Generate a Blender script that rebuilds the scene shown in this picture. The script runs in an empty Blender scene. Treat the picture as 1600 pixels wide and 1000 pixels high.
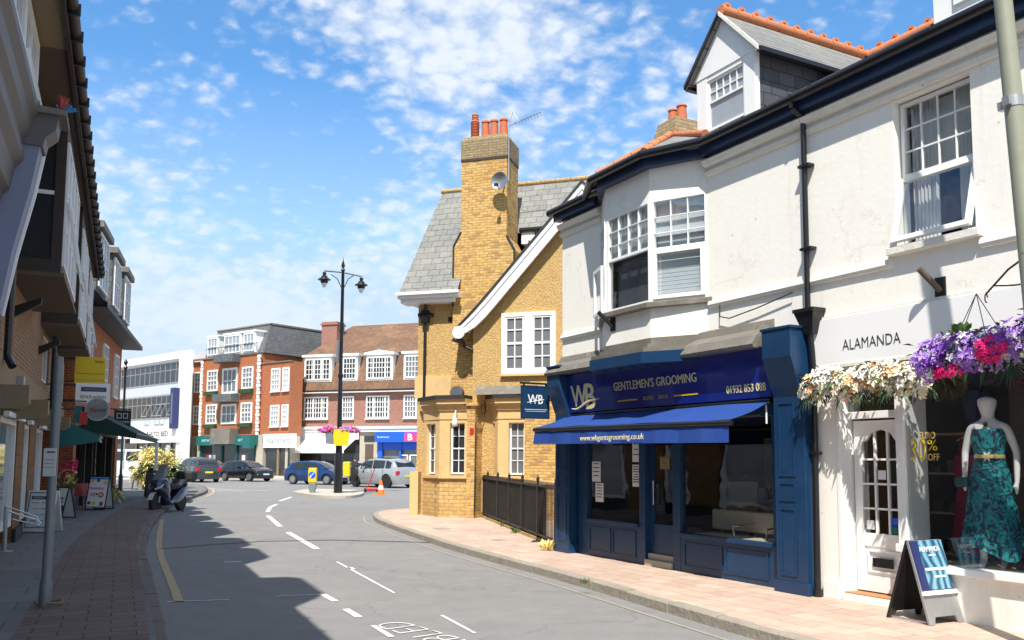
import bpy, bmesh, math, random
from math import sin, cos, radians, pi, atan2, sqrt
from mathutils import Vector, Matrix
random.seed(7)
S = bpy.context.scene
COL = S.collection
# ------------------------------------------------------------------ camera
cam = bpy.data.cameras.new("camera"); camo = bpy.data.objects.new("camera", cam); COL.objects.link(camo)
S.camera = camo
F_, PX_, PY_, H_ = 1370.0, 800.0, 593.0, 1.65
cam.sensor_width = 36; cam.lens = F_/1600*36; cam.shift_y = 93/1600; cam.clip_end = 2000; cam.clip_start = .05
_p, _r = radians(5.2), radians(0.3)
_fw = Vector((0, cos(_p), sin(_p))); _u0 = Vector((0, -sin(_p), cos(_p))); _r0 = Vector((1, 0, 0))
_rt = cos(_r)*_r0+sin(_r)*_u0; _up = -sin(_r)*_r0+cos(_r)*_u0
camo.matrix_world = Matrix(((_rt.x, _up.x, -_fw.x, 0), (_rt.y, _up.y, -_fw.y, 0), (_rt.z, _up.z, -_fw.z, H_), (0, 0, 0, 1)))
def G(px, py, z=0.0):                       # ground point measured on the photograph
    d = _fw+_rt*(px-PX_)/F_-_up*(py-PY_)/F_
    t = (z-H_)/d.z
    return (d.x*t, d.y*t)
S.render.resolution_x = 1024; S.render.resolution_y = 640
# ------------------------------------------------------------------ light
S.view_settings.view_transform = 'Standard'; S.view_settings.look = 'None'; S.view_settings.gamma = 1
S.view_settings.exposure = 0.6
PSI, ELEV = radians(8), radians(55.8)
sun = bpy.data.lights.new("sun", 'SUN'); suno = bpy.data.objects.new("sun", sun); COL.objects.link(suno)
sun.energy = 5.0; sun.angle = radians(.5); sun.color = (1, .945, .86)
ldir = Vector((sin(PSI)*cos(ELEV), cos(PSI)*cos(ELEV), -sin(ELEV)))
suno.rotation_euler = ldir.to_track_quat('-Z', 'Y').to_euler()
W = bpy.data.worlds.new("World"); S.world = W; W.use_nodes = True
nt = W.node_tree; N = nt.nodes; L = nt.links
for n in list(N): N.remove(n)
out = N.new('ShaderNodeOutputWorld'); bg = N.new('ShaderNodeBackground')
sky = N.new('ShaderNodeTexSky'); sky.sky_type = 'NISHITA'; sky.sun_disc = False
sky.sun_elevation = ELEV; sky.sun_rotation = radians(188); sky.air_density = 1.0; sky.dust_density = .6; sky.ozone_density = 2.5
tc = N.new('ShaderNodeTexCoord'); sp = N.new('ShaderNodeSeparateXYZ'); L.new(tc.outputs['Generated'], sp.inputs[0])
def wm(op, a, b=None, c=None, clamp=False):
    n = N.new('ShaderNodeMath'); n.operation = op; n.use_clamp = clamp
    for i, v in enumerate((a, b, c)):
        if v is None: continue
        if isinstance(v, (int, float)): n.inputs[i].default_value = v
        else: L.new(v, n.inputs[i])
    return n.outputs[0]
zc = wm('MAXIMUM', sp.outputs[2], 0.0); zz = wm('ADD', zc, .42)
cx = wm('DIVIDE', sp.outputs[0], zz); cy = wm('DIVIDE', sp.outputs[1], zz)
cmb = N.new('ShaderNodeCombineXYZ'); L.new(cx, cmb.inputs[0]); L.new(cy, cmb.inputs[1])
mp = N.new('ShaderNodeMapping'); L.new(cmb.outputs[0], mp.inputs[0]); mp.inputs['Rotation'].default_value = (0, 0, radians(-20)); mp.inputs['Scale'].default_value = (1.0, 1.15, 1)
def noise(scale, det, rough, off=0.0, dist=0.0, src=None):
    n = N.new('ShaderNodeTexNoise'); n.inputs['Scale'].default_value = scale; n.inputs['Detail'].default_value = det
    n.inputs['Roughness'].default_value = rough; n.inputs['Distortion'].default_value = dist
    m2 = N.new('ShaderNodeMapping'); m2.inputs['Location'].default_value = (off, off*.7, off); L.new(src or mp.outputs[0], m2.inputs[0]); L.new(m2.outputs[0], n.inputs[0])
    return n.outputs[0]
big = noise(1.9, 3, .5, 5.3); small = noise(34.0, 5, .6, 7.7, .3); mid = noise(7.0, 5, .6, 1.7, .5)
vor = N.new('ShaderNodeTexVoronoi'); vor.feature = 'SMOOTH_F1'; vor.inputs['Scale'].default_value = 30; vor.inputs['Smoothness'].default_value = .6; vor.inputs['Randomness'].default_value = 1
dsp = N.new('ShaderNodeVectorMath'); dsp.operation = 'ADD'; L.new(mp.outputs[0], dsp.inputs[0])
nd = N.new('ShaderNodeTexNoise'); nd.inputs['Scale'].default_value = 30; nd.inputs['Detail'].default_value = 4; L.new(mp.outputs[0], nd.inputs[0])
sc2 = N.new('ShaderNodeVectorMath'); sc2.operation = 'SCALE'; sc2.inputs[3].default_value = .055; L.new(nd.outputs['Color'], sc2.inputs[0]); L.new(sc2.outputs[0], dsp.inputs[1]); L.new(dsp.outputs[0], vor.inputs['Vector'])
puff = wm('SUBTRACT', .62, vor.outputs['Distance'])
s1 = wm('ADD', wm('MULTIPLY', big, 3.6), wm('MULTIPLY', mid, 1.0))
s2 = wm('ADD', s1, wm('MULTIPLY', puff, 1.15))
s3 = wm('ADD', s2, wm('MULTIPLY', small, .9))
mr = N.new('ShaderNodeMapRange'); mr.interpolation_type = 'SMOOTHSTEP'; L.new(s3, mr.inputs[0]); mr.inputs[1].default_value = 2.50; mr.inputs[2].default_value = 3.65
# clouds thin out to haze near the horizon
hz = N.new('ShaderNodeMapRange'); L.new(zc, hz.inputs[0]); hz.inputs[1].default_value = .05; hz.inputs[2].default_value = .35
cl = wm('MULTIPLY', mr.outputs[0], wm('MULTIPLY_ADD', hz.outputs[0], .55, .33))
hz2 = N.new('ShaderNodeMapRange'); L.new(zc, hz2.inputs[0]); hz2.inputs[1].default_value = 0.0; hz2.inputs[2].default_value = .40; hz2.inputs[3].default_value = .72; hz2.inputs[4].default_value = 0.0
cov = wm('MAXIMUM', cl, wm('MULTIPLY', hz2.outputs[0], 1.0))
cov = wm('ADD', cl, wm('MULTIPLY', hz2.outputs[0], wm('SUBTRACT', 1.0, cl)), clamp=True)
skm = N.new('ShaderNodeMix'); skm.data_type = 'RGBA'; skm.blend_type = 'MULTIPLY'; skm.inputs[0].default_value = 1
L.new(sky.outputs[0], skm.inputs[6]); skm.inputs[7].default_value = (.70, 1.12, 1.34, 1)
dk = N.new('ShaderNodeMix'); dk.data_type = 'RGBA'; dk.blend_type = 'DARKEN'; dk.inputs[0].default_value = 1; L.new(skm.outputs[2], dk.inputs[6]); dk.inputs[7].default_value = (2.0, 3.65, 5.5, 1)
mx = N.new('ShaderNodeMix'); mx.data_type = 'RGBA'; L.new(cov, mx.inputs[0]); L.new(dk.outputs[2], mx.inputs[6]); mx.inputs[7].default_value = (5.2, 5.5, 5.85, 1)
L.new(mx.outputs[2], bg.inputs[0]); bg.inputs[1].default_value = .12; L.new(bg.outputs[0], out.inputs[0])
# ------------------------------------------------------------------ materials
MT = {}
def newmat(name):
    m = bpy.data.materials.new(name); m.use_nodes = True; MT[name] = m
    t = m.node_tree; b = t.nodes['Principled BSDF']
    return m, t, b
def nn(t, ty, **kw):
    n = t.nodes.new(ty)
    for k, v in kw.items(): setattr(n, k, v)
    return n
def c4(c, f=1.0): return (c[0]*f, c[1]*f, c[2]*f, 1)
def mat(name, col, rough=.6, metal=0, var=.12, vs=6.0, bump=0.0, bs=60.0, spec=.5, coat=0.0, dirt=None, dscale=1.2, damt=.0):
    m, t, b = newmat(name)
    b.inputs['Roughness'].default_value = rough; b.inputs['Metallic'].default_value = metal
    b.inputs['Specular IOR Level'].default_value = spec; b.inputs['Coat Weight'].default_value = coat
    tcn = nn(t, 'ShaderNodeTexCoord')
    nz = nn(t, 'ShaderNodeTexNoise'); nz.inputs['Scale'].default_value = vs; nz.inputs['Detail'].default_value = 6
    nz.inputs['Roughness'].default_value = .65; t.links.new(tcn.outputs['Object'], nz.inputs[0])
    r = nn(t, 'ShaderNodeMix', data_type='RGBA'); r.inputs[6].default_value = c4(col, 1-var); r.inputs[7].default_value = c4(col, 1+var)
    t.links.new(nz.outputs[0], r.inputs[0]); o = r.outputs[2]
    if dirt:
        n2 = nn(t, 'ShaderNodeTexNoise'); n2.inputs['Scale'].default_value = dscale; n2.inputs['Detail'].default_value = 8; n2.inputs['Roughness'].default_value = .7
        t.links.new(tcn.outputs['Object'], n2.inputs[0])
        k = nn(t, 'ShaderNodeMapRange'); k.inputs[1].default_value = .52; k.inputs[2].default_value = .72; k.inputs[4].default_value = damt; t.links.new(n2.outputs[0], k.inputs[0])
        q = nn(t, 'ShaderNodeMix', data_type='RGBA'); t.links.new(k.outputs[0], q.inputs[0]); t.links.new(o, q.inputs[6]); q.inputs[7].default_value = c4(dirt); o = q.outputs[2]
    t.links.new(o, b.inputs['Base Color'])
    if bump:
        nb = nn(t, 'ShaderNodeTexNoise'); nb.inputs['Scale'].default_value = bs; nb.inputs['Detail'].default_value = 5; t.links.new(tcn.outputs['Object'], nb.inputs[0])
        bm_ = nn(t, 'ShaderNodeBump'); bm_.inputs['Strength'].default_value = bump; bm_.inputs['Distance'].default_value = .02
        t.links.new(nb.outputs[0], bm_.inputs['Height']); t.links.new(bm_.outputs[0], b.inputs['Normal'])
    return m
def brickmat(name, c1, c2, mortar, bw=.225, rh=.075, ms=.012, rough=.85, mode='wall', var=.35, bump=.5, off=.5, zk=1.0, rot=0.0, blot=None, blamt=.5, vs=1.0, rand=None):
    m, t, b = newmat(name); b.inputs['Roughness'].default_value = rough; b.inputs['Specular IOR Level'].default_value = .3
    tcn = nn(t, 'ShaderNodeTexCoord'); s = nn(t, 'ShaderNodeSeparateXYZ'); t.links.new(tcn.outputs['Object'], s.inputs[0])
    cb = nn(t, 'ShaderNodeCombineXYZ')
    if mode == 'wall':
        a = nn(t, 'ShaderNodeMath', operation='ADD'); t.links.new(s.outputs[0], a.inputs[0]); t.links.new(s.outputs[1], a.inputs[1])
        z = nn(t, 'ShaderNodeMath', operation='MULTIPLY'); z.inputs[1].default_value = zk; t.links.new(s.outputs[2], z.inputs[0])
        t.links.new(a.outputs[0], cb.inputs[0]); t.links.new(z.outputs[0], cb.inputs[1]); v = cb.outputs[0]
    elif mode == 'roof':
        a = nn(t, 'ShaderNodeMath', operation='ADD'); a.inputs[1].default_value = 0; t.links.new(s.outputs[0], a.inputs[0])
        z = nn(t, 'ShaderNodeMath', operation='MULTIPLY'); z.inputs[1].default_value = zk; t.links.new(s.outputs[2], z.inputs[0])
        t.links.new(a.outputs[0], cb.inputs[0]); t.links.new(z.outputs[0], cb.inputs[1]); v = cb.outputs[0]
    else:
        mpp = nn(t, 'ShaderNodeMapping'); mpp.inputs['Rotation'].default_value = (0, 0, rot); t.links.new(tcn.outputs['Object'], mpp.inputs[0]); v = mpp.outputs[0]
    # slight warp so that courses are not ruler-straight
    wn = nn(t, 'ShaderNodeTexNoise'); wn.inputs['Scale'].default_value = 3; t.links.new(tcn.outputs['Object'], wn.inputs[0])
    ws = nn(t, 'ShaderNodeVectorMath', operation='SCALE'); ws.inputs[3].default_value = .02; t.links.new(wn.outputs['Color'], ws.inputs[0])
    wa = nn(t, 'ShaderNodeVectorMath', operation='ADD'); t.links.new(v, wa.inputs[0]); t.links.new(ws.outputs[0], wa.inputs[1]); v = wa.outputs[0]
    br = nn(t, 'ShaderNodeTexBrick'); br.offset = off; br.inputs['Scale'].default_value = 1; br.inputs['Brick Width'].default_value = bw; br.inputs['Row Height'].default_value = rh
    br.inputs['Mortar Size'].default_value = ms; br.inputs['Mortar Smooth'].default_value = .2; br.inputs['Bias'].default_value = 0
    br.inputs['Color1'].default_value = c4(c1); br.inputs['Color2'].default_value = c4(c2); br.inputs['Mortar'].default_value = c4(mortar)
    t.links.new(v, br.inputs[0])
    nz = nn(t, 'ShaderNodeTexNoise'); nz.inputs['Scale'].default_value = 9*vs; nz.inputs['Detail'].default_value = 8; nz.inputs['Roughness'].default_value = .75; t.links.new(tcn.outputs['Object'], nz.inputs[0])
    k = nn(t, 'ShaderNodeMapRange'); k.inputs[1].default_value = .3; k.inputs[2].default_value = .7; k.inputs[3].default_value = 1-var; k.inputs[4].default_value = 1+var; t.links.new(nz.outputs[0], k.inputs[0])
    x = nn(t, 'ShaderNodeVectorMath', operation='SCALE'); t.links.new(br.outputs['Color'], x.inputs[0]); t.links.new(k.outputs[0], x.inputs[3]); o = x.outputs[0]
    if rand:   # odd bricks of another colour
        b2 = nn(t, 'ShaderNodeTexBrick'); b2.offset = off; b2.inputs['Scale'].default_value = 1; b2.inputs['Brick Width'].default_value = bw; b2.inputs['Row Height'].default_value = rh; b2.inputs['Mortar Size'].default_value = ms
        b2.inputs['Bias'].default_value = 0; b2.inputs['Color1'].default_value = (0, 0, 0, 1); b2.inputs['Color2'].default_value = (1, 1, 1, 1); b2.inputs['Mortar'].default_value = (0, 0, 0, 1); t.links.new(v, b2.inputs[0])
        kk = nn(t, 'ShaderNodeMapRange'); kk.inputs[1].default_value = rand[1]; kk.inputs[2].default_value = rand[1]+.03; t.links.new(b2.outputs['Color'], kk.inputs[0])
        q = nn(t, 'ShaderNodeMix', data_type='RGBA'); t.links.new(kk.outputs[0], q.inputs[0]); t.links.new(o, q.inputs[6]); q.inputs[7].default_value = c4(rand[0]); o = q.outputs[2]
    if blot:
        n2 = nn(t, 'ShaderNodeTexNoise'); n2.inputs['Scale'].default_value = .9*vs; n2.inputs['Detail'].default_value = 8; n2.inputs['Roughness'].default_value = .7; t.links.new(tcn.outputs['Object'], n2.inputs[0])
        k2 = nn(t, 'ShaderNodeMapRange'); k2.inputs[1].default_value = .48; k2.inputs[2].default_value = .72; k2.inputs[4].default_value = blamt; t.links.new(n2.outputs[0], k2.inputs[0])
        q = nn(t, 'ShaderNodeMix', data_type='RGBA'); t.links.new(k2.outputs[0], q.inputs[0]); t.links.new(o, q.inputs[6]); q.inputs[7].default_value = c4(blot); o = q.outputs[2]
    t.links.new(o, b.inputs['Base Color'])
    bp = nn(t, 'ShaderNodeBump'); bp.inputs['Strength'].default_value = bump; bp.inputs['Distance'].default_value = .012
    ad = nn(t, 'ShaderNodeMath', operation='MULTIPLY_ADD'); ad.inputs[1].default_value = -1; t.links.new(br.outputs['Fac'], ad.inputs[0]); t.links.new(nz.outputs[0], ad.inputs[2])
    t.links.new(ad.outputs[0], bp.inputs['Height']); t.links.new(bp.outputs[0], b.inputs['Normal'])
    return m
def glassmat(name, tint=(1, 1, 1), refl=1.0, rough=.01):
    m = bpy.data.materials.new(name); m.use_nodes = True; t = m.node_tree; MT[name] = m
    t.nodes.remove(t.nodes['Principled BSDF']); o = t.nodes['Material Output']
    tr = nn(t, 'ShaderNodeBsdfTransparent'); tr.inputs[0].default_value = c4(tint); gl = nn(t, 'ShaderNodeBsdfGlossy'); gl.inputs['Roughness'].default_value = rough
    lw = nn(t, 'ShaderNodeLayerWeight'); lw.inputs[0].default_value = .5; pw = nn(t, 'ShaderNodeMath', operation='POWER'); pw.inputs[1].default_value = 4; t.links.new(lw.outputs['Facing'], pw.inputs[0]); mm = nn(t, 'ShaderNodeMath', operation='MULTIPLY_ADD'); mm.use_clamp = True; mm.inputs[1].default_value = .9; mm.inputs[2].default_value = .045*refl; t.links.new(pw.outputs[0], mm.inputs[0])
    tcn = nn(t, 'ShaderNodeTexCoord'); nz = nn(t, 'ShaderNodeTexNoise'); nz.inputs['Scale'].default_value = 1.6; t.links.new(tcn.outputs['Object'], nz.inputs[0])
    bp = nn(t, 'ShaderNodeBump'); bp.inputs['Strength'].default_value = .12; bp.inputs['Distance'].default_value = .03; t.links.new(nz.outputs[0], bp.inputs['Height']); t.links.new(bp.outputs[0], gl.inputs['Normal'])
    mi = nn(t, 'ShaderNodeMixShader'); t.links.new(mm.outputs[0], mi.inputs[0]); t.links.new(tr.outputs[0], mi.inputs[1]); t.links.new(gl.outputs[0], mi.inputs[2]); t.links.new(mi.outputs[0], o.inputs[0])
    return m
def roadmat():
    m, t, b = newmat('asphalt'); b.inputs['Roughness'].default_value = .9; b.inputs['Specular IOR Level'].default_value = .3
    tcn = nn(t, 'ShaderNodeTexCoord')
    def nz(s, d, r=.6):
        n = nn(t, 'ShaderNodeTexNoise'); n.inputs['Scale'].default_value = s; n.inputs['Detail'].default_value = d; n.inputs['Roughness'].default_value = r; t.links.new(tcn.outputs['Object'], n.inputs[0]); return n.outputs[0]
    a = nz(.25, 5); f = nz(70, 3, .8); p = nz(2.2, 6, .7); h = nz(260, 2, .8)
    r1 = nn(t, 'ShaderNodeMix', data_type='RGBA'); r1.inputs[6].default_value = (.175, .171, .168, 1); r1.inputs[7].default_value = (.245, .238, .228, 1); t.links.new(a, r1.inputs[0])
    k = nn(t, 'ShaderNodeMapRange'); k.inputs[1].default_value = .3; k.inputs[2].default_value = .7; k.inputs[3].default_value = .74; k.inputs[4].default_value = 1.26; t.links.new(f, k.inputs[0])
    k2 = nn(t, 'ShaderNodeMapRange'); k2.inputs[1].default_value = .3; k2.inputs[2].default_value = .7; k2.inputs[3].default_value = .9; k2.inputs[4].default_value = 1.1; t.links.new(p, k2.inputs[0])
    k3 = nn(t, 'ShaderNodeMapRange'); k3.inputs[1].default_value = .3; k3.inputs[2].default_value = .7; k3.inputs[3].default_value = .5; k3.inputs[4].default_value = 1.5; t.links.new(h, k3.inputs[0])
    mu = nn(t, 'ShaderNodeMath', operation='MULTIPLY'); t.links.new(k.outputs[0], mu.inputs[0]); t.links.new(k2.outputs[0], mu.inputs[1])
    mu2 = nn(t, 'ShaderNodeMath', operation='MULTIPLY'); t.links.new(mu.outputs[0], mu2.inputs[0]); t.links.new(k3.outputs[0], mu2.inputs[1])
    x = nn(t, 'ShaderNodeVectorMath', operation='SCALE'); t.links.new(r1.outputs[2], x.inputs[0]); t.links.new(mu2.outputs[0], x.inputs[3])
    # cracks
    vo = nn(t, 'ShaderNodeTexVoronoi', feature='DISTANCE_TO_EDGE'); vo.inputs['Scale'].default_value = .35
    wn = nn(t, 'ShaderNodeTexNoise'); wn.inputs['Scale'].default_value = 1.5; wn.inputs['Detail'].default_value = 6; t.links.new(tcn.outputs['Object'], wn.inputs[0])
    wa = nn(t, 'ShaderNodeVectorMath', operation='MULTIPLY_ADD'); wa.inputs[1].default_value = (.9, .9, .9); t.links.new(wn.outputs['Color'], wa.inputs[0]); t.links.new(tcn.outputs['Object'], wa.inputs[2]); t.links.new(wa.outputs[0], vo.inputs[0])
    ck = nn(t, 'ShaderNodeMapRange'); ck.inputs[1].default_value = .002; ck.inputs[2].default_value = .008; ck.inputs[3].default_value = .25; ck.inputs[4].default_value = 0; t.links.new(vo.outputs['Distance'], ck.inputs[0])
    q = nn(t, 'ShaderNodeMix', data_type='RGBA'); t.links.new(ck.outputs[0], q.inputs[0]); t.links.new(x.outputs[0], q.inputs[6]); q.inputs[7].default_value = (.05, .05, .05, 1)
    t.links.new(q.outputs[2], b.inputs['Base Color'])
    bp = nn(t, 'ShaderNodeBump'); bp.inputs['Strength'].default_value = .5; bp.inputs['Distance'].default_value = .006; t.links.new(h, bp.inputs['Height']); t.links.new(bp.outputs[0], b.inputs['Normal'])
    return m
# ------------------------------------------------------------------ mesh helpers
class MB:
    def __init__(s, M=None): s.v = []; s.f = []; s.M = M
    def add(s, vs, fs):
        o = len(s.v)
        for v in vs: s.v.append(tuple(s.M @ Vector(v)) if s.M else tuple(v))
        for f in fs: s.f.append(tuple(i+o for i in f))
        return s
    def box(s, x0, x1, y0, y1, z0, z1):
        if x0 > x1: x0, x1 = x1, x0
        if y0 > y1: y0, y1 = y1, y0
        if z0 > z1: z0, z1 = z1, z0
        return s.add([(x0,y0,z0),(x1,y0,z0),(x1,y1,z0),(x0,y1,z0),(x0,y0,z1),(x1,y0,z1),(x1,y1,z1),(x0,y1,z1)],
            [(0,3,2,1),(4,5,6,7),(0,1,5,4),(1,2,6,5),(2,3,7,6),(3,0,4,7)])
    def quad(s, *p): return s.add(p, [tuple(range(len(p)))])
    def prism(s, pts, a, b, ax='y'):
        f = {'x': lambda p, t: (t, p[0], p[1]), 'y': lambda p, t: (p[0], t, p[1]), 'z': lambda p, t: (p[0], p[1], t)}[ax]
        n = len(pts); vs = [f(p, a) for p in pts]+[f(p, b) for p in pts]
        return s.add(vs, [tuple(range(n))[::-1], tuple(range(n, 2*n))]+[(i, (i+1) % n, n+(i+1) % n, n+i) for i in range(n)])
    def tube(s, p0, p1, r0, r1=None, n=10, cap=True):
        r1 = r0 if r1 is None else r1; p0 = Vector(p0); p1 = Vector(p1); d = (p1-p0).normalized()
        a = d.orthogonal().normalized(); b = d.cross(a); vs = []
        for p, r in ((p0, r0), (p1, r1)):
            for i in range(n): t = 2*pi*i/n; vs.append(p+a*cos(t)*r+b*sin(t)*r)
        fs = [(i, (i+1) % n, n+(i+1) % n, n+i) for i in range(n)]
        if cap: fs += [tuple(range(n))[::-1], tuple(range(n, 2*n))]
        return s.add(vs, fs)
    def path(s, pts, r, n=8):
        for i in range(len(pts)-1): s.tube(pts[i], pts[i+1], r, r, n)
        return s
    def lathe(s, c, prof, n=20, ax='z'):
        vs = []
        for r, h in prof:
            for i in range(n):
                t = 2*pi*i/n; q = (r*cos(t), r*sin(t), h)
                if ax == 'y': q = (q[0], q[2], q[1])
                if ax == 'x': q = (q[2], q[0], q[1])
                vs.append((c[0]+q[0], c[1]+q[1], c[2]+q[2]))
        m = len(prof); fs = []
        for j in range(m-1):
            for i in range(n): fs.append((j*n+i, j*n+(i+1) % n, (j+1)*n+(i+1) % n, (j+1)*n+i))
        fs.append(tuple(range(n))[::-1]); fs.append(tuple(range((m-1)*n, m*n)))
        return s.add(vs, fs)
    def frame(s, x0, x1, z0, z1, y0, y1, w):       # hollow rectangle facing y
        s.box(x0, x1, y0, y1, z0, z0+w); s.box(x0, x1, y0, y1, z1-w, z1); s.box(x0, x0+w, y0, y1, z0+w, z1-w); return s.box(x1-w, x1, y0, y1, z0+w, z1-w)
    def wall(s, x0, x1, z0, z1, holes, y=0.0, depth=.15):   # sheet at y with reveals
        xs = sorted({x0, x1, *[h[0] for h in holes], *[h[1] for h in holes]}); zs = sorted({z0, z1, *[h[2] for h in holes], *[h[3] for h in holes]})
        for i in range(len(xs)-1):
            for j in range(len(zs)-1):
                cxm = (xs[i]+xs[i+1])/2; czm = (zs[j]+zs[j+1])/2
                if any(h[0] < cxm < h[1] and h[2] < czm < h[3] for h in holes): continue
                s.quad((xs[i], y, zs[j]), (xs[i+1], y, zs[j]), (xs[i+1], y, zs[j+1]), (xs[i], y, zs[j+1]))
        for a, b, c, d in holes:
            e = y+depth
            s.quad((a, y, c), (a, y, d), (a, e, d), (a, e, c)); s.quad((b, y, d), (b, y, c), (b, e, c), (b, e, d))
            s.quad((a, y, d), (b, y, d), (b, e, d), (a, e, d)); s.quad((b, y, c), (a, y, c), (a, e, c), (b, e, c))
        return s
    def build(s, name, mt, parent=None, smooth=False, bevel=0, norm=True, M=None):
        me = bpy.data.meshes.new(name); me.from_pydata(s.v, [], s.f)
        if norm:
            b = bmesh.new(); b.from_mesh(me); bmesh.ops.recalc_face_normals(b, faces=b.faces); b.to_mesh(me); b.free()
        me.materials.append(MT[mt] if isinstance(mt, str) else mt)
        if smooth:
            me.polygons.foreach_set('use_smooth', [True]*len(me.polygons))
        o = bpy.data.objects.new(name, me); COL.objects.link(o)
        if parent: o.parent = parent
        if M: o.matrix_local = M
        if bevel:
            k = o.modifiers.new('bevel', 'BEVEL'); k.width = bevel; k.segments = 2; k.limit_method = 'ANGLE'
        if smooth == 'edge':
            try: me.set_sharp_from_angle(angle=radians(40))
            except Exception: pass
        return o
def tag(o, label=None, cat=None, group=None, kind=None):
    if label: o['label'] = label
    if cat: o['category'] = cat
    if group: o['group'] = group
    if kind: o['kind'] = kind
    return o
def T(name, label, cat, loc=(0, 0, 0), rz=0.0, group=None):
    o = bpy.data.objects.new(name, None); COL.objects.link(o); o.empty_display_size = .2
    o.location = loc; o.rotation_euler = (0, 0, rz); return tag(o, label, cat, group)
def kids(o): return [c for c in bpy.data.objects if c.parent == o]
def copytree(o, parent=None):
    c = o.copy(); COL.objects.link(c); c.parent = parent
    for ch in kids(o): copytree(ch, c)
    return c
def RM(x, y, z=0, deg=0): return Matrix.Translation((x, y, z)) @ Matrix.Rotation(radians(deg), 4, 'Z')
def text(s, mt, parent, x0, x1, z0, z1, y, name='lettering', ext=.004, bold=0.0, M=None, shear=0.0, yf=None, flat=None):
    cu = bpy.data.curves.new('t', 'FONT'); cu.body = s; cu.extrude = .5; cu.offset = bold; cu.shear = shear; cu.resolution_u = 3
    tmp = bpy.data.objects.new('t', cu); COL.objects.link(tmp); bpy.context.view_layer.update()
    me = bpy.data.meshes.new_from_object(tmp); bpy.data.objects.remove(tmp)
    xs = [v.co.x for v in me.vertices]; ys = [v.co.y for v in me.vertices]
    ax, bx, ay, by = min(xs), max(xs), min(ys), max(ys)
    for v in me.vertices:
        u = x0+(v.co.x-ax)/(bx-ax)*(x1-x0); z = z0+(v.co.y-ay)/(by-ay)*(z1-z0); yy = (y if yf is None else yf(z))-(v.co.z+.5)*ext
        v.co = (u, yy, z) if flat is None else (u, z, flat+(v.co.z+.5)*ext)
    me.materials.append(MT[mt]); o = bpy.data.objects.new(name, me); COL.objects.link(o)
    if parent: o.parent = parent
    if M: o.matrix_local = M
    return o
def window(parent, x0, x1, z0, z1, y, cols=2, rows=2, fr=.05, bar=.02, d=.06, pane='pane_dark', frame='white_paint', meet=None, name='window', M=None, lower=None, sill=None, mull=()):
    if pane == 'pane_dark' and random.random() < .35: pane = 'pane_mid'
    m = MB(); m.frame(x0, x1, z0, z1, y, y+d, fr); a, b, c, e = x0+fr, x1-fr, z0+fr, z1-fr
    if meet: m.box(a, b, y+.004, y+d-.01, meet-fr*.4, meet+fr*.4)
    for mm in mull: m.box(mm-fr*.6, mm+fr*.6, y+.002, y+d-.008, c, e)
    lo = c
    if lower is not None: lo = meet; 
    for i in range(1, cols):
        xx = a+(b-a)*i/cols
        if any(abs(xx-mm) < fr*.6 for mm in mull): continue
        m.box(xx-bar/2, xx+bar/2, y+.012, y+d-.015, lo, e)
    for j in range(1, rows):
        zz = lo+(e-lo)*j/rows
        if meet and abs(zz-meet) < .03: continue
        m.box(a, b, y+.014, y+d-.017, zz-bar/2, zz+bar/2)
    if sill and parent.parent is None: pass
    w = m.build(name, frame, parent, M=M)
    deep = parent.parent is not None
    p = MB().box(a-.005, b+.005, y+d*.6, y+d*.6+.006, c-.005, e+.005).build('pane', pane, parent if deep else w, M=(M if deep else None))
    if sill: MB().box(x0-.05, x1+.05, y-.09, y+.02, z0-.08, z0-.002).build('sill', sill, parent if deep else w, M=(M if deep else None))
    return w
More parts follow.
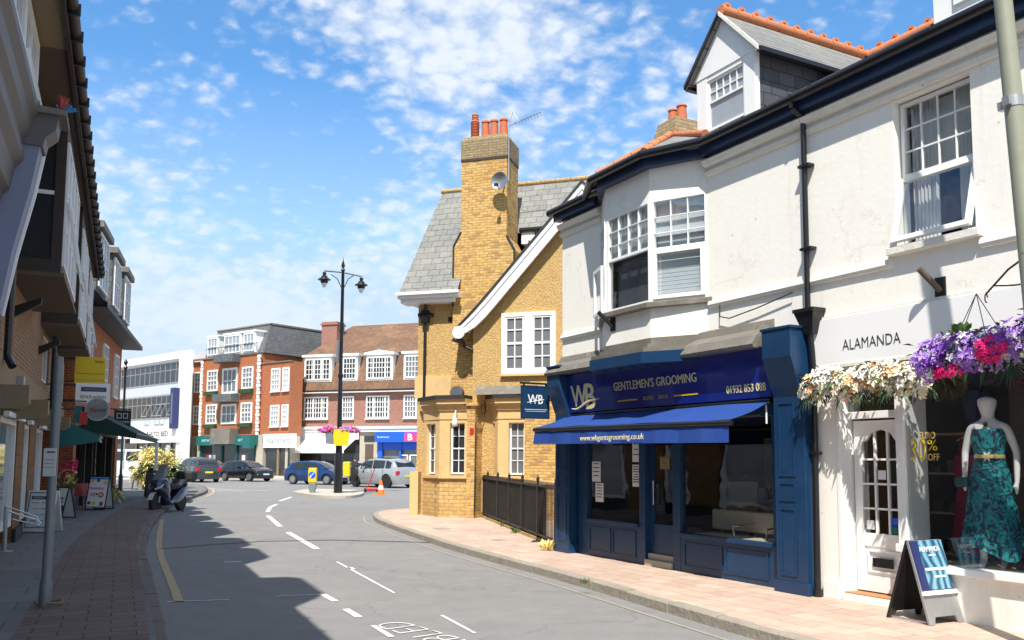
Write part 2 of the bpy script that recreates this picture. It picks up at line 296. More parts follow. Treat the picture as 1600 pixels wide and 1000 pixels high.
def weather(name, amt=.5, crack=.5):
    m = MT[name]; t = m.node_tree; b = t.nodes['Principled BSDF']; src = b.inputs['Base Color'].links[0].from_socket
    tcn = nn(t, 'ShaderNodeTexCoord'); mpv = nn(t, 'ShaderNodeMapping'); mpv.inputs['Scale'].default_value = (7, 7, .55); t.links.new(tcn.outputs['Object'], mpv.inputs[0])
    n1 = nn(t, 'ShaderNodeTexNoise'); n1.inputs['Scale'].default_value = 1; n1.inputs['Detail'].default_value = 6; n1.inputs['Roughness'].default_value = .7; t.links.new(mpv.outputs[0], n1.inputs[0])
    k1 = nn(t, 'ShaderNodeMapRange'); k1.inputs[1].default_value = .55; k1.inputs[2].default_value = .8; k1.inputs[4].default_value = amt; t.links.new(n1.outputs[0], k1.inputs[0])
    q1 = nn(t, 'ShaderNodeMix', data_type='RGBA'); t.links.new(k1.outputs[0], q1.inputs[0]); t.links.new(src, q1.inputs[6]); q1.inputs[7].default_value = (.50, .45, .36, 1)
    wn = nn(t, 'ShaderNodeTexNoise'); wn.inputs['Scale'].default_value = 2.2; wn.inputs['Detail'].default_value = 8; wn.inputs['Roughness'].default_value = .7; t.links.new(tcn.outputs['Object'], wn.inputs[0])
    wa = nn(t, 'ShaderNodeVectorMath', operation='MULTIPLY_ADD'); wa.inputs[1].default_value = (.8, .8, .8); t.links.new(wn.outputs['Color'], wa.inputs[0]); t.links.new(tcn.outputs['Object'], wa.inputs[2])
    vo = nn(t, 'ShaderNodeTexVoronoi', feature='DISTANCE_TO_EDGE'); vo.inputs['Scale'].default_value = .75; t.links.new(wa.outputs[0], vo.inputs[0])
    ck = nn(t, 'ShaderNodeMapRange'); ck.inputs[1].default_value = .002; ck.inputs[2].default_value = .010; ck.inputs[3].default_value = crack; ck.inputs[4].default_value = 0; t.links.new(vo.outputs['Distance'], ck.inputs[0])
    nm = nn(t, 'ShaderNodeTexNoise'); nm.inputs['Scale'].default_value = 1.3; t.links.new(tcn.outputs['Object'], nm.inputs[0]); km = nn(t, 'ShaderNodeMapRange'); km.inputs[1].default_value = .47; km.inputs[2].default_value = .56; t.links.new(nm.outputs[0], km.inputs[0])
    mu = nn(t, 'ShaderNodeMath', operation='MULTIPLY'); t.links.new(ck.outputs[0], mu.inputs[0]); t.links.new(km.outputs[0], mu.inputs[1])
    sp_ = nn(t, 'ShaderNodeTexVoronoi'); sp_.inputs['Scale'].default_value = 3.1; t.links.new(tcn.outputs['Object'], sp_.inputs[0]); ks = nn(t, 'ShaderNodeMapRange'); ks.inputs[1].default_value = .035; ks.inputs[2].default_value = .06; ks.inputs[3].default_value = .55; ks.inputs[4].default_value = 0; t.links.new(sp_.outputs['Distance'], ks.inputs[0])
    mx_ = nn(t, 'ShaderNodeMath', operation='MAXIMUM'); t.links.new(mu.outputs[0], mx_.inputs[0]); t.links.new(ks.outputs[0], mx_.inputs[1])
    q2 = nn(t, 'ShaderNodeMix', data_type='RGBA'); t.links.new(mx_.outputs[0], q2.inputs[0]); t.links.new(q1.outputs[2], q2.inputs[6]); q2.inputs[7].default_value = (.40, .33, .24, 1)
    t.links.new(q2.outputs[2], b.inputs['Base Color'])
# palette
roadmat()
mat('white_render', (.86, .83, .76), .85, var=.03, vs=2.5, bump=.12, bs=16, dirt=(.60, .53, .42), dscale=1.7, damt=.22)
mat('sign_white', (.84, .83, .82), .5, var=.02, dirt=(.6, .58, .55), dscale=.8, damt=.15)
mat('white_paint', (.82, .82, .80), .45, var=.04, vs=8, dirt=(.5, .47, .42), dscale=5, damt=.2)
mat('trim_cream', (.76, .73, .66), .7, var=.06, vs=5, bump=.2, bs=30, dirt=(.42, .38, .3), dscale=3, damt=.35)
mat('shop_blue', (.008, .038, .10), .34, var=.2, vs=4, bump=.08, bs=25, dirt=(.02, .06, .14), dscale=2, damt=.45)
mat('fascia_blue', (.004, .019, .19), .10, var=.1, coat=.5)
mat('awning_blue', (.008, .046, .235), .8, var=.2, vs=3, bump=.15, bs=8)
mat('navy_paint', (.012, .03, .085), .35, var=.25, vs=3, dirt=(.05, .08, .12), dscale=4, damt=.4)
mat('black_gloss', (.012, .012, .014), .3, var=.2)
mat('black_matt', (.02, .02, .021), .7, var=.2, bump=.1)
mat('black_rail', (.013, .012, .012), .5, var=.3, vs=8, bump=.2, bs=40, dirt=(.08, .06, .045), dscale=3, damt=.5)
mat('rubber', (.018, .018, .018), .8, var=.2)
mat('gold', (.72, .52, .17), .35, metal=.25, var=.1)
mat('cream_gold', (.80, .70, .36), .4, var=.05)
mat('lead', (.165, .148, .125), .65, metal=.1, var=.25, vs=3, bump=.5, bs=7, dirt=(.36, .33, .27), dscale=2.5, damt=.6)
mat('terracotta', (.50, .17, .07), .8, var=.3, vs=7, bump=.3, bs=30, dirt=(.3, .14, .07), dscale=3, damt=.4)
mat('pot_clay', (.46, .13, .055), .8, var=.25, vs=9, bump=.2)
mat('galvanised', (.42, .43, .44), .45, metal=.7, var=.2, vs=12)
mat('pole_green', (.27, .28, .21), .5, var=.12, vs=5, dirt=(.16, .15, .1), dscale=3, damt=.3)
mat('pole_grey', (.20, .215, .23), .55, metal=.3, var=.15, vs=10, bump=.1)
mat('stone', (.62, .42, .19), .85, var=.12, vs=4, bump=.3, bs=20, dirt=(.33, .23, .13), dscale=1.8, damt=.4)
mat('kerb_dark', (.15, .12, .11), .9, var=.3, vs=6, bump=.6, bs=18, dirt=(.07, .06, .05), dscale=3, damt=.6)
mat('kerb_stone', (.30, .265, .215), .9, var=.3, vs=6, bump=.6, bs=18, dirt=(.13, .11, .085), dscale=3, damt=.6)
mat('line_white', (.72, .72, .70), .7, var=.1, vs=20, dirt=(.28, .28, .28), dscale=9, damt=.9)
mat('line_faint', (.62, .62, .60), .8, var=.1, vs=20, dirt=(.27, .26, .25), dscale=6, damt=1.0)
mat('line_pale_yellow', (.30, .265, .21), .8, var=.15, vs=10, dirt=(.22, .21, .19), dscale=6, damt=.9)
mat('line_yellow', (.42, .31, .17), .8, var=.15, vs=10, dirt=(.24, .22, .19), dscale=6, damt=.9)
mat('tar', (.07, .07, .072), .8, var=.2)
mat('timber_dark', (.035, .022, .017), .6, var=.3, vs=5, bump=.2, bs=20)
mat('soffit_brown', (.10, .07, .05), .7, var=.2)
mat('lilac_paint', (.20, .225, .33), .6, var=.08, vs=3, bump=.1, dirt=(.2, .2, .25), damt=.2)
mat('grey_moulding', (.115, .11, .115), .55, var=.12, dirt=(.1, .1, .1), damt=.4)
mat('bracket_stone', (.24, .18, .10), .8, var=.15, bump=.2)
mat('teal', (.006, .12, .12), .5, var=.12)
mat('teal_dark', (.01, .07, .08), .45, var=.12)
mat('red_paint', (.45, .02, .02), .45, var=.15)
mat('red_cloth', (.33, .07, .06), .85, var=.15)
mat('yellow_sign', (.72, .50, .01), .5, var=.04)
mat('orange_plastic', (.85, .17, .03), .5, var=.08)
mat('bright_blue', (.01, .10, .62), .4, var=.06)
mat('sky_blue', (.03, .22, .6), .4, var=.05)
mat('pink', (.7, .05, .18), .5)
mat('green_canvas', (.004, .04, .03), .8, var=.15)
mat('ink', (.02, .02, .025), .6)
mat('paper', (.72, .72, .73), .7, var=.03)
mat('navy_print', (.02, .03, .12), .5)
mat('beige_wall', (.42, .33, .22), .8, var=.06)
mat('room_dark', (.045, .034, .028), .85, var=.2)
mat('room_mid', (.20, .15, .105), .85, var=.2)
mat('wood_floor', (.38, .17, .06), .5, var=.25, vs=4)
mat('leather_cream', (.70, .62, .47), .5, var=.08, bump=.1)
mat('curtain', (.62, .63, .64), .9, var=.06)
mat('blind', (.80, .80, .79), .8, var=.03)
mat('pane_dark', (.03, .034, .038), .04, var=.6, vs=.9, spec=.6)
mat('pane_mid', (.15, .16, .17), .06, var=.5, vs=1.1, spec=.6)
mat('pane_lead', (.30, .34, .38), .05, var=.4, vs=1.3, spec=.6)
mat('concrete', (.42, .38, .31), .85, var=.12, bump=.2)
mat('white_panel', (.52, .55, .58), .4, var=.05, vs=2)
mat('chrome', (.6, .6, .6), .15, metal=1, var=.05)
mat('steel', (.35, .35, .36), .35, metal=.8, var=.1)
mat('mannequin_white', (.78, .77, .76), .35, var=.02)
mat('magenta_cloth', (.34, .01, .07), .8, var=.1)
mat('skin', (.5, .3, .22), .6); mat('cloth_black', (.02, .02, .025), .85); mat('hair', (.03, .02, .015), .7)
glassmat('clear_glass', (.97, .98, .98), 1.7); glassmat('screen_glass', (.92, .95, .97), 3.0)
brickmat('cap_brick', (.26, .19, .10), (.33, .25, .13), (.2, .15, .1), blot=(.14, .11, .07), blamt=.7, var=.35)
weather('white_render', .34, .26); weather('trim_cream', .5, .3)
brickmat('yellow_brick', (.57, .335, .095), (.65, .42, .145), (.42, .29, .14), rand=((.40, .22, .085), .80), blot=(.40, .20, .05), blamt=.5, bump=.9)
brickmat('stone_block', (.62, .44, .22), (.68, .50, .27), (.42, .30, .17), bw=.55, rh=.26, ms=.008, blot=(.50, .33, .15), blamt=.5, var=.12, bump=.25)
brickmat('old_stone', (.46, .29, .10), (.56, .37, .15), (.34, .23, .11), bw=.3, rh=.1, ms=.01, blot=(.26, .19, .12), blamt=.8, var=.3)
brickmat('orange_brick', (.39, .115, .045), (.32, .09, .036), (.40, .20, .11), blot=(.33, .08, .03), blamt=.3)
brickmat('plum_brick', (.27, .105, .08), (.34, .14, .10), (.34, .24, .2), blot=(.2, .08, .07), blamt=.3)
brickmat('brown_brick', (.20, .105, .055), (.27, .15, .08), (.33, .24, .15), blot=(.15, .085, .05), blamt=.3)
brickmat('tan_block', (.20, .10, .04), (.25, .135, .06), (.13, .08, .045), bw=.42, rh=.21, ms=.008, var=.2)
brickmat('slate', (.18, .18, .175), (.23, .225, .21), (.09, .09, .085), bw=.36, rh=.20, ms=.010, mode='roof', zk=1.0, var=.2, blot=(.38, .36, .29), blamt=.35, rough=.75)
brickmat('slate_dark', (.065, .07, .085), (.09, .095, .11), (.03, .03, .035), bw=.3, rh=.18, ms=.008, mode='wall', var=.15, rough=.55)
brickmat('mansard_slate', (.10, .105, .11), (.14, .145, .15), (.06, .06, .065), bw=.35, rh=.22, ms=.012, mode='wall', var=.2)
brickmat('brown_tile', (.145, .08, .052), (.19, .11, .07), (.11, .06, .04), bw=.22, rh=.13, ms=.012, mode='roof', var=.3, blot=(.34, .2, .1), blamt=.55, vs=.7)
brickmat('slab_pink', (.50, .385, .30), (.43, .30, .235), (.29, .22, .17), bw=.42, rh=.28, ms=.008, mode='flat', rot=radians(61), blot=(.54, .45, .36), blamt=.6, var=.12, bump=.2, off=.37)
brickmat('paver_red', (.135, .092, .078), (.175, .125, .105), (.05, .042, .04), bw=.42, rh=.21, ms=.008, mode='flat', rot=radians(-24), blot=(.15, .13, .125), blamt=.5, var=.15, bump=.4, off=.5)
brickmat('slab_grey', (.15, .145, .14), (.185, .18, .172), (.08, .08, .08), bw=.9, rh=.6, ms=.008, mode='flat', rot=radians(-24), blot=(.12, .12, .12), blamt=.4, var=.1, bump=.2)
def pebble():
    m = mat('pebbledash', (.64, .42, .165), .9, var=.36, vs=22, dirt=(.47, .27, .09), dscale=2.2, damt=.55)
    t = m.node_tree; tcn = nn(t, 'ShaderNodeTexCoord'); w = nn(t, 'ShaderNodeTexNoise'); w.inputs['Scale'].default_value = 16; w.inputs['Detail'].default_value = 3; w.inputs['Distortion'].default_value = 2.5
    t.links.new(tcn.outputs['Object'], w.inputs[0]); bp = nn(t, 'ShaderNodeBump'); bp.inputs['Strength'].default_value = 1.0; bp.inputs['Distance'].default_value = .06
    t.links.new(w.outputs[0], bp.inputs['Height']); t.links.new(bp.outputs[0], t.nodes['Principled BSDF'].inputs['Normal'])
pebble()
def wavy():      # teal patterned dress
    m, t, b = newmat('dress_print'); b.inputs['Roughness'].default_value = .7
    tcn = nn(t, 'ShaderNodeTexCoord'); w = nn(t, 'ShaderNodeTexNoise'); w.inputs['Scale'].default_value = 9; w.inputs['Detail'].default_value = 3; w.inputs['Distortion'].default_value = 3
    t.links.new(tcn.outputs['Object'], w.inputs[0]); r = nn(t, 'ShaderNodeValToRGB'); e = r.color_ramp.elements
    e[0].position = .44; e[0].color = (.004, .02, .045, 1); e[1].position = .5; e[1].color = (.0, .17, .2, 1)
    x = e.new(.62); x.color = (.01, .27, .29, 1)
    t.links.new(w.outputs[0], r.inputs[0]); t.links.new(r.outputs[0], b.inputs['Base Color'])
wavy()
def car_paint(n, c, rough=.25): mat(n, c, rough, metal=.3, var=.03, coat=.8)
car_paint('paint_blue', (.006, .035, .13)); car_paint('paint_navy', (.008, .018, .055)); car_paint('paint_black', (.012, .013, .018)); car_paint('paint_silver', (.36, .37, .39)); car_paint('paint_charcoal', (.045, .05, .055)); car_paint('paint_white', (.75, .75, .75))
mat('car_glass', (.015, .018, .02), .05, var=.3, spec=.8); mat('tail_red', (.5, .01, .012), .2); mat('lamp_clear', (.7, .72, .75), .1, spec=.8); mat('plate_yellow', (.75, .6, .03), .4); mat('plate_white', (.75, .75, .75), .4)
mat('leaf_green', (.055, .12, .02), .6, var=.4, vs=9); mat('leaf_dark', (.02, .055, .018), .6, var=.4, vs=9); mat('leaf_yellow', (.80, .68, .26), .7, var=.35, vs=7)
mat('petal_cream', (.80, .76, .58), .6, var=.1); mat('petal_peach', (.80, .45, .22), .6, var=.15); mat('petal_white', (.82, .80, .78), .6, var=.05); mat('petal_lilac', (.40, .24, .62), .6, var=.3, vs=9)
mat('petal_purple', (.24, .06, .5), .6, var=.3, vs=9); mat('petal_magenta', (.75, .01, .20), .6, var=.2)
# ------------------------------------------------------------------ frames
def framem(x, y, ux, uy): return Matrix.Translation((x, y, 0)) @ Matrix.Rotation(atan2(uy, ux), 4, 'Z')
AX, AY, AR = .834, 15.148, atan2(-.87965, .47562)
FA = framem(AX, AY, .47562, -.87965)
LX, LY = -3.23, 8.43; LR = atan2(cos(radians(23.9)), -sin(radians(23.9)))
FL = framem(LX, LY, -sin(radians(23.9)), cos(radians(23.9)))
def wp(F, x, y, z=0): v = F @ Vector((x, y, z)); return (v.x, v.y)
def smoothline(p, n=6):
    o = []
    for i in range(len(p)-1):
        a = Vector(p[max(i-1, 0)]); b = Vector(p[i]); c = Vector(p[i+1]); d = Vector(p[min(i+2, len(p)-1)])
        for k in range(n):
            t = k/n; o.append(.5*((2*b)+(c-a)*t+(2*a-5*b+4*c-d)*t*t+(3*b-3*c+d-a)*t**3))
    o.append(Vector(p[-1])); return o
def offline(p, d):
    o = []
    for i in range(len(p)):
        a = p[max(i-1, 0)]; b = p[min(i+1, len(p)-1)]; t = (Vector(b)-Vector(a)).normalized(); o.append(Vector(p[i])+Vector((-t.y, t.x))*d)
    return o
def strip(m, p, w, z):
    l = offline(p, w/2); r = offline(p, -w/2)
    for i in range(len(p)-1): m.quad((l[i].x, l[i].y, z), (r[i].x, r[i].y, z), (r[i+1].x, r[i+1].y, z), (l[i+1].x, l[i+1].y, z))
def resample(p, step):
    o = [p[0]]; acc = 0
    for i in range(len(p)-1):
        a, b = p[i], p[i+1]; d = (b-a).length
        while acc+d >= step:
            t = (step-acc)/d; a = a+(b-a)*t; o.append(a); d = (b-a).length; acc = 0
        acc += d
    return o
def kerb(name, line, w=.14, h=.122, flip=1, mt_='kerb_stone'):
    m = MB(); q = resample(line, .9)
    for i in range(len(q)-1):
        a, b = q[i], q[i+1]; t = (b-a).normalized(); n = Vector((-t.y, t.x))*flip; a = a+t*.006; b = b-t*.006; j = random.uniform(-.006, .006); hh = h+random.uniform(-.004, .006)
        o0 = n*(-.0+j); o1 = n*(w+j)
        a0, a1, b0, b1 = a+o0, a+o1, b+o0, b+o1; c = .02
        a2, b2 = a+n*(c+j), b+n*(c+j)
        m.add([(a0.x, a0.y, -.05), (b0.x, b0.y, -.05), (b0.x, b0.y, hh-c), (a0.x, a0.y, hh-c), (a2.x, a2.y, hh), (b2.x, b2.y, hh), (a1.x, a1.y, hh), (b1.x, b1.y, hh), (a1.x, a1.y, -.05), (b1.x, b1.y, -.05)],
              [(0, 1, 2, 3), (3, 2, 5, 4), (4, 5, 7, 6), (6, 7, 9, 8), (0, 3, 4, 6, 8), (1, 9, 7, 5, 2)])
    return tag(m.build(name, mt_), kind='structure')
def slab(name, pts, z0, z1, mt):
    m = MB(); m.prism([(p[0], p[1]) for p in pts], z0, z1, 'z'); return tag(m.build(name, mt), kind='structure')
m = MB(); m.quad((-700, -60, 0), (700, -60, 0), (700, 1500, 0), (-700, 1500, 0)); tag(m.build('road', 'asphalt'), kind='structure')
# right pavement
kr = smoothline([wp(FA, *p) for p in [(16, -2.6), (11, -2.35), (6.72, -2.01), (3.02, -1.6), (-2, -1.19), (-7.72, -.33), (-10.2, .28), (-11.9, 1.0), (-12.9, 2.3), (-13.2, 4.5), (-12.9, 9), (-11.5, 22)]])
slab('pavement', [tuple(p) for p in offline(kr, -.10)]+[wp(FA, 16, 22)], -.04, .12, 'slab_pink')
kerb('kerb', kr, flip=-1)
# left pavement
kl = smoothline([wp(FL, *p) for p in [(-9, .1), (-4, .05), (-.65, .03), (4.13, .02), (8, 0), (13.85, -.31), (21.25, -1.0), (28.5, -2.19), (34.1, -3.19), (40, -3.7), (44.5, -3.6), (48, -2.6), (50, -.5), (50.5, 3), (50, 12)]])
slab('pavement', [tuple(p) for p in offline(kl, .10)]+[wp(FL, 40, 30), wp(FL, -9, 30)], -.04, .12, 'slab_grey')
kerb('kerb', kl, flip=1, mt_='kerb_dark')
m = MB(); q = kl[:44]; a = offline(q, .15); b = offline(q, 1.22)
for i in range(len(q)-1): m.quad((a[i].x, a[i].y, .125), (b[i].x, b[i].y, .125), (b[i+1].x, b[i+1].y, .125), (a[i+1].x, a[i+1].y, .125))
tag(m.build('paved_strip', 'paver_red'), kind='structure')
# far pavement along the shops, and traffic island
slab('pavement', [(-62, 96), (-34, 76.5), (-24, 67.8), (-11, 65), (6, 58.5), (30, 50), (36, 66), (-19, 90), (-50, 122)], -.04, .118, 'concrete')
isl = smoothline([G(*p) for p in [(457, 772), (500, 778), (548, 778.5), (568, 774), (560, 769.5), (520, 767.5), (480, 767.5), (457, 772)]], 5)
slab('traffic_island', [tuple(p) for p in isl[:-1]], -.02, .11, 'concrete')
# markings
def mk(name, segs, mt, w):
    m = MB()
    for s in segs:
        strip(m, [Vector(G(*p)) for p in s], w if not isinstance(w, dict) else w.get(id(s), .1), .006)
    return tag(m.build(name, mt), kind='structure')
mk('road_marking', [[(450, 832), (495, 858)], [(418.5, 806), (438, 823)], [(418, 800), (422, 793), (432, 788)], [(437, 783), (446, 780), (455, 777)]], 'line_white', .125)
mk('road_marking', [[(526, 878), (570, 902), (616, 927)], [(433, 932), (505, 929)], [(262, 941), (358, 937.5)], [(690, 962), (742, 990)]], 'line_faint', .04)
mk('road_marking', [[(504, 929), (524, 940)], [(540, 952), (561, 965)], [(546, 887), (552, 890)], [(350, 879), (378, 878)]], 'line_faint', .085)
mk('road_marking', [[(583, 978), (612, 996)]], 'line_faint', .06)
mk('road_marking', [[(320, 763), (370, 765.5), (420, 767)], [(330, 766), (380, 768)]], 'line_white', .12)
mk('tar_seam', [[(250, 858), (330, 851), (412, 846), (520, 844), (640, 847), (720, 850)]], 'tar', .11)  # thin dark strip laid flat across the road
m = MB(); strip(m, offline(kr, .26), .05, .005); tag(m.build('yellow_line', 'line_pale_yellow'), kind='structure')
m = MB(); strip(m, [Vector(G(*p)) for p in [(280, 941), (266, 905), (252, 872), (248, 850), (250, 830), (253, 812)]], .105, .006)
strip(m, offline(kl, -.28)[44:72], .1, .005); tag(m.build('yellow_line', 'line_yellow'), kind='structure')
mt_ = Matrix.Translation((-.72, 8.32, 0)) @ Matrix.Rotation(radians(128), 4, 'Z')
lt = text('DISABLED', 'line_faint', None, -1.25, .85, -.17, .17, 0, name='road_lettering', ext=.003, flat=.006, bold=-.025); lt.matrix_world = mt_; tag(lt, kind='structure')

# ================================================================== barber's building (frame A)
D7 = 7.0
bb = T('shop_building', 'white rendered terraced house with a canted bay window above the blue barber shopfront', 'building', (AX, AY, 0), AR)
m = MB(); m.wall(.08, 5.62, 3.0, 5.80, [(1.27, 3.84, 3.32, 5.80)], 0, .1); m.box(.08, .2, .001, D7, 0, 5.8); m.box(5.5, 5.62, .001, D7, 0, 5.8); m.box(.2, 5.5, D7-.1, D7, 0, 5.8)
m.box(.21, 5.49, .12, D7-.12, 2.97, 3.05)
m.build('wall', 'white_render', bb)
# bay
by = [(1.25, .02), (1.98, -.4), (3.09, -.4), (3.86, .02)]
m = MB(); m.prism(by, 3.30, 3.78, 'z'); m.build('bay_apron', 'white_render', bb)
m = MB(); m.prism(by, 5.36, 5.80, 'z'); m.build('bay_head', 'white_render', bb)
m = MB(); m.prism([(1.2, .0), (1.95, -.5), (3.12, -.5), (3.93, .0)], 3.78, 3.86, 'z'); m.build('bay_sill', 'lead', bb, bevel=.01)
bw = T('bay_window', None, None); bw.parent = bb
window(bw, 2.0, 3.09, 3.86, 5.36, -.4, 4, 3, .05, .010, .07, 'screen_glass', meet=4.66, lower=1, name='window_frame')
ca = math.degrees(atan2(.42, .77)); cl_ = sqrt(.42**2+.77**2)
window(bw, 0, cl_-.02, 3.86, 5.36, 0, 3, 3, .05, .010, .07, 'screen_glass', meet=4.62, lower=1, name='window_frame', M=RM(3.1, -.4, 0, ca))
window(bw, 0, cl_-.05, 3.86, 5.36, 0, 3, 3, .05, .016, .07, 'pane_lead', meet=4.62, lower=1, name='window_frame', M=RM(1.25, 0, 0, -ca-1.2))
MB().box(-.03, .05, -.01, .09, 3.86, 5.36).build('corner_post', 'white_paint', bw, M=RM(3.09, -.4, 0, ca/2))
m = MB()
for i in range(24): z = 3.93+i*.029; m.box(.06, cl_-.1, .085+.004*(i % 2), .1, z, z+.026)
m.build('blind', 'blind', bw, M=RM(3.1, -.4, 0, ca))
MB().box(.05, cl_-.08, .09, .11, 4.82, 5.10).build('blind_roll', 'blind', bw, M=RM(3.1, -.4, 0, ca)); MB().box(2.06, 3.03, -.31, -.30, 4.7, 5.33).build('net_curtain', 'curtain', bw); MB().box(.05, cl_-.1, .13, .135, 4.68, 5.33).build('net_curtain', 'curtain', bw, M=RM(3.1, -.4, 0, ca)); MB().box(2.06, 3.03, -.22, -.21, 3.9, 4.62).build('inner_blind', 'pole_grey', bw)
MB().box(1.4, 3.9, .12, .14, 3.3, 5.8).build('room_back', 'beige_wall', bw)
MB().frame(.05, cl_-.07, 3.90, 4.60, -.04, -.004, .055).build('open_sash', 'white_paint', bw, M=RM(3.1, -.4, 0, ca))
# small vent sash standing open at the left end of the bay
MB().frame(0, .5, 3.88, 4.62, -.02, .02, .05).build('open_sash', 'white_paint', bw, M=RM(1.93, -.43, 0, 160))
# string courses, cornice
for a, b in ((.08, 1.3), (3.88, 5.62)): MB().prism([(.0, 3.70), (-.035, 3.705), (-.05, 3.74), (-.035, 3.79), (0, 3.80)], a, b, 'x').build('string_course', 'trim_cream', bb)
def cornice(m, a, b, ya=0.0):
    m.prism([(ya, 5.52), (ya-.04, 5.53), (ya-.055, 5.575), (ya-.02, 5.60), (ya-.02, 5.64), (ya-.09, 5.66), (ya-.12, 5.72), (ya-.05, 5.76), (ya, 5.77)], a, b, 'x')
for a, b in ((.06, 1.3), (3.87, 5.62)): m = MB(); cornice(m, a, b); m.build('cornice', 'trim_cream', bb)
m = MB(); m.box(.0, 1.28, -.14, -.001, 5.80, 5.93); m.box(3.85, 5.63, -.14, -.001, 5.80, 5.93)
m.prism([(1.17, .03), (1.93, -.52), (3.13, -.52), (4.02, .0)], 5.80, 5.945, 'z'); m.build('eaves_board', 'navy_paint', bb)
m = MB()
for p in ([(-.05, -.2), (1.12, -.2)], [(1.12, -.2), (1.88, -.6), (3.17, -.6), (4.0, -.2)], [(4.0, -.2), (5.63, -.2)]):
    for i in range(len(p)-1): m.tube((*p[i], 5.955), (*p[i+1], 5.955), .062, n=12)
for i in range(8): m.box(4.2+i*.2, 4.225+i*.2, -.255, -.13, 5.94, 6.0) if i % 2 else None
m.build('gutter', 'black_gloss', bb, smooth='edge')
# roof + bay roof
def zr(y): return 5.97+(y+.2)*.572
m = MB(); m.add([(-.08, -.2, 5.99), (5.62, -.2, 5.99), (5.62, 3.4, zr(3.4)), (-.08, 3.4, zr(3.4)), (-.08, 7.1, 5.9), (5.62, 7.1, 5.9), (-.08, -.2, 5.93), (5.62, -.2, 5.93)], [(0, 1, 2, 3), (3, 2, 5, 4), (0, 1, 7, 6), (6, 0, 3, 4), (7, 5, 2, 1), (6, 4, 5, 7)])
rf = m.build('roof', 'slate', bb)
m = MB(); m.add([(1.1, -.2, 6.0), (1.86, -.6, 5.99), (3.19, -.6, 5.99), (4.02, -.2, 6.0), (2.55, .45, 6.62), (2.55, 1.05, 6.62)], [(0, 1, 4), (1, 2, 4), (2, 3, 4), (3, 5, 4), (0, 4, 5)])
m.build('bay_roof', 'slate', bb, norm=False)
def ridge_tiles(m, a, b, r=.075, rings=True, step=.28):
    a = Vector(a); b = Vector(b); d = (b-a); n = max(1, int(d.length/step)); d = d/n
    for i in range(n):
        p = a+d*i; m.tube(p, p+d*.97, r, r*.93, 10)
        if rings:
            q = p+d*.04+Vector((0, 0, r*.9)); ax = d.normalized()
            # round crest standing on each ridge tile
            sidev = ax; t1 = Vector((0, 0, 1)); t2 = ax
            k = 12; vs = []; rr = r*.78
            nrm = ax.cross(t1).normalized()
            for off in (-.03, .03):
                for j in range(k): th = 2*pi*j/k; vs.append(q+t2*(cos(th)*rr+d.length*.4)+t1*(sin(th)*rr)+nrm*off)
                for j in range(k): th = 2*pi*j/k; vs.append(q+t2*(cos(th)*rr*.42+d.length*.4)+t1*(sin(th)*rr*.42)+nrm*off)
            fs = []
            for j in range(k):
                j2 = (j+1) % k; fs += [(j, j2, k+j2, k+j), (2*k+j, 3*k+j, 3*k+j2, 2*k+j2), (j, 2*k+j, 2*k+j2, j2), (k+j, k+j2, 3*k+j2, 3*k+j)]
            m.add(vs, fs)
m = MB(); ridge_tiles(m, (1.9, -.5, 6.05), (2.5, .4, 6.62), .06, False); ridge_tiles(m, (3.1, -.5, 6.04), (2.58, .4, 6.63), .06, False); ridge_tiles(m, (3.95, -.1, 6.1), (2.62, .5, 6.63), .055, False); ridge_tiles(m, (2.55, .45, 6.64), (2.55, 1.1, 6.64), .06, True, .2)
m.build('hip_tiles', 'terracotta', bb, smooth='edge'); m = MB(); ridge_tiles(m, (-.1, 3.4, 8.05), (5.62, 3.4, 8.05), .09, True)
m.build('ridge_tiles', 'terracotta', bb, smooth='edge')
# dormer
dm = T('dormer', None, None); dm.parent = bb
dx0, dx1, dy = 3.24, 4.40, .42
m = MB(); m.prism([(dy+.01, 6.35), (dy+.01, 7.22), (2.2, 7.22), (1.9, zr(1.9)-.02)], dx1-.03, dx1, 'x'); m.prism([(dy+.01, 6.35), (dy+.01, 7.22), (2.2, 7.22), (1.9, zr(1.9)-.02)], dx0, dx0+.03, 'x')
m.build('cheek', 'slate_dark', dm)
m = MB(); m.box(dx0-.01, dx0+.2, dy-.04, dy+.05, 6.2, 7.2); m.box(dx1-.2, dx1+.01, dy-.04, dy+.05, 6.2, 7.2); m.box(dx0+.2, dx1-.2, dy-.035, dy+.05, 7.13, 7.2)
m.prism([(dx0-.08, 7.2), (dx1+.08, 7.2), ((dx0+dx1)/2, 7.93)], dy-.05, dy+.03); m.build('dormer_front', 'white_paint', dm)
window(dm, dx0+.2, dx1-.2, 6.38, 7.13, dy-.02, 5, 2, .035, .014, .05, 'pane_lead', meet=6.80, lower=1, name='dormer_window')
cxm = (dx0+dx1)/2
m = MB()
for sgn, xe in ((-1, dx0-.16), (1, dx1+.16)):
    m.add([(cxm, dy-.12, 7.99), (cxm, 3.4, 7.99), (xe, dy-.12, 7.20), (xe, 2.3, 7.20), (cxm, dy-.12, 7.94), (cxm, 3.4, 7.94), (xe, dy-.12, 7.13), (xe, 2.3, 7.13)], [(0, 1, 3, 2), (4, 6, 7, 5), (0, 2, 6, 4), (2, 3, 7, 6)])
m.build('dormer_roof', 'slate', dm)
m = MB(); 
m.prism([(cxm, 8.0), (dx0-.18, 7.19), (dx0-.18, 7.13), (cxm, 7.95)], dy-.15, dy-.12); m.build('verge_board', 'black_gloss', dm); MB().prism([(cxm, 8.0), (dx1+.17, 7.20), (dx1+.17, 7.13), (cxm, 7.94)], dy-.145, dy-.12).build('verge_board', 'trim_cream', dm)
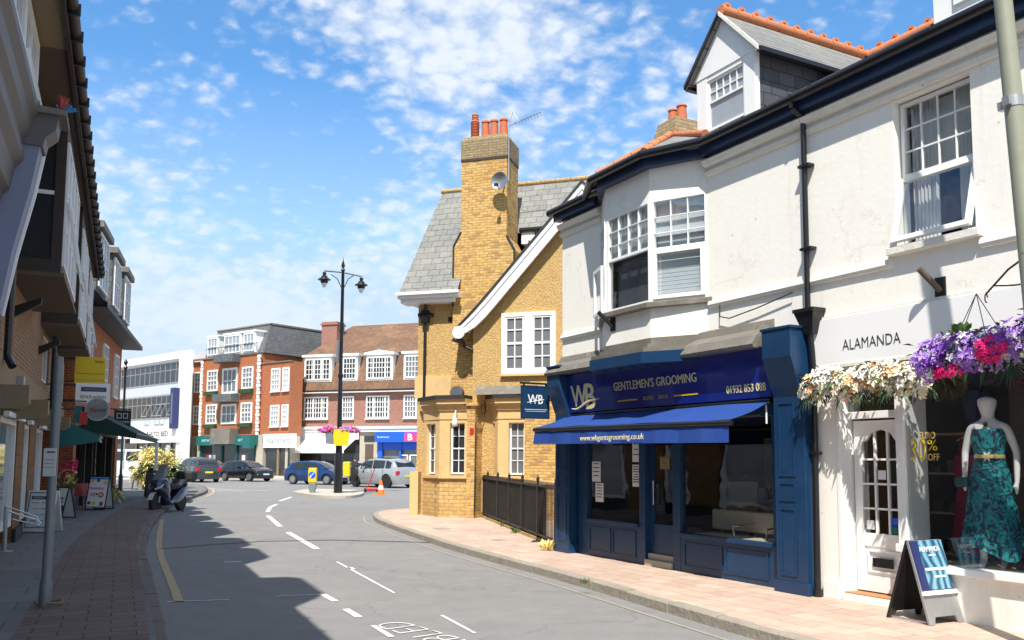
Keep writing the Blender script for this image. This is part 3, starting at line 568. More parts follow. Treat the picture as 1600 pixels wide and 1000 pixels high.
MB().box(dx1+.12, dx1+.2, dy-.1, 2.25, 7.12, 7.18).build('dormer_gutter', 'black_gloss', dm); MB().box(dx0-.2, dx0-.12, dy-.1, 2.25, 7.12, 7.18).build('dormer_gutter', 'black_gloss', dm)
m = MB(); ridge_tiles(m, (cxm, dy-.1, 8.02), (cxm, 3.35, 8.04), .085, True, .26); m.build('ridge_tiles', 'terracotta', dm, smooth='edge')
# rear chimney on the party wall
ch = T('chimney', None, None); ch.parent = bb
m = MB(); m.box(.10, .74, 2.0, 2.7, 6.6, 7.6); m.add([(.06, 1.96, 7.5), (.78, 1.96, 7.5), (.78, 2.74, 7.5), (.06, 2.74, 7.5), (.16, 2.06, 7.92), (.68, 2.06, 7.92), (.68, 2.64, 7.92), (.16, 2.64, 7.92)], [(0, 3, 2, 1), (4, 5, 6, 7), (0, 1, 5, 4), (1, 2, 6, 5), (2, 3, 7, 6), (3, 0, 4, 7)])
m.build('chimney_stack', 'cap_brick', ch)
def pot(m, x, y, z, h=.42, r=.11): m.lathe((x, y, z), [(r*1.05, 0), (r*1.0, h*.1), (r*.86, h*.75), (r*.82, h*.86), (r*.98, h*.9), (r*.98, h*.97), (r*.9, h), (r*.7, h), (r*.68, h*.8)], 14)
for x in (.31, .56):
    m = MB(); pot(m, x, 2.3, 7.9, .31, .10); m.build('chimney_pot', 'pot_clay', ch, smooth='edge')
# ---- shopfront
def road_patch(pts, lab):
    m = MB(); m.add([(*G(*p), .003) for p in pts], [tuple(range(len(pts)))]); tag(m.build('road_patch', lab), kind='structure')
fw = -.001
m = MB()   # lead flashing over the fascia
m.prism([(0, 3.42), (-.06, 3.40), (-.10, 3.30), (-.32, 3.20), (-.40, 3.10), (-.38, 3.06), (0, 3.06)], .12, 1.6, 'x')
m.prism([(1.2, 0), (1.9, -.62), (3.2, -.62), (4.0, 0)], 3.14, 3.20, 'z'); m.prism([(1.3, 0), (1.95, -.5), (3.15, -.5), (3.9, 0)], 3.20, 3.27, 'z'); m.prism([(1.3, 0), (1.97, -.43), (3.12, -.43), (3.88, 0)], 3.27, 3.36, 'z')
m.prism([(0, 3.40), (-.06, 3.38), (-.10, 3.28), (-.30, 3.18), (-.38, 3.06), (-.36, 3.02), (0, 3.02)], 3.7, 5.05, 'x')
m.build('lead_flashing', 'lead', bb)
m = MB(); m.prism([(1.3, 0), (1.92, -.66), (3.2, -.66), (3.95, -.2), (3.95, 0)], 2.98, 3.138, 'z'); cb = m.build('canopy', 'shop_blue', bb)
for i in range(4): MB().lathe((2.1+i*.35, -.5, 2.972), [(.035, 0), (.03, .006)], 10).build('downlight', 'chrome', cb)
def fy(z): return -.155-(z-2.43)*.10
m = MB(); m.add([(.50, fy(2.42), 2.42), (5.12, fy(2.42), 2.42), (5.12, fy(3.04), 3.04), (.50, fy(3.04), 3.04), (.5, 0, 2.42), (5.12, 0, 2.42), (5.12, 0, 3.04), (.5, 0, 3.04)], [(0, 1, 2, 3), (0, 4, 5, 1), (3, 2, 6, 7), (0, 3, 7, 4), (1, 5, 6, 2)])
fs = m.build('fascia_sign', 'fascia_blue', bb)
ft = lambda z: fy(z)-.002
text("GENTLEMEN'S GROOMING", 'cream_gold', fs, 1.88, 3.80, 2.70, 2.83, 0, yf=ft, ext=.006)
text("01932 853 088", 'cream_gold', fs, 4.36, 5.05, 2.50, 2.60, 0, yf=ft, ext=.006)
text("ESTD   2012", 'gold', fs, 2.60, 3.16, 2.52, 2.57, 0, yf=ft, ext=.003)
text("W", 'cream_gold', fs, .66, 1.12, 2.52, 2.86, 0, yf=ft, ext=.008, bold=.012, name='logo'); text("B", 'cream_gold', fs, 1.08, 1.36, 2.46, 2.87, 0, yf=ft, ext=.008, bold=.012, name='logo')
m = MB(); sw = []
for i in range(17):
    t = i/16; sw.append((.68+.8*t, fy(2.6)-.012, 2.50+.03*sin(t*pi*2.2+3.6)+.14*t*t))
for i in range(16): m.tube(sw[i], sw[i+1], .008+.014*sin(pi*i/16), .008+.014*sin(pi*(i+1)/16), 6)
m.build('logo_swash', 'cream_gold', fs)
for a in (1.95, 3.30): MB().box(a, a+.5, fy(2.54)-.006, fy(2.54)+.01, 2.53, 2.55).build('gold_bar', 'yellow_sign', fs)
def panel(m, a, b, c, d, y, w=.022):   # raised moulding
    m.frame(a, b, c, d, y-.012, y+.004, w)
for nm, (a, b, oy) in dict(r=(5.17, 5.64, -.17), l=(.14, .56, -.18)).items():
    m = MB(); m.box(a, b, oy, -.001 if nm == 'l' else .0, .12, 2.42); m.box(a-.03, b+.03, oy-.02, -.002, .121, .26)
    w0 = a-.03; w0 = a+.0; m.prism([(oy+.01, 2.38), (oy-.04, 2.5), (oy-.17, 2.86), (oy-.17, 3.19), (-.003, 3.19), (-.003, 2.38)], w0, b-.02, 'x'); m.box(w0-.02, b+.0, oy-.185, -.004, 3.19, 3.22)
    p = m.build('pilaster', 'shop_blue', bb, bevel=.004)
    m = MB()
    for z0, z1 in ((.32, 1.10), (1.18, 1.40), (1.47, 2.34)): panel(m, a+.07, b-.15 if nm == 'r' else b-.06, z0, z1, oy)
    m.build('panel_moulding', 'shop_blue', p)
m = MB(); m.box(.60, 5.12, -.02, .06, 2.2, 2.42); m.box(.60, 5.12, -.05, -.02, 2.36, 2.419)
for a, b in ((.60, .86), (2.28, 2.42), (3.06, 3.22), (4.98, 5.12)): m.box(a, b, -.025, .07, .12, 2.2)
m.build('shopfront_frame', 'shop_blue', bb, bevel=.004)
for a, b, k, zt in ((.86, 2.28, 2, .66), (3.22, 4.98, 2, .60)):
    m = MB(); m.box(a, b, -.02, .05, .12, zt); m.box(a-.0, b+.0, -.075, .06, zt, zt+.05); r = m.build('stall_riser', 'shop_blue', bb, bevel=.004)
    m = MB(); 
    for i in range(k): u0 = a+.06+(b-a-.12)*i/k; panel(m, u0+.02, u0+(b-a-.12)/k-.03, .2, zt-.07, -.02)
    m.build('panel_moulding', 'shop_blue', r)
    MB().box(a, b, .03, .036, zt+.05, 2.2).build('shop_window', 'clear_glass', bb)
dr = T('door', None, None); dr.parent = bb
MB().frame(2.42, 3.06, .30, 2.18, .06, .11, .09).build('door_frame', 'shop_blue', dr); m = MB(); m.box(2.51, 2.97, .065, .105, .39, .72); m.build('door_panel', 'shop_blue', dr)
MB().box(2.51, 2.97, .08, .086, .72, 2.09).build('pane', 'clear_glass', dr); MB().path([(2.56, .02, 1.0), (2.56, .02, 1.35)], .012).build('handle', 'chrome', dr)
m = MB(); m.box(2.43, 3.05, -.05, .3, .12, .21); m.box(2.43, 3.05, .02, .3, .21, .295); m.build('doorstep', 'concrete', bb)
# barber's room
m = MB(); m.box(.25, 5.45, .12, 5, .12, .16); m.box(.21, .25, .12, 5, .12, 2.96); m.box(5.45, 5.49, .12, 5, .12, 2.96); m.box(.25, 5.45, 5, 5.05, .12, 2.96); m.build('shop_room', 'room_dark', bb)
# things inside
bn = T('bench_seat', 'cream upholstered waiting bench with metal legs behind the right barber window', 'bench', wp(FA, 3.75, .40)+(.16,), AR)
m = MB(); m.box(-.6, .9, -.2, .26, .38, .47); m.build('seat', 'leather_cream', bn, bevel=.03); m = MB(); m.box(-.6, .9, .2, .28, .52, .80); m.build('backrest', 'leather_cream', bn, bevel=.03)
for x in (-.5, .2, .8): MB().path([(x, -.15, 0), (x, -.15, .34)], .012).path([(x, .3, 0), (x, .3, .6)], .012).build('leg', 'chrome', bn)
for x in (.25, .85): MB().path([(x, -.15, .34), (x, -.17, .62), (x, .28, .66)], .012).build('armrest', 'chrome', bn)
def flat(name, label, cat, F, x0, x1, z0, z1, y, mt, group=None, lines=0, lm='ink'):
    t = T(name, label, cat, F @ Vector(((x0+x1)/2, y, z0)), F.to_euler().z, group); w = (x1-x0)/2; h = z1-z0
    MB().box(-w, w, 0, .006, 0, h).build('sheet', mt, t)
    if lines:
        m = MB()
        for i in range(lines): zz = h*(.9-.8*i/lines); k = random.uniform(.4, .85); m.box(-w*k, w*k, -.002, 0, zz-h*.022, zz+h*.022)
        m.build('print', lm, t)
    return t
flat('poster', 'paper poster taped low in the left barber window, the upper of two', 'poster', FA, .96, 1.20, 1.30, 1.62, .02, 'paper', lines=4)
flat('poster', 'tilted paper poster in the left barber window, the lower of two', 'poster', FA, 1.06, 1.28, .98, 1.28, .018, 'paper', lines=5)
flat('poster', 'green and white notice stuck high beside the barber door', 'poster', FA, 2.06, 2.24, 1.62, 1.92, .02, 'paper', lines=3, lm='teal')
flat('poster', 'white price list in the left barber window next to the door', 'poster', FA, 2.06, 2.24, 1.25, 1.58, .019, 'paper', lines=7)
flat('door_sign', 'small tan open sign hanging in the barber door', 'sign', FA, 2.66, 2.88, 1.52, 1.70, .072, 'bracket_stone', lines=2)
t = T('mirror_frame', 'white framed mirror on the right wall inside the barber shop', 'mirror', wp(FA, 4.2, 2.4)+(.16,), AR)
MB().frame(-.7, .9, .7, 2.1, 0, .06, .07).box(.06, .11, .005, .055, .77, 2.03).build('frame', 'steel', t); MB().box(-.63, .83, .03, .035, .77, 2.03).build('mirror_glass', 'pane_mid', t)
t = T('barber_chair', 'dark barber chair seen through the barber door glass', 'chair', wp(FA, 2.3, 1.9)+(.16,), AR+.5)
MB().lathe((0, 0, 0), [(.28, 0), (.26, .04), (.05, .06), (.05, .4)], 16).build('base', 'chrome', t); MB().box(-.25, .25, -.25, .25, .4, .52).build('seat', 'black_matt', t, bevel=.04); MB().box(-.25, .25, .2, .3, .55, 1.15).build('backrest', 'leather_cream', t, bevel=.04)
t = T('wall_poster', 'pale framed pictures on the wall deep inside the barber shop', 'picture', wp(FA, 1.6, 2.6)+(1.2,), AR); MB().box(-.25, .15, 0, .03, 0, .22).build('frame', 'pane_mid', t); MB().box(.3, .55, .0, .03, -.25, 0).build('frame', 'paper', t)
for i, (x, lab) in enumerate(((1.25, 'left'), (3.3, 'middle'))):
    t = T('barber_counter', ('counter with bottles and a mirror at the left of the barber shop' if i == 0 else 'counter with bottles and a mirror behind the barber door'), 'counter', wp(FA, x, 3.6)+(.16,), AR)
    MB().box(-.5, .5, 0, .35, .72, .78).build('worktop', 'beige_wall', t); MB().box(-.45, .45, .05, .33, 0, .72).build('cupboard', 'white_paint', t); w_ = MB().frame(-.4, .4, 1.0, 1.9, .3, .35, .04).build('mirror_frame', 'gold', t); MB().box(-.36, .36, .32, .33, 1.04, 1.86).build('mirror', 'pane_lead', w_)
    for k in range(6): MB().lathe((-.38+k*.13, .12, .78), [(.03, 0), (.03, .12), (.012, .15), (.012, .19)], 8).build('bottle', ('teal', 'paper', 'red_paint', 'gold', 'steel', 'sky_blue')[k], t)
# awning
aw = T('awning', 'open blue canvas awning with gold web address over the barber windows', 'awning', (AX, AY, 0), AR)
m = MB(); m.add([(.42, -.13, 2.37), (5.05, -.13, 2.37), (5.03, -.72, 2.13), (.40, -.72, 2.17), (.42, -.13, 2.355), (5.05, -.13, 2.355), (5.03, -.72, 2.115), (.40, -.72, 2.155)], [])
m = MB(); nu, nv_ = 36, 8
def cz(i, j): u = i/nu; v = j/nv_; return (.42-.02*v+(4.63)*u, -.13-.59*v, 2.37-(.20+.04*u)*v-.022*sin(pi*v)*(1+.35*sin(u*41))+.006*sin(u*17+v*3))
for i in range(nu):
    for j in range(nv_): m.quad(cz(i, j), cz(i+1, j), cz(i+1, j+1), cz(i, j+1))
m.build('canvas', 'awning_blue', aw, smooth=True, norm=False)
m = MB(); m.tube((.38, -.73, 2.135), (5.05, -.73, 2.095), .035, n=10); m.tube((.40, -.11, 2.38), (5.08, -.11, 2.38), .04, n=10); m.build('bar', 'black_gloss', aw, smooth='edge')
m = MB(); nv = 40
for i in range(nv):
    a = .40+4.61*i/nv; b = .40+4.61*(i+1)/nv; za = 2.10-.04*i/nv; zb = 2.10-.04*(i+1)/nv; ya = -.745-.018*sin(i*.9)-.01*sin(i*2.3); yb = -.745-.018*sin((i+1)*.9)-.01*sin((i+1)*2.3)
    m.quad((a, -.735, za), (b, -.735, zb), (b, yb-.02, zb-.20), (a, ya-.02, za-.20))
vl = m.build('valance', 'awning_blue', aw, norm=False, smooth=True)
text('www.wbgentsgrooming.co.uk', 'cream_gold', vl, 1.87, 3.44, 1.905, 2.01, -.80, ext=.004)
for x in (.55, 4.9): MB().path([(x, -.12, 2.22), (x-.3 if x > 3 else x+.3, -.4, 2.18), (x, -.70, 2.10)], .018).build('arm', 'black_gloss', aw)
MB().path([(4.98, -.1, 2.1), (4.98, -.1, 2.33)], .012).build('crank', 'paper', aw)
# hanging WB sign
hs = T('hanging_sign', 'square navy sign with white WB monogram hanging from a bracket at the barber shop corner', 'sign', wp(FA, .1, 0)+(0,), AR)
Ms = Matrix.Translation((-.25, -.15, 2.36)) @ Matrix.Rotation(radians(90), 4, 'Z')
m = MB(); m.box(-.52, .0, -.02, .02, 0, .54); m.build('sign_board', 'shop_blue', hs, M=Ms); MB().frame(-.535, .015, -.015, .555, -.025, .025, .02).build('sign_frame', 'navy_paint', hs, M=Ms)
text('WB', 'paper', hs, -.42, -.12, .24, .40, -.021, M=Ms, name='monogram', bold=.01); m = MB(); m.box(-.48, -.04, -.023, -.02, .14, .148); m.box(-.46, -.06, -.023, -.02, .11, .116); m.tube((-.43, -.024, .26), (-.1, -.024, .32), .006); m.build('print', 'paper', hs, M=Ms)
m = MB(); m.box(-.56, .12, -.02, .02, .58, .61); m.box(-.5, -.47, -.01, .01, .555, .58); m.box(-.06, -.03, -.01, .01, .555, .58); m.build('bracket', 'black_gloss', hs, M=Ms)
# drainpipe between the two fronts
dp = T('drainpipe', 'black drainpipe with hopper running down between the blue shop and the white boutique', 'drainpipe', wp(FA, 5.72, -.08)+(.12,), AR)
m = MB(); m.path([(-.12, -.12, 5.80), (-.12, -.12, 5.72), (-.08, .02, 5.62), (-.08, .02, 3.3)], .033, 12); m.path([(-.02, -.02, 3.05), (-.02, .02, 2.6), (-.02, .0, .02)], .036, 12); m.lathe((-.02, .0, .0), [(.05, 0), (.05, .08)], 12); m.build('pipe', 'black_gloss', dp, smooth='edge')
m = MB(); m.add([(-.17, -.12, 3.25), (.12, -.12, 3.25), (.12, .1, 3.25), (-.17, .1, 3.25), (-.08, -.06, 3.0), (.05, -.06, 3.0), (.05, .08, 3.0), (-.08, .08, 3.0)], [(0, 1, 2, 3), (7, 6, 5, 4), (0, 4, 5, 1), (1, 5, 6, 2), (2, 6, 7, 3), (3, 7, 4, 0)]); m.box(-.18, .13, -.13, .1, 3.25, 3.29); m.build('hopper', 'black_gloss', dp)
for z in (1.6, 2.4, 4.0, 5.0): MB().box(-.14, .03, -.03, .07, z, z+.03).build('pipe_clip', 'black_gloss', dp)
for a, (x, z) in (('grey metal flag holder below the bay window of the barber house', (2.18, 3.66)), ('rusty flag pole socket on the boutique wall under the upper window', (7.32, 3.38))):
    t = T('flag_holder', a, 'bracket', wp(FA, x, 0 if x > 5 else -.4)+(z,), AR); MB().box(-.06, .06, -.015, -.001, -.09, .12).build('plate', 'black_matt', t); MB().tube((0, -.01, -.02), (-.08, -.22, .20), .032, n=12).build('socket', 'soffit_brown' if x > 5 else 'black_gloss', t)
# cable looping over the blue shop
tag(MB().path([FA @ Vector(p) for p in [(4.1, -.03, 3.72), (4.12, -.05, 3.55), (4.3, -.05, 3.5), (4.8, -.05, 3.56), (5.4, -.05, 3.66)]], .008, 6).build('cable', 'black_matt'), 'thin black cable looping along the white wall above the blue pilaster', 'cable')
# ================================================================== boutique building
al = T('boutique_building', 'white rendered house with tall upper window above the boutique door and shop window', 'building', (AX, AY, 0), AR)
X1 = 15.0
m = MB(); m.wall(5.63, X1, 3.27, 5.80, [(6.83, 7.72, 3.90, 5.50), (10.4, 11.3, 3.9, 5.5)], 0, .16); m.box(5.63, 5.95, .0, .3, .12, 3.27); m.box(X1-.1, X1, .01, D7, 0, 5.8); m.box(5.64, X1-.1, D7-.1, D7, 0, 5.8); m.box(5.63, 5.7, .31, D7, 0, 3.2)
m.box(5.96, X1, .02, 3, 3.0, 3.2); m.box(9.4, X1, 0.0, .3, .12, 3.27)
m.build('wall', 'white_render', al)
for a, b in ((5.63, 6.76), (7.77, X1)): MB().prism([(.0, 3.70), (-.035, 3.705), (-.05, 3.74), (-.035, 3.80), (0, 3.81)], a, b, 'x').build('string_course', 'trim_cream', al)
MB().box(5.7, X1, -.03, -.001, 3.26, 3.30).build('sign_moulding', 'trim_cream', al)
m = MB(); cornice(m, 5.63, X1); m.build('cornice', 'trim_cream', al); MB().box(5.64, X1, -.14, -.001, 5.80, 5.93).build('eaves_board', 'navy_paint', al)
m = MB(); m.tube((5.64, -.2, 5.955), (X1, -.2, 5.985), .062, n=12)
for i in range(22): m.box(5.9+i*.8, 5.925+i*.8, -.255, -.13, 5.94, 6.015) if i < 11 else None
m.build('gutter', 'black_gloss', al, smooth='edge')
m = MB(); m.add([(5.63, -.2, 6.0), (X1, -.2, 6.0), (X1, 3.4, zr(3.4)), (5.63, 3.4, zr(3.4)), (5.63, 7.1, 5.9), (X1, 7.1, 5.9), (5.63, -.2, 5.93), (X1, -.2, 5.93)], [(0, 1, 2, 3), (3, 2, 5, 4), (0, 1, 7, 6), (6, 0, 3, 4), (7, 5, 2, 1), (6, 4, 5, 7)]); m.build('roof', 'slate', al)
m = MB(); ridge_tiles(m, (5.64, 3.4, 8.05), (X1, 3.4, 8.05), .09, True); m.build('ridge_tiles', 'terracotta', al, smooth='edge')
d2 = T('dormer', None, None); d2.parent = al
m = MB(); m.box(7.15, 8.5, .3, 2.5, 6.1, 7.5); m.build('dormer_front', 'white_paint', d2); m = MB(); m.prism([(7.05, 7.5), (8.6, 7.5), (7.82, 8.2)], .2, 3.2); m.build('dormer_roof', 'slate', d2)
window(d2, 7.4, 8.25, 6.4, 7.3, .27, 4, 2, .04, .016, .05, 'pane_lead', meet=6.8, lower=1, name='dormer_window')
# upper window with open sash
w = MB(); w.frame(6.85, 7.70, 3.91, 5.48, .10, .16, .035); w.box(6.885, 7.665, .10, .15, 4.62, 4.70)
for i in range(1, 4): xx = 6.885+.78*i/4; w.box(xx-.006, xx+.006, .115, .14, 4.7, 5.445)
for j in range(1, 3): zz = 4.7+.745*j/3; w.box(6.885, 7.665, .117, .139, zz-.008, zz+.008)
w = w.build('window', 'white_paint', al); MB().box(6.88, 7.67, .128, .134, 4.7, 5.45).build('pane', 'clear_glass', w)
Mo = Matrix.Translation((0, .10, 4.66)) @ Matrix.Rotation(radians(-15), 4, 'X')
MB().frame(6.83, 7.72, -.74, .0, -.02, .03, .05).build('open_sash', 'white_paint', w, M=Mo); MB().box(6.87, 7.68, .0, .006, -.70, -.04).build('pane', 'clear_glass', w, M=Mo)
m = MB(); m.box(6.76, 7.80, -.09, .12, 3.82, 3.905); m.build('sill', 'trim_cream', al, bevel=.008)
m = MB()
for a, b in ((6.86, 7.17), (7.40, 7.70)):
    n = 14
    for i in range(n): x = a+(b-a)*i/n; x2 = a+(b-a)*(i+1)/n; m.quad((x, .26+.02*(i % 2), 3.9), (x2, .26+.02*((i+1) % 2), 3.9), (x2, .26+.02*((i+1) % 2), 5.5), (x, .26+.02*(i % 2), 5.5))
m.box(6.86, 7.70, .30, .305, 4.75, 5.48); m.build('curtain', 'curtain', al, norm=False)
MB().box(6.7, 7.9, .9, .92, 3.7, 5.7).build('room_back', 'navy_print', al)
window(al, 10.42, 11.28, 3.91, 5.48, .1, 4, 4, .04, .016, .06, 'pane_lead', meet=4.66)
# sign board
sb = MB().box(5.72, 9.6, -.05, -.002, 2.735, 3.262).build('fascia_sign', 'sign_white', al)
text('ALAMANDA', 'ink', sb, 6.12, 6.87, 2.885, 3.0, -.052, ext=.003, bold=-.012)
MB().box(5.7, 9.6, -.06, -.0, 2.70, 2.733).box(5.69, 5.719, -.06, -.002, 2.733, 3.26).build('sign_trim', 'trim_cream', al)
# shop front: door side
m = MB(); m.box(5.95, 6.0, -.01, .35, .12, 2.7); m.box(6.74, 6.84, -.02, .35, .12, 2.7); m.box(6.0, 6.74, .12, .2, 2.12, 2.20); m.box(6.0, 6.74, .0, .2, 2.62, 2.7); m.box(6.0, 6.74, -.03, .35, .12, .20); m.box(6.72, 6.86, -.05, .06, .72, .80)
m.box(5.74, 5.95, -.04, 0, .12, .30); m.build('shopfront_frame', 'white_paint', al, bevel=.004)
MB().box(6.0, 6.74, .15, .156, 2.2, 2.62).build('transom_pane', 'clear_glass', al)
MB().box(6.0, 6.74, .0, 1.2, .20, .215).build('door_floor', 'wood_floor', al)
bd = T('door', None, None); bd.parent = al; Md = RM(6.02, .20, 0, 0)
m = MB(); W_ = .70
m.box(0, .10, 0, .045, .23, 2.1); m.box(W_-.10, W_, 0, .045, .23, 2.1); m.box(.10, W_-.10, 0, .045, .23, .40); m.box(.10, W_-.10, 0, .045, .72, .86)
m.prism([(.10, 2.1), (.10, 1.86), (.16, 1.88), (.22, 1.96), (.35, 2.0), (.48, 1.96), (.54, 1.88), (.60, 1.86), (.60, 2.1)], 0, .045)
m.box(.10, .60, .015, .035, .40, .72)
for i in (1, 2): m.box(.10+.5*i/3-.011, .10+.5*i/3+.011, .006, .04, .86, 2.0)
for j in (1, 2, 3): m.box(.10, .60, .006, .038, .86+.27*j-.011, .86+.27*j+.011)
m.frame(.15, .55, .44, .68, -.008, .016, .02)
m.build('door_leaf', 'white_paint', bd, M=Md); MB().box(.10, .60, .02, .025, .86, 2.0).build('pane', 'clear_glass', bd, M=Md)
MB().frame(.22, .48, .50, .60, -.02, -.006, .02).box(.24, .46, -.012, -.002, .52, .58).build('letterbox', 'black_gloss', bd, M=Md)
for nm, a, c, mtl in (('notice', .30, 1.45, 'paper'), ('notice', .13, .90, 'paper'), ('sticker', .45, .94, 'bright_blue'), ('sticker', .45, .87, 'teal')): MB().box(a, a+.10, .016, .018, c, c+.10).build(nm, mtl, bd, M=Md)
# shop window
m = MB(); m.box(6.86, 9.4, -.04, .2, .12, .56); m.build('stall_riser', 'white_render', al); MB().box(6.84, 9.4, -.11, .12, .56, .63).build('sill', 'white_paint', al, bevel=.008)
MB().box(6.84, 9.4, .02, .03, .63, 2.7).build('shop_window', 'clear_glass', al)
m = MB(); m.box(6.84, 9.4, .03, 1.1, .50, .60); m.build('display_floor', 'beige_wall', al)
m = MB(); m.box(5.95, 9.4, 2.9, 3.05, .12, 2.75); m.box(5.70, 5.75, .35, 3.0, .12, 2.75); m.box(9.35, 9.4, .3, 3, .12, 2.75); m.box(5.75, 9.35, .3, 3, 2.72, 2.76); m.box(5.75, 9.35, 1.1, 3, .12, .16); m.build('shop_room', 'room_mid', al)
MB().box(7.25, 9.3, 1.15, 1.2, .6, 2.7).build('display_back', 'soffit_brown', al)
m = MB()
for x0 in (6.9,):
    for z in (.6, 1.05, 1.5, 1.95): m.box(x0-.7, x0+.4, 1.2, 1.5, z, z+.025)
m.build('display_shelf', 'beige_wall', al)
m = MB(); random.seed(3)
for x0 in (6.9,):
    for z in (.625, 1.075, 1.525):
        for i in range(5): x = x0-.65+i*.2; m.box(x, x+random.uniform(.06, .13), 1.22, 1.42, z, z+random.uniform(.05, .2))
m.build('shelf_goods', 'soffit_brown', al)
text('EURO', 'gold', al, 7.0, 7.18, 1.88, 1.95, .016, name='window_lettering'); text('30', 'yellow_sign', al, 6.89, 7.07, 1.66, 1.88, .016, name='window_lettering', bold=-.01); text('%', 'yellow_sign', al, 7.09, 7.20, 1.76, 1.87, .016, name='window_lettering', bold=-.01); text('OFF', 'gold', al, 7.09, 7.22, 1.66, 1.73, .016, name='window_lettering')
# ---- mannequins (skinned body)
def skinbody(name, J, E, mt, parent, sub=2):
    me = bpy.data.meshes.new(name); me.from_pydata([j[0] for j in J], E, []); o = bpy.data.objects.new(name, me); COL.objects.link(o); o.parent = parent
    sk = o.modifiers.new('skin', 'SKIN'); sk.use_smooth_shade = True
    for i, j in enumerate(J):
        r = j[1] if isinstance(j[1], tuple) else (j[1], j[1]); v = me.skin_vertices[0].data[i]; v.radius = r; v.use_root = (i == 0)
    su = o.modifiers.new('sub', 'SUBSURF'); su.levels = sub; su.render_levels = sub
    bpy.context.view_layer.update(); dg = bpy.context.evaluated_depsgraph_get(); nm = bpy.data.meshes.new_from_object(o.evaluated_get(dg)); o.modifiers.clear(); o.data = nm; nm.materials.clear(); nm.materials.append(MT[mt])
    for p in nm.polygons: p.use_smooth = True
    return o
def figure(parent, h=1.72, mt='mannequin_white', arms=((.22, -.02, .95), (.22, .02, .95)), legs=((.08, -.06), (.08, .05)), name='body', head=True):
    k = h/1.72
    def P(x, y, z, r): return ((x*k, y*k, z*k), tuple(q*k for q in r) if isinstance(r, tuple) else r*k)
    J = [P(0, 0, .95, (.15, .10)), P(0, 0, 1.12, (.125, .085)), P(0, -.01, 1.30, (.15, .095)), P(0, 0, 1.43, (.10, .07)), P(0, 0, 1.50, .05), P(0, -.01, 1.57, (.075, .085)), P(0, -.015, 1.65, (.10, .125)), P(0, -.01, 1.71, (.085, .105))]
    E = [(0, 1), (1, 2), (2, 3), (3, 4), (4, 5), (5, 6), (6, 7)]
    for s, (ax, ay, az), (lx, ly) in ((-1, arms[0], legs[0]), (1, arms[1], legs[1])):
        b = len(J); J += [P(s*.16, 0, 1.40, .05), P(s*(.16+.6*(ax-.16)+.03), .02, 1.16, .036), P(s*ax, ay, az, .026), P(s*ax, ay-.015, az-.07, (.03, .018)), P(s*(ax-.005), ay-.02, az-.15, (.012, .01)), P(s*(ax-.03), ay-.05, az-.08, .009)]
        E += [(3, b), (b, b+1), (b+1, b+2), (b+2, b+3), (b+3, b+4), (b+3, b+5)]
        b = len(J); J += [P(s*.085, 0, .88, .085), P(s*lx, (ly)*.4, .48, .055), P(s*lx, ly+.02, .09, .035), P(s*lx, ly-.1, .03, .028)]
        E += [(0, b), (b, b+1), (b+1, b+2), (b+2, b+3)]
    return skinbody(name, J, E, mt, parent)
def loftring(m, rings, n=32):
    vs = []
    for cx_, cy_, z, rx, ry, wv in rings:
        for i in range(n): t = 2*pi*i/n; f = 1+wv*sin(t*7+z*3)+wv*.5*sin(t*11); vs.append((cx_+cos(t)*rx*f, cy_+sin(t)*ry*f, z+(wv*.5*sin(t*3+1) if wv > .08 else 0)))
    fs = []
    for j in range(len(rings)-1):
        for i in range(n): fs.append((j*n+i, j*n+(i+1) % n, (j+1)*n+(i+1) % n, (j+1)*n+i))
    m.add(vs, fs)
def mannequin(x, y, label, dressmat, h=1.64, rz=0, arms=((.22, -.05, .92), (.24, -.03, .90))):
    t = T('mannequin', label, 'mannequin', wp(FA, x, y)+(.60,), AR+rz, 'mannequins in the boutique window'); figure(t, h, arms=arms)
    k = h/1.72; m = MB(); loftring(m, [(0, -.01*k, 1.385*k, .150*k, .105*k, .0), (0, -.01, 1.30*k, .163*k, .115*k, .01), (0, 0, 1.15*k, .138*k, .1*k, .01), (0, 0, 1.09*k, .137*k, .1*k, .01), (0, 0, .95*k, .175*k, .13*k, .03), (0, 0, .75*k, .20*k, .155*k, .05), (0, 0, .5*k, .23*k, .19*k, .07), (0, -.01, .3*k, .27*k, .22*k, .09), (0, -.01, .17*k, .30*k, .25*k, .12)])
    m.build('dress', dressmat, t, smooth=True); return t
mq = mannequin(7.56, .30, 'white faceless mannequin in a strapless teal patterned dress holding a clutch bag', 'dress_print', h=1.70, rz=.35)
m = MB(); m.lathe((0, 0, 1.085), [(.137, 0), (.139, .02), (.137, .035)], 24); m.build('belt', 'gold', mq); m = MB()
for i in range(6): a = i*pi/3; m.tube((.0, -.105, 1.1), (cos(a)*.05, -.115, 1.1+sin(a)*.05), .016, .006, 6)
m.build('brooch', 'mannequin_white', mq); MB().box(-.29, -.17, -.16, -.02, .80, .90).build('clutch_bag', 'teal_dark', mq, bevel=.02); MB().tube((0, -.10, 1.40), (0, -.115, 1.43), .02, n=8).build('necklace', 'ink', mq)
mannequin(8.22, .32, 'mannequin in a sky blue dress at the right edge of the boutique window', 'sky_blue', rz=.2)
pk = T('hanging_dress', 'magenta strappy dress on a hanger stand behind the boutique glass', 'dress', wp(FA, 6.85, 1.0)+(.6,), AR)
m = MB(); loftring(m, [(0, 0, 1.12, .14, .08, .01), (0, 0, .95, .15, .09, .01), (0, 0, .8, .12, .08, .01), (0, 0, .4, .17, .11, .06), (0, 0, .05, .2, .14, .08)]); m.path([(-.1, 0, 1.1), (-.07, 0, 1.3)], .01).path([(.1, 0, 1.1), (.07, 0, 1.3)], .01); m.build('cloth', 'magenta_cloth', pk, smooth=True)
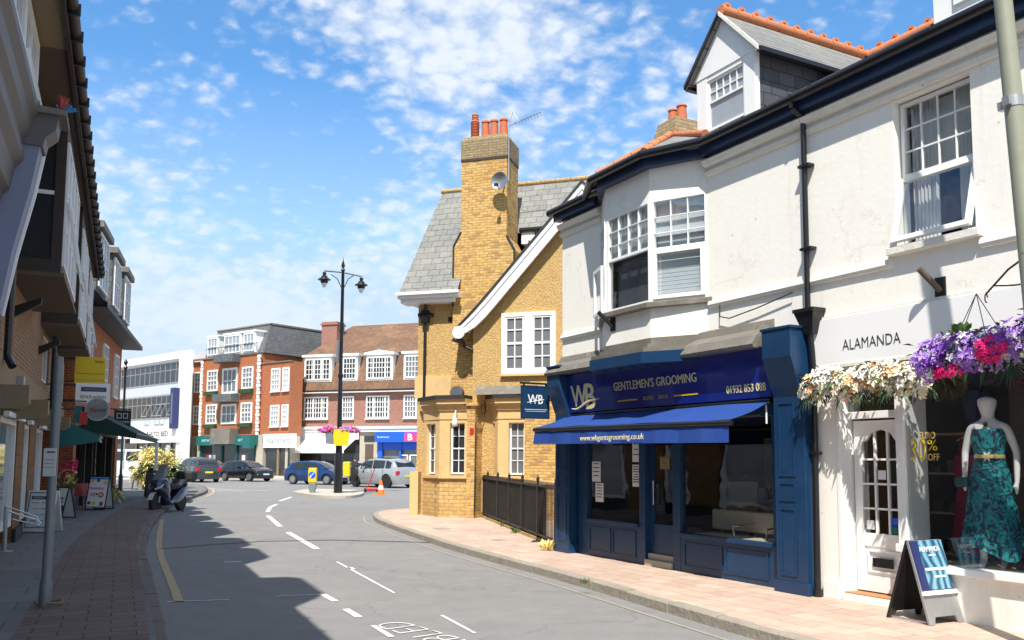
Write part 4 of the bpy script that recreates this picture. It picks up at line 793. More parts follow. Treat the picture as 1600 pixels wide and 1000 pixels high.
MB().path([(0, .0, 0), (0, 0, 1.35)], .012).path([(-.12, 0, 1.28), (0, 0, 1.34), (.12, 0, 1.28)], .01).build('stand', 'steel', pk)
# ---- flowers
def flower(m, c, r, nrm, petals=5):
    nrm = Vector(nrm).normalized(); a = nrm.orthogonal().normalized(); b = nrm.cross(a); c = Vector(c); t0 = random.random()*6
    for i in range(petals):
        t = t0+2*pi*i/petals; d = a*cos(t)+b*sin(t); e = a*cos(t+.5)+b*sin(t+.5); f = a*cos(t-.5)+b*sin(t-.5)
        m.add([c, c+e*r*.6+nrm*r*.2, c+d*r+nrm*r*random.uniform(-.1, .3), c+f*r*.6+nrm*r*.2], [(0, 1, 2, 3)])
def leaf(m, c, d, l, w, droop=.3):
    c = Vector(c); d = Vector(d).normalized(); s = d.cross(Vector((random.uniform(-.3, .3), random.uniform(-.3, .3), 1))).normalized(); mid = c+d*l*.5; tip = c+d*l+Vector((0, 0, -l*droop))
    m.add([c, mid+s*w, tip, mid-s*w], [(0, 1, 2, 3)])
def rnd(): return Vector((random.uniform(-1, 1), random.uniform(-1, 1), random.uniform(-1, 1)))
def garland(name, label, spots, cols, root, leaves=120, group=None):
    t = T(name, label, 'flowers', root, AR, group)
    for mt_n, k, r in cols:
        m = MB()
        for _ in range(k):
            cx_, cy_, cz, sx, sy, sz = random.choice(spots); v = rnd()
            while v.length > 1: v = rnd()
            v.y = -abs(v.y) if random.random() < .8 else v.y
            n_ = Vector((v.x, v.y-.5, v.z+.3)); flower(m, (cx_+v.x*sx, cy_+v.y*sy, cz+v.z*sz), r*random.uniform(.6, 1.2), n_)
        tag(m.build('blossoms', mt_n, t, norm=False), kind='stuff')
    for mt_n in ('leaf_green', 'leaf_dark'):
        m = MB()
        for _ in range(leaves):
            cx_, cy_, cz, sx, sy, sz = random.choice(spots); v = rnd()*.9; leaf(m, (cx_+v.x*sx, cy_+v.y*sy*.8, cz+v.z*sz), Vector((v.x, v.y-.3, v.z-.3)), random.uniform(.06, .13), random.uniform(.012, .025))
        tag(m.build('leaves', mt_n, t, norm=False), kind='stuff')
    return t
random.seed(11)
sp1 = [(-.60+i*.155, 0+random.uniform(-.03, .03), .0+.03*sin(i*1.3)+(.0 if i else -.03), .14, .15, .17) for i in range(10)]
gar = garland('flower_garland', 'artificial garland of cream white and peach blossoms over the boutique door', sp1, [('petal_cream', 260, .07), ('petal_white', 120, .064), ('petal_peach', 90, .064)], wp(FA, 6.42, -.22)+(2.50,), 130)
m = MB()
for bx_ in (-.62, .38, .12):
    for i in range(14): t = radians(-160+i*11); leaf(m, (bx_, -.05, -.06), (cos(t), -.3, sin(t)*.9), .24, .008, .1)
tag(m.build('palm_leaves', 'leaf_dark', gar, norm=False), kind='stuff')
m = MB()
for i in range(60):
    bx_ = random.uniform(-.5, .95); z = -.12-random.random()*.12; flower(m, (bx_, -.08, z), .014, (0, -1, .2))
tag(m.build('trailing_sprigs', 'petal_white', gar, norm=False), kind='stuff')
sp2 = [(-.45+i*.14, random.uniform(-.04, .04), .02*i+.04*sin(i)-.02, .17, .18, .20) for i in range(10)]
bk = garland('hanging_basket', 'hanging basket overflowing with lilac purple and magenta flowers in front of the boutique window', sp2, [('petal_lilac', 400, .062), ('petal_purple', 230, .06), ('petal_white', 90, .045)], wp(FA, 7.97, -.45)+(2.62,), 140)
m = MB()
for _ in range(110):
    v = rnd()
    while v.length > 1: v = rnd()
    flower(m, (.22+v.x*.17, -.14+v.y*.06, .02+v.z*.12), .042, (v.x, -1, v.z))
for _ in range(35): v = rnd(); flower(m, (-.25+v.x*.14, -.1, -.14+v.z*.05), .04, (v.x, -1, v.z))
tag(m.build('blossoms', 'petal_magenta', bk, norm=False), kind='stuff')
m = MB()
for i in range(16): t = radians(-150+i*9); leaf(m, (.38, -.12, -.1), (cos(t), -.4, sin(t)), .26, .009, .1)
tag(m.build('palm_leaves', 'leaf_dark', bk, norm=False), kind='stuff'); m = MB()
for i in range(16): leaf(m, (-.12+random.uniform(-.1, .1), -.1, .2), rnd()+Vector((0, -.3, .8)), .12, .035, .1)
tag(m.build('leaves', 'leaf_green', bk, norm=False), kind='stuff')
m = MB()
for dx, dy_ in ((-.22, 0), (-.06, -.14), (.16, -.1), (.2, .1)): m.tube((dx, dy_, .15), (.02, 0, .56), .004, n=5)
m.build('chain', 'black_matt', bk)
# ---- near lamp post on the right
pr_ = wp(FA, 8.74, -1.10)
pr_ = (pr_[0]+.30, pr_[1])
rp = T('lamp_post', 'tall green-grey lamp post rising out of the frame at the right edge before the boutique', 'lamp post', (pr_[0], pr_[1], .12), AR)
rp.rotation_mode = 'XYZ'; rp.matrix_world = Matrix.Translation((pr_[0], pr_[1], .12)) @ Matrix.Rotation(-.052, 4, 'Y') @ Matrix.Rotation(AR, 4, 'Z')
MB().lathe((0, 0, 0), [(.11, 0), (.11, .9), (.082, 1.0), (.078, 3.0), (.068, 5.5), (.06, 8.5)], 24).build('pole', 'pole_green', rp, smooth='edge')
MB().lathe((0, 0, 4.42), [(.078, 0), (.078, .09)], 20).box(-.03, .03, -.11, -.06, 4.43, 4.5).box(-.12, -.07, -.03, .03, 4.43, 4.5).build('strap', 'galvanised', rp)
m = MB(); m.path([(-.06, .1, 3.22), (-.35, .28, 3.17), (-.78, .62, 3.06)], .009); m.path([(-.06, .1, 2.98), (-.3, .25, 3.02), (-.65, .52, 3.1)], .007)
for a0, cx_, cy_, cz in ((0, -.80, .64, 3.02), (2, -.1, .12, 3.27), (3, -.1, .12, 2.93)):
    pts = [(cx_+.04*cos(a0+i*.7)*.8, cy_-.03*cos(a0+i*.7), cz+.04*sin(a0+i*.7)) for i in range(8)]; m.path(pts, .006, 6)
m.build('basket_bracket', 'black_matt', rp)
for z in (3.2, 2.95): MB().lathe((0, 0, z), [(.079, 0), (.079, .015)], 16).build('strap', 'galvanised', rp)
# ---- boutique A-board
ab = T('a_board', 'folding boutique A-board with a blue floral poster standing on the pavement by its shop window', 'A-board', wp(FA, 7.20, -.27)+(.12,), AR+pi/2-.04)
def aboard(t, w, h, spread, frame, face, facemt=None, th=.02, legs=False):
    for s in (-1, 1):
        Mx = Matrix.Translation((0, s*spread, 0)) @ Matrix.Rotation(math.atan2(spread*.92, h)*(1 if s > 0 else -1), 4, 'X')
        MB().frame(-w/2, w/2, .02, h, -th/2, th/2, .028).build('frame', frame, t, M=Mx)
        MB().box(-w/2+.026, w/2-.026, -th*.3, th*.3, .12 if legs else .05, h-.026).build('panel', face if s < 0 else (facemt or face), t, M=Mx)
    return Matrix.Translation((0, -spread, 0)) @ Matrix.Rotation(-math.atan2(spread*.92, h), 4, 'X')
Mx = Matrix.Translation((0, -.24, 0)) @ Matrix.Rotation(-.30, 4, 'X'); My = Matrix.Translation((0, .24, 0)) @ Matrix.Rotation(.30, 4, 'X')
shp = [(-.24, .0), (-.17, .0), (-.14, .07), (.14, .07), (.17, 0), (.24, 0), (.22, .80), (-.22, .80)]
m = MB(); m.prism(shp, -.014, .014); m.build('panel', 'galvanised', ab, M=Mx, bevel=.004); m = MB(); m.prism(shp, -.014, .014); m.build('panel', 'black_gloss', ab, M=My, bevel=.004)
m = MB(); m.box(-.215, .215, -.03, -.015, .30, .79); m.build('poster', 'navy_print', ab, M=Mx)
def artmat():
    m, t, b = newmat('poster_art'); tcn = nn(t, 'ShaderNodeTexCoord'); w = nn(t, 'ShaderNodeTexWave'); w.inputs['Scale'].default_value = 3; w.inputs['Distortion'].default_value = 9; t.links.new(tcn.outputs['Object'], w.inputs[0])
    r = nn(t, 'ShaderNodeValToRGB'); e = r.color_ramp.elements; e[0].color = (.02, .07, .15, 1); e[1].color = (.2, .42, .52, 1); t.links.new(w.outputs[0], r.inputs[0]); t.links.new(r.outputs[0], b.inputs['Base Color']); b.inputs['Roughness'].default_value = .25
artmat()
MB().box(-.13, .215, -.034, -.030, .32, .79).build('picture', 'poster_art', ab, M=Mx); text('ALAMANDA', 'paper', ab, -.13, .16, .68, .73, -.036, M=Mx)
m = MB(); m.box(-.02, .08, -.038, -.035, .64, .65); m.box(-.12, .17, -.038, -.035, .50, .525); m.box(-.02, .13, -.038, -.035, .43, .45); m.build('print', 'paper', ab, M=Mx); MB().box(-.235, .235, -.045, -.012, .27, .31).build('ledge', 'white_paint', ab, M=Mx)
MB().path([(-.22, -.2, .02), (-.22, .2, .02)], .008).build('strut', 'galvanised', ab)
# ---- railing in front of the yellow house
r0 = Vector(G(748, 806, .12)); r1 = Vector(G(869, 856, .12)); rl = (r1-r0).length
rg = T('railing', 'weathered black iron railing with spikes and boarded back beside the yellow house', 'fence', (r0.x, r0.y, .12), atan2((r1-r0).y, (r1-r0).x))
m = MB()
for i in range(7): x = rl*i/6; m = MB(); m.box(x-.025, x+.025, -.025, .025, 0, 1.16); m.lathe((x, 0, 1.15), [(.03, 0), (.035, .03), (.01, .07), (.001, .10)], 6); m.build('post', 'black_rail', rg)
for z in (1.02, .1): MB().box(0, rl, -.02, .02, z, z+.04).build('rail', 'black_rail', rg)
m = MB(); n = int(rl/.1)
for i in range(n): x = .05+i*.1; m.box(x-.007, x+.007, -.007, .007, .1, 1.12)
tag(m.build('bars', 'black_rail', rg), kind='stuff'); m = MB(); n = int(rl*.9/.15)
for i in range(n): m.box(i*.15, i*.15+.143, .03, .045+random.uniform(0, .01), .05, 1.0+random.uniform(-.015, .015))
m.build('boarding', 'black_rail', rg); tag(MB().box(0, rl, -.03, .05, -.1, .06).build('plinth', 'old_stone', rg))
def weed(c, s, n, label):
    m = MB()
    for _ in range(n): leaf(m, (random.uniform(-.08, .08)*s, random.uniform(-.08, .08)*s, 0), (random.uniform(-1, 1), random.uniform(-1, 1), random.uniform(.8, 2)), random.uniform(.12, .3)*s, .014*s, .3)
    o = m.build('weed', 'leaf_yellow' if n > 60 else 'leaf_green', norm=False); o.location = (c[0], c[1], .12); return tag(o, label, 'weed', 'weeds along the right pavement')
weed(G(855, 860, .12), 1.1, 70, 'biggest yellowing weed tuft at the foot of the railing against the blue pilaster'); weed(G(805, 833, .12), .9, 34, 'green weed tuft at the middle of the railing foot'); weed(G(786, 823, .12), .7, 26, 'small weed tuft at the far part of the railing foot')
weed(G(913, 925, .03), .5, 22, 'small weed growing out of the right kerb')
for p, lab, g_ in (((690, 826), 'square metal cover in the pavement before the yellow house', (.45, .3)), ((780, 844), 'smaller square metal cover near the railing', (.3, .22))):
    c = G(*p, .12); o = MB().box(-g_[0]/2, g_[0]/2, -g_[1]/2, g_[1]/2, 0, .006).frame(-.01, .01, -.01, .01, 0, .001, .004).build('access_cover', 'kerb_stone'); o.location = (c[0], c[1], .12); o.rotation_euler.z = AR; tag(o, lab, 'metal cover')
# ================================================================== yellow brick house (frame B)
BX, BY = -1.0, 23.46; BR = atan2(-.30902, .95106); FB = framem(BX, BY, .95106, -.30902)
yb = T('corner_house', 'yellow brick gabled house with tall chimney and stone bays beyond the barber shop', 'house', (BX, BY, 0), BR)
apx, apz, sl = 3.03, 8.70, 1.10
def gz(x): return apz-abs(x-apx)*sl
m = MB(); m.prism([(-.06, .0), (6.2, .0), (6.2, gz(6.2)), (apx, apz), (-.06, gz(-.06))], 0, 2.6)
m.build('gable_wall', 'pebbledash', yb)
m = MB(); m.box(-1.9, .98, .5, 6, 3.2, 6.25); m.box(-1.9, -.07, .51, 6, .1, 3.2); m.box(.98, 7, 1.55, 6, 3.2, 8.35); m.build('main_wall', 'pebbledash', yb)
m = MB(); m.prism([(-.80, .1), (.98, .1), (.98, 7.35), (.76, 7.75), (.76, 9.95), (-.58, 9.95), (-.58, 7.95), (-.80, 7.55)], .35, 1.35)
cst = m.build('chimney', 'yellow_brick', yb)
m = MB(); m.box(-.60, .78, .33, 1.37, 9.95, 10.02); m.build('string_band', 'timber_dark', cst); m = MB(); m.add([(-.60, .33, 10.02), (.78, .33, 10.02), (.78, 1.37, 10.02), (-.60, 1.37, 10.02), (-.60, .33, 10.55), (.78, .33, 10.55), (.78, 1.37, 10.55), (-.60, 1.37, 10.55), (-.52, .42, 10.68), (.70, .42, 10.68), (.70, 1.28, 10.68), (-.52, 1.28, 10.68)], [(0, 3, 2, 1), (0, 1, 5, 4), (1, 2, 6, 5), (2, 3, 7, 6), (3, 0, 4, 7), (4, 5, 9, 8), (5, 6, 10, 9), (6, 7, 11, 10), (7, 4, 8, 11), (8, 9, 10, 11)]); m.build('chimney_cap', 'cap_brick', cst)
for i, x in enumerate((-.32, .0, .26, .54)):
    m = MB()
    if i == 0:
        m.lathe((x, .7, 10.65), [(.13, 0), (.13, .1)]+[(r, .1+k*.045+d) for k in range(14) for r, d in ((.125 if k < 11 else .10, 0), (.10 if k < 11 else .085, .022))]+[(.10, .76), (.07, .80)], 14)
    else: pot(m, x, .7, 10.65, .55, .125)
    m.build('chimney_pot', 'pot_clay', cst, smooth='edge')
for a, b in (((-.80, 7.55), (-.58, 7.95)), ((.98, 7.35), (.76, 7.75))): MB().tube((a[0], .36, a[1]), (b[0], .36, b[1]), .035).tube((a[0], .36, a[1]), (a[0], .36, a[1]-1.7 if a[0] < 0 else a[1]-.5), .03).build('flashing', 'black_matt', cst)
# dish + aerial
t = T('satellite_dish', 'grey satellite dish fixed to the right corner of the yellow brick chimney', 'satellite dish', wp(FB, .66, .1)+(9.2,), BR-.15)
m = MB(); m.lathe((0, 0, 0), [(.02, -.0), (.10, -.012), (.19, -.045), (.25, -.085), (.255, -.085), (.19, -.035), (.10, -.002)], 24, 'y'); m.build('dish', 'steel', t, smooth=True); MB().path([(0, .02, 0), (0, .25, -.05)], .02).path([(0, -.02, -.24), (.02, -.30, -.18)], .01).box(-.03, .07, -.34, -.26, -.22, -.14).build('arm', 'black_matt', t)
t = T('tv_aerial', 'thin television aerial on a mast beside the yellow chimney pots', 'aerial', wp(FB, .80, .38)+(9.3,), BR)
m = MB(); m.tube((0, 0, 0), (0, 0, 1.75), .016); m.build('mast', 'galvanised', t); m = MB(); m.tube((0, 0, 1.55), (.95, -.1, 1.80), .01)
for i in range(9): x = .2+i*.09; m.tube((x, -.16-.02, 1.55+x*.26), (x, .12, 1.55+x*.26), .005, n=5); m.tube((x, 0, 1.49+x*.26), (x, 0, 1.61+x*.26), .005, n=5)
m.path([(.0, 0, 1.6), (.12, 0, 1.95), (.3, 0, 1.62)], .006); m.build('yagi', 'steel', t)
# roofs
def zroof(y): return 6.30+(y-.1)*1.48
m = MB(); m.prism([(-2.32, .0), (-.55, .0), (-.55, 1.0), (-2.32, 1.0)], 0, 0, 'z') if 0 else None
yR = 2.5; zR = zroof(yR)
m.add([(-2.32, .08, 6.27), (-.56, .08, 6.27), (-.56, 1.35, zroof(1.35)), (.74, 1.35, zroof(1.35)), (8, 1.35, zroof(1.35)), (8, yR, zR), (-2.05, yR, zR), (-2.32, 5.2, 6.2), (8, 5.2, 6.2), (-2.32, .08, 6.2), (-.56, .08, 6.2), (.74, 1.35, zroof(1.35)-.08), (8, 1.35, zroof(1.35)-.08)],
      [(0, 1, 2, 3, 4, 5, 6), (6, 5, 8, 7), (0, 6, 7), (0, 9, 10, 1), (3, 11, 12, 4)])
rfb = m.build('roof', 'slate', yb, norm=False)
m = MB(); ridge_tiles(m, (-2.08, yR, zR+.02), (8, yR, zR+.02), .07, False, .45); m.build('ridge_tiles', 'old_stone', rfb)
m = MB(); m.box(-2.34, -.56, .04, .62, 6.10, 6.262); m.box(-2.28, -.70, .12, .6, 5.98, 6.10); m.box(-2.38, -.5, -.02, .1, 6.19, 6.27); m.box(-2.36, -1.92, .6, 5, 6.08, 6.26); m.build('eaves', 'sign_white', yb)
m = MB(); m.box(.9, 7, 1.27, 1.6, zroof(1.35)-.42, zroof(1.35)-.10); 
for i in range(14): m.box(1.1+i*.3, 1.16+i*.3, 1.2, 1.28, zroof(1.35)-.35, zroof(1.35)-.25)
m.build('eaves', 'sign_white', yb); m = MB(); m.tube((.85, 1.25, zroof(1.35)-.03), (7, 1.25, zroof(1.35)-.03), .07); m.path([(1.35, 1.22, 8.1), (1.35, 1.22, 7.9), (1.75, 1.5, 7.7), (1.75, 1.5, 6.6)], .045); m.build('gutter', 'black_gloss', yb)
# gable roof and barge boards
m = MB(); m.add([(-.62, -.2, gz(-.62)+.14), (apx, -.2, apz+.14), (apx, 3.5, apz+.14), (-.62, 3.0, gz(-.62)+.14), (6.7, -.2, gz(6.7)+.14), (6.7, 3, gz(6.7)+.14)], [(0, 1, 2, 3), (1, 4, 5, 2)]); gr = m.build('gable_roof', 'slate', yb, norm=False)
def barge(m, d0, d1, y0, y1, s):
    pts = []
    def P(x, d): return (apx+s*(x-apx) if s < 0 else x, 0)
    top = []; bot = []
    for i in range(13):
        x = -.50+(apx+.50)*i/12; fl = .10*max(0, 1-(x+.5)/1.0)**2
        top.append((x, gz(x)+.17+fl-d0*1.48)); bot.append((x, gz(x)+.17+fl-d1*1.48+min(d1-d0, .5)*max(0, .9*(1-(x+.5)/.7))))
    poly = top+bot[::-1]
    if s < 0: poly = [(2*apx-a, b) for a, b in poly]
    for i in range(12):
        q = [poly[i], poly[i+1], poly[-2-i], poly[-1-i]]; m.prism(q, y0, y1)
for s in (1, -1):
    m = MB(); barge(m, .02, .36, -.27, -.20, s); barge(m, .06, .14, -.30, -.272, s); b_ = m.build('barge_board', 'white_paint', yb)
    m = MB(); barge(m, -.03, .02, -.31, -.18, s); m.build('verge', 'black_matt', b_)
m = MB(); m.prism([(apx, apz+.12), (apx-.82, gz(apx-.82)+.12), (apx+.82, gz(apx+.82)+.12)], -.20, -.02); m.frame(apx-.30, apx+.30, 7.85, 8.15, -.215, -.19, .03); m.build('apex_panel', 'white_paint', yb)
m = MB(); m.lathe((-.36, -.3, 5.03), [(.17, -.03), (.17, .04), (.12, .05)], 20, 'y'); m.lathe((-.36, -.34, 5.03), [(.08, 0), (.08, .02)], 16, 'y'); m.box(-.5, -.2, -.26, .4, 5.1, 5.2); m.build('scroll', 'white_paint', yb)
MB().path([(-.52, -.2, 5.12), (-.3, -.05, 4.75), (-.3, -.05, 4.68), (-.05, -.05, 4.58)], .045).build('gutter_outlet', 'black_gloss', yb)
w = window(yb, .77, 2.26, 3.90, 5.53, -.06, 2, 4, .09, .022, .07, 'pane_dark') if 0 else None
w = MB(); w.frame(.77, 2.26, 3.90, 5.53, -.07, .0, .10); w.box(1.40, 1.63, -.065, -.005, 4.0, 5.43); gp = []
for a, b in ((.87, 1.40), (1.63, 2.16)):
    w.frame(a, b, 4.0, 5.43, -.05, -.01, .05); w.box((a+b)/2-.014, (a+b)/2+.014, -.045, -.012, 4.0, 5.43)
    for k in (1, 2, 3): zz = 4.0+1.43*k/4; w.box(a, b, -.046, -.011, zz-(.014 if k != 2 else .03), zz+(.014 if k != 2 else .03))
w = w.build('window', 'white_paint', yb); MB().box(.86, 2.17, -.02, -.012, 3.98, 5.44).build('pane', 'pane_mid', w); MB().box(.74, 2.29, -.10, -.001, 3.84, 3.898).build('sill', 'stone', w)
# bays
def bay(parent, xl, dx):
    P = [(xl-.55+dx, .28), (xl, -.34), (xl+.78, -.34), (xl+.78, .3)]
    Q = lambda o: [(P[0][0]-o*.8, P[0][1]), (P[1][0]-o*.3, P[1][1]-o), (P[2][0], P[2][1]-o), P[3]]
    # lower stone, upper piers as mesh around openings
    b_ = T('bay', None, None); b_.parent = parent
    m = MB(); m.prism(Q(.0), .0, 1.14, 'z'); m.build('bay_base', 'old_stone', b_)
    MB().prism(Q(.07), 1.14, 1.22, 'z').build('bay_sill', 'stone', b_); m = MB(); m.prism(Q(.02), 2.70, 3.0, 'z'); m.prism(Q(.06), 2.93, 3.0, 'z'); m.prism(Q(.12), 3.04, 3.10, 'z'); m.prism(Q(.17), 3.10, 3.24, 'z'); m.prism(Q(.08), 3.0, 3.04, 'z'); m.build('cornice', 'stone', b_)
    m = MB(); m.prism(Q(.24), 3.24, 3.33, 'z'); m.build('roof_edge', 'black_matt', b_)
    # front face piers
    m = MB(); f = P[1][0]; m.box(f-.02, f+.28, -.34, -.1, 1.22, 2.70); m.box(f+.70, f+.78, -.34, .2, 1.22, 2.70); m.box(f+.275, f+.705, -.34, -.2, 2.60, 2.70)
    m.build('pier', 'stone', b_)
    window(b_, f+.28, f+.70, 1.25, 2.62, -.24, 2, 4, .045, .018, .06, 'pane_dark', meet=1.93, name='sash')
    L_ = sqrt((P[1][0]-P[0][0])**2+(P[1][1]-P[0][1])**2); an = math.degrees(atan2(P[1][1]-P[0][1], P[1][0]-P[0][0])); Mq = RM(P[0][0], P[0][1], 0, an)
    m = MB(); m.box(0, .16, 0, .25, 1.22, 2.70); m.box(L_-.28, L_, 0, .25, 1.22, 2.70); m.box(.16, L_-.28, .0, .2, 2.6, 2.7); m.build('pier', 'stone', b_, M=Mq)
    window(b_, .16, L_-.28, 1.25, 2.62, .10, 2, 4, .04, .016, .06, 'pane_dark', meet=1.93, name='sash', M=Mq)
    return b_
bay(yb, -.84, -.2); bay(yb, .80, .02)
m = MB(); m.prism([(-.06, -.40), (.16, -.40), (.22, 0), (-.06, 0)], 0, 3.05, 'z'); m.box(-.12, .26, -.46, 0, 3.05, 3.12); m.build('pier', 'yellow_brick', yb)
m = MB(); m.box(1.56, 2.9, -.48, -.0, 0, 3.3); m.build('brick_pier', 'yellow_brick', yb); MB().box(1.50, 2.95, -.56, -.0, 1.02, 1.12).build('sill_band', 'stone', yb)
m = MB(); m.add([(.18, -.45, 3.33), (1.62, -.62, 3.33), (1.75, .0, 3.60), (.05, .0, 3.60)], [(0, 1, 2, 3)]); m.box(1.56, 3.2, -.6, 0, 3.3, 3.5); m.build('lead_roof', 'lead', yb, norm=False)
MB().box(-1.95, -.81, .44, .5, 3.88, 3.96).build('string_course', 'stone', yb); MB().box(-2.0, -1.75, .3, .6, 0, 1.3).build('corner_stone', 'stone', yb)
MB().box(-1.96, -.85, .44, .499, 3.33, 3.88).build('plain_band', 'stone', yb)
m = MB(); m.path([(-1.66, .42, 5.98), (-1.66, .42, 3.35)], .04); m.box(-1.85, -1.42, .34, .48, 5.62, 5.72); m.box(-1.75, -1.55, .34, .48, 5.45, 5.8); m.build('downpipe', 'black_gloss', yb)
MB().box(-.99, -.83, .488, .51, 5.46, 5.60).build('air_vent', 'black_matt', yb); MB().box(.02, .14, -.405, -.398, 2.28, 2.46).build('name_plate', 'red_paint', yb)
m = MB(); m.lathe((-.47, -.05, 3.42), [(.18, -.12), (.2, 0), (.02, .05)], 14, 'y'); m.box(-.55, -.4, -.1, .1, 3.33, 3.45); m.build('extractor_cowl', 'steel', yb)
t = T('lantern', 'small white globe lantern on a bracket over the yellow house bay window', 'lantern', wp(FB, -.35, -.42)+(2.5,), BR); MB().lathe((0, -.12, 0), [(.03, 0), (.09, .02), (.07, .14), (.03, .28), (.015, .3)], 12).build('globe', 'mannequin_white', t, smooth=True); MB().path([(0, .08, .3), (0, -.06, .42), (0, -.12, .3)], .014).build('bracket', 'mannequin_white', t)
tag(MB().path([FB @ Vector(p) for p in [(.30, -.02, 3.2), (.33, -.04, 2.9), (.2, -.42, 2.6), (.17, -.42, .2)]], .014, 6).build('cable', 'black_matt'), 'dark cable running down the brick pier between the yellow bays', 'cable')

# ================================================================== far shops
def far_frame(x, y, deg): a = radians(deg); return atan2(-cos(a), sin(a)), framem(x, y, sin(a), -cos(a))
CR, FC = far_frame(-19.58, 78.41, 71)
cc = T('shop_building', 'plum brick building with brown tiled mansard roof above the white awning and blue shop', 'building', (-19.58, 78.41, 0), CR)
m = MB(); m.box(0, 18, .02, 9, 4.3, 7.5); m.build('wall', 'plum_brick', cc)
m = MB(); m.box(0, 18, 3, 9, 0, 4.3); m.box(0, .35, 0, 3, 0, 4.3); m.box(6.75, 8.5, .05, 3, 0, 4.3); m.box(17.6, 18, 0, 3, 0, 4.3); m.build('ground_wall', 'concrete', cc)
MB().box(7.3, 8.1, .02, .06, .1, 2.9).build('side_door', 'soffit_brown', cc); MB().box(7.2, 8.2, .0, .05, 3.1, 3.6).build('door_light', 'pane_dark', cc)
m = MB(); m.add([(-.3, -.35, 7.55), (18, -.35, 7.55), (18, .75, 10.9), (.55, .75, 10.9), (18, 6, 14.3), (2.4, 6, 14.3), (-.3, 12, 7.55), (.55, 11, 10.9), (18, 12, 7.5)], [(0, 1, 2, 3), (3, 2, 4, 5), (0, 3, 7, 6), (3, 5, 7), (5, 4, 8, 6, 7)]); rc = m.build('mansard_roof', 'brown_tile', cc, norm=False)
m = MB(); m.box(-.4, 18, -.45, 0, 7.38, 7.52); m.build('eaves', 'white_paint', cc); MB().tube((-.4, -.45, 7.55), (18, -.45, 7.55), .07).build('gutter', 'black_gloss', cc); MB().box(.5, 18, .55, .8, 10.86, 10.95).build('lead_roll', 'lead', cc)
m = MB(); m.box(.9, 2.5, 3.0, 4.4, 10, 14.3); m.box(.8, 2.6, 2.9, 4.5, 14.0, 14.15); m.build('chimney', 'plum_brick', cc)
for (x0, x1, mu, c) in ((1.25, 3.78, (2.1, 2.95), 8), (5.06, 6.35, (), 4), (7.45, 9.78, (8.05, 9.2), 8), (11.05, 12.4, (), 4), (13.6, 16, (), 6)):
    dd = T('dormer', None, None); dd.parent = cc
    m = MB(); m.box(x0-.12, x1+.12, -.12, 2.0, 8.4, 10.62); m.box(x0-.3, x1+.3, -.3, 2.2, 10.62, 10.82); m.build('dormer_box', 'white_paint', dd)
    if x0 == 7.45: MB().prism([(x0-.2, 10.82), (x1+.2, 10.82), ((x0+x1)/2, 11.05)], -.3, 1.5).build('pediment', 'white_paint', dd)
    window(dd, x0, x1, 8.55, 10.45, -.2, c, 4, .1, .05, .08, 'pane_dark', name='dormer_window', mull=mu)
    window(cc, x0-.1, x1-.2, 5.1, 7.08, -.09, c, 4, .13, .055, .1, 'pane_dark', mull=mu, sill='white_paint')
MB().box(0, 18, -.18, 0, 3.95, 4.3).box(0, 18, -.3, 0, 4.22, 4.42).build('shop_cornice', 'white_paint', cc)
f1 = MB().box(.4, 6.7, -.12, .02, 3.3, 3.94).build('fascia_sign', 'sign_white', cc); text('HILTON', 'ink', f1, 3.2, 5.6, 3.38, 3.86, -.125, bold=-.01); MB().box(.4, 6.7, .2, .25, .1, 3.3).build('shop_window', 'pane_dark', cc); MB().box(.4, 6.7, .05, .2, .1, .5).build('stall_riser', 'ink', cc)
aw2 = T('awning', 'wide white shop awning under the plum brick building', 'awning', (-19.58, 78.41, 0), CR); m = MB(); m.add([(-.1, -.15, 3.3), (6.4, -.15, 3.3), (6.2, -1.7, 2.35), (-.6, -1.7, 2.35), (6.2, -1.72, 2.1), (-.6, -1.72, 2.1)], [(0, 1, 2, 3), (3, 2, 4, 5)]); m.build('canvas', 'white_paint', aw2, norm=False)
f2 = MB().box(8.55, 17.5, -.6, .05, 3.05, 3.93).build('blue_fascia', 'bright_blue', cc); text('business', 'paper', f2, 8.8, 9.9, 3.42, 3.58, -.605); MB().box(11.35, 12.55, -.62, -.6, 3.1, 3.85).build('square_sign', 'pink', f2); text('B', 'paper', f2, 11.65, 12.1, 3.2, 3.75, -.625, bold=.03)
m = MB(); m.box(8.6, 9.0, -.1, .1, 0, 3.05); m.box(10.6, 10.8, -.1, .1, 0, 3.05); m.box(9.0, 17.4, .0, .15, 2.4, 3.05); m.box(12.5, 17, -.05, .1, 0, 3); m.build('blue_frame', 'bright_blue', cc); MB().box(9.0, 17.4, .18, .22, .1, 3).build('shop_window', 'pane_mid', cc)
for x in (10.95, 11.9): MB().frame(x-.4, x+.4, .9, 2.0, .1, .16, .1).build('white_frame', 'white_paint', cc)
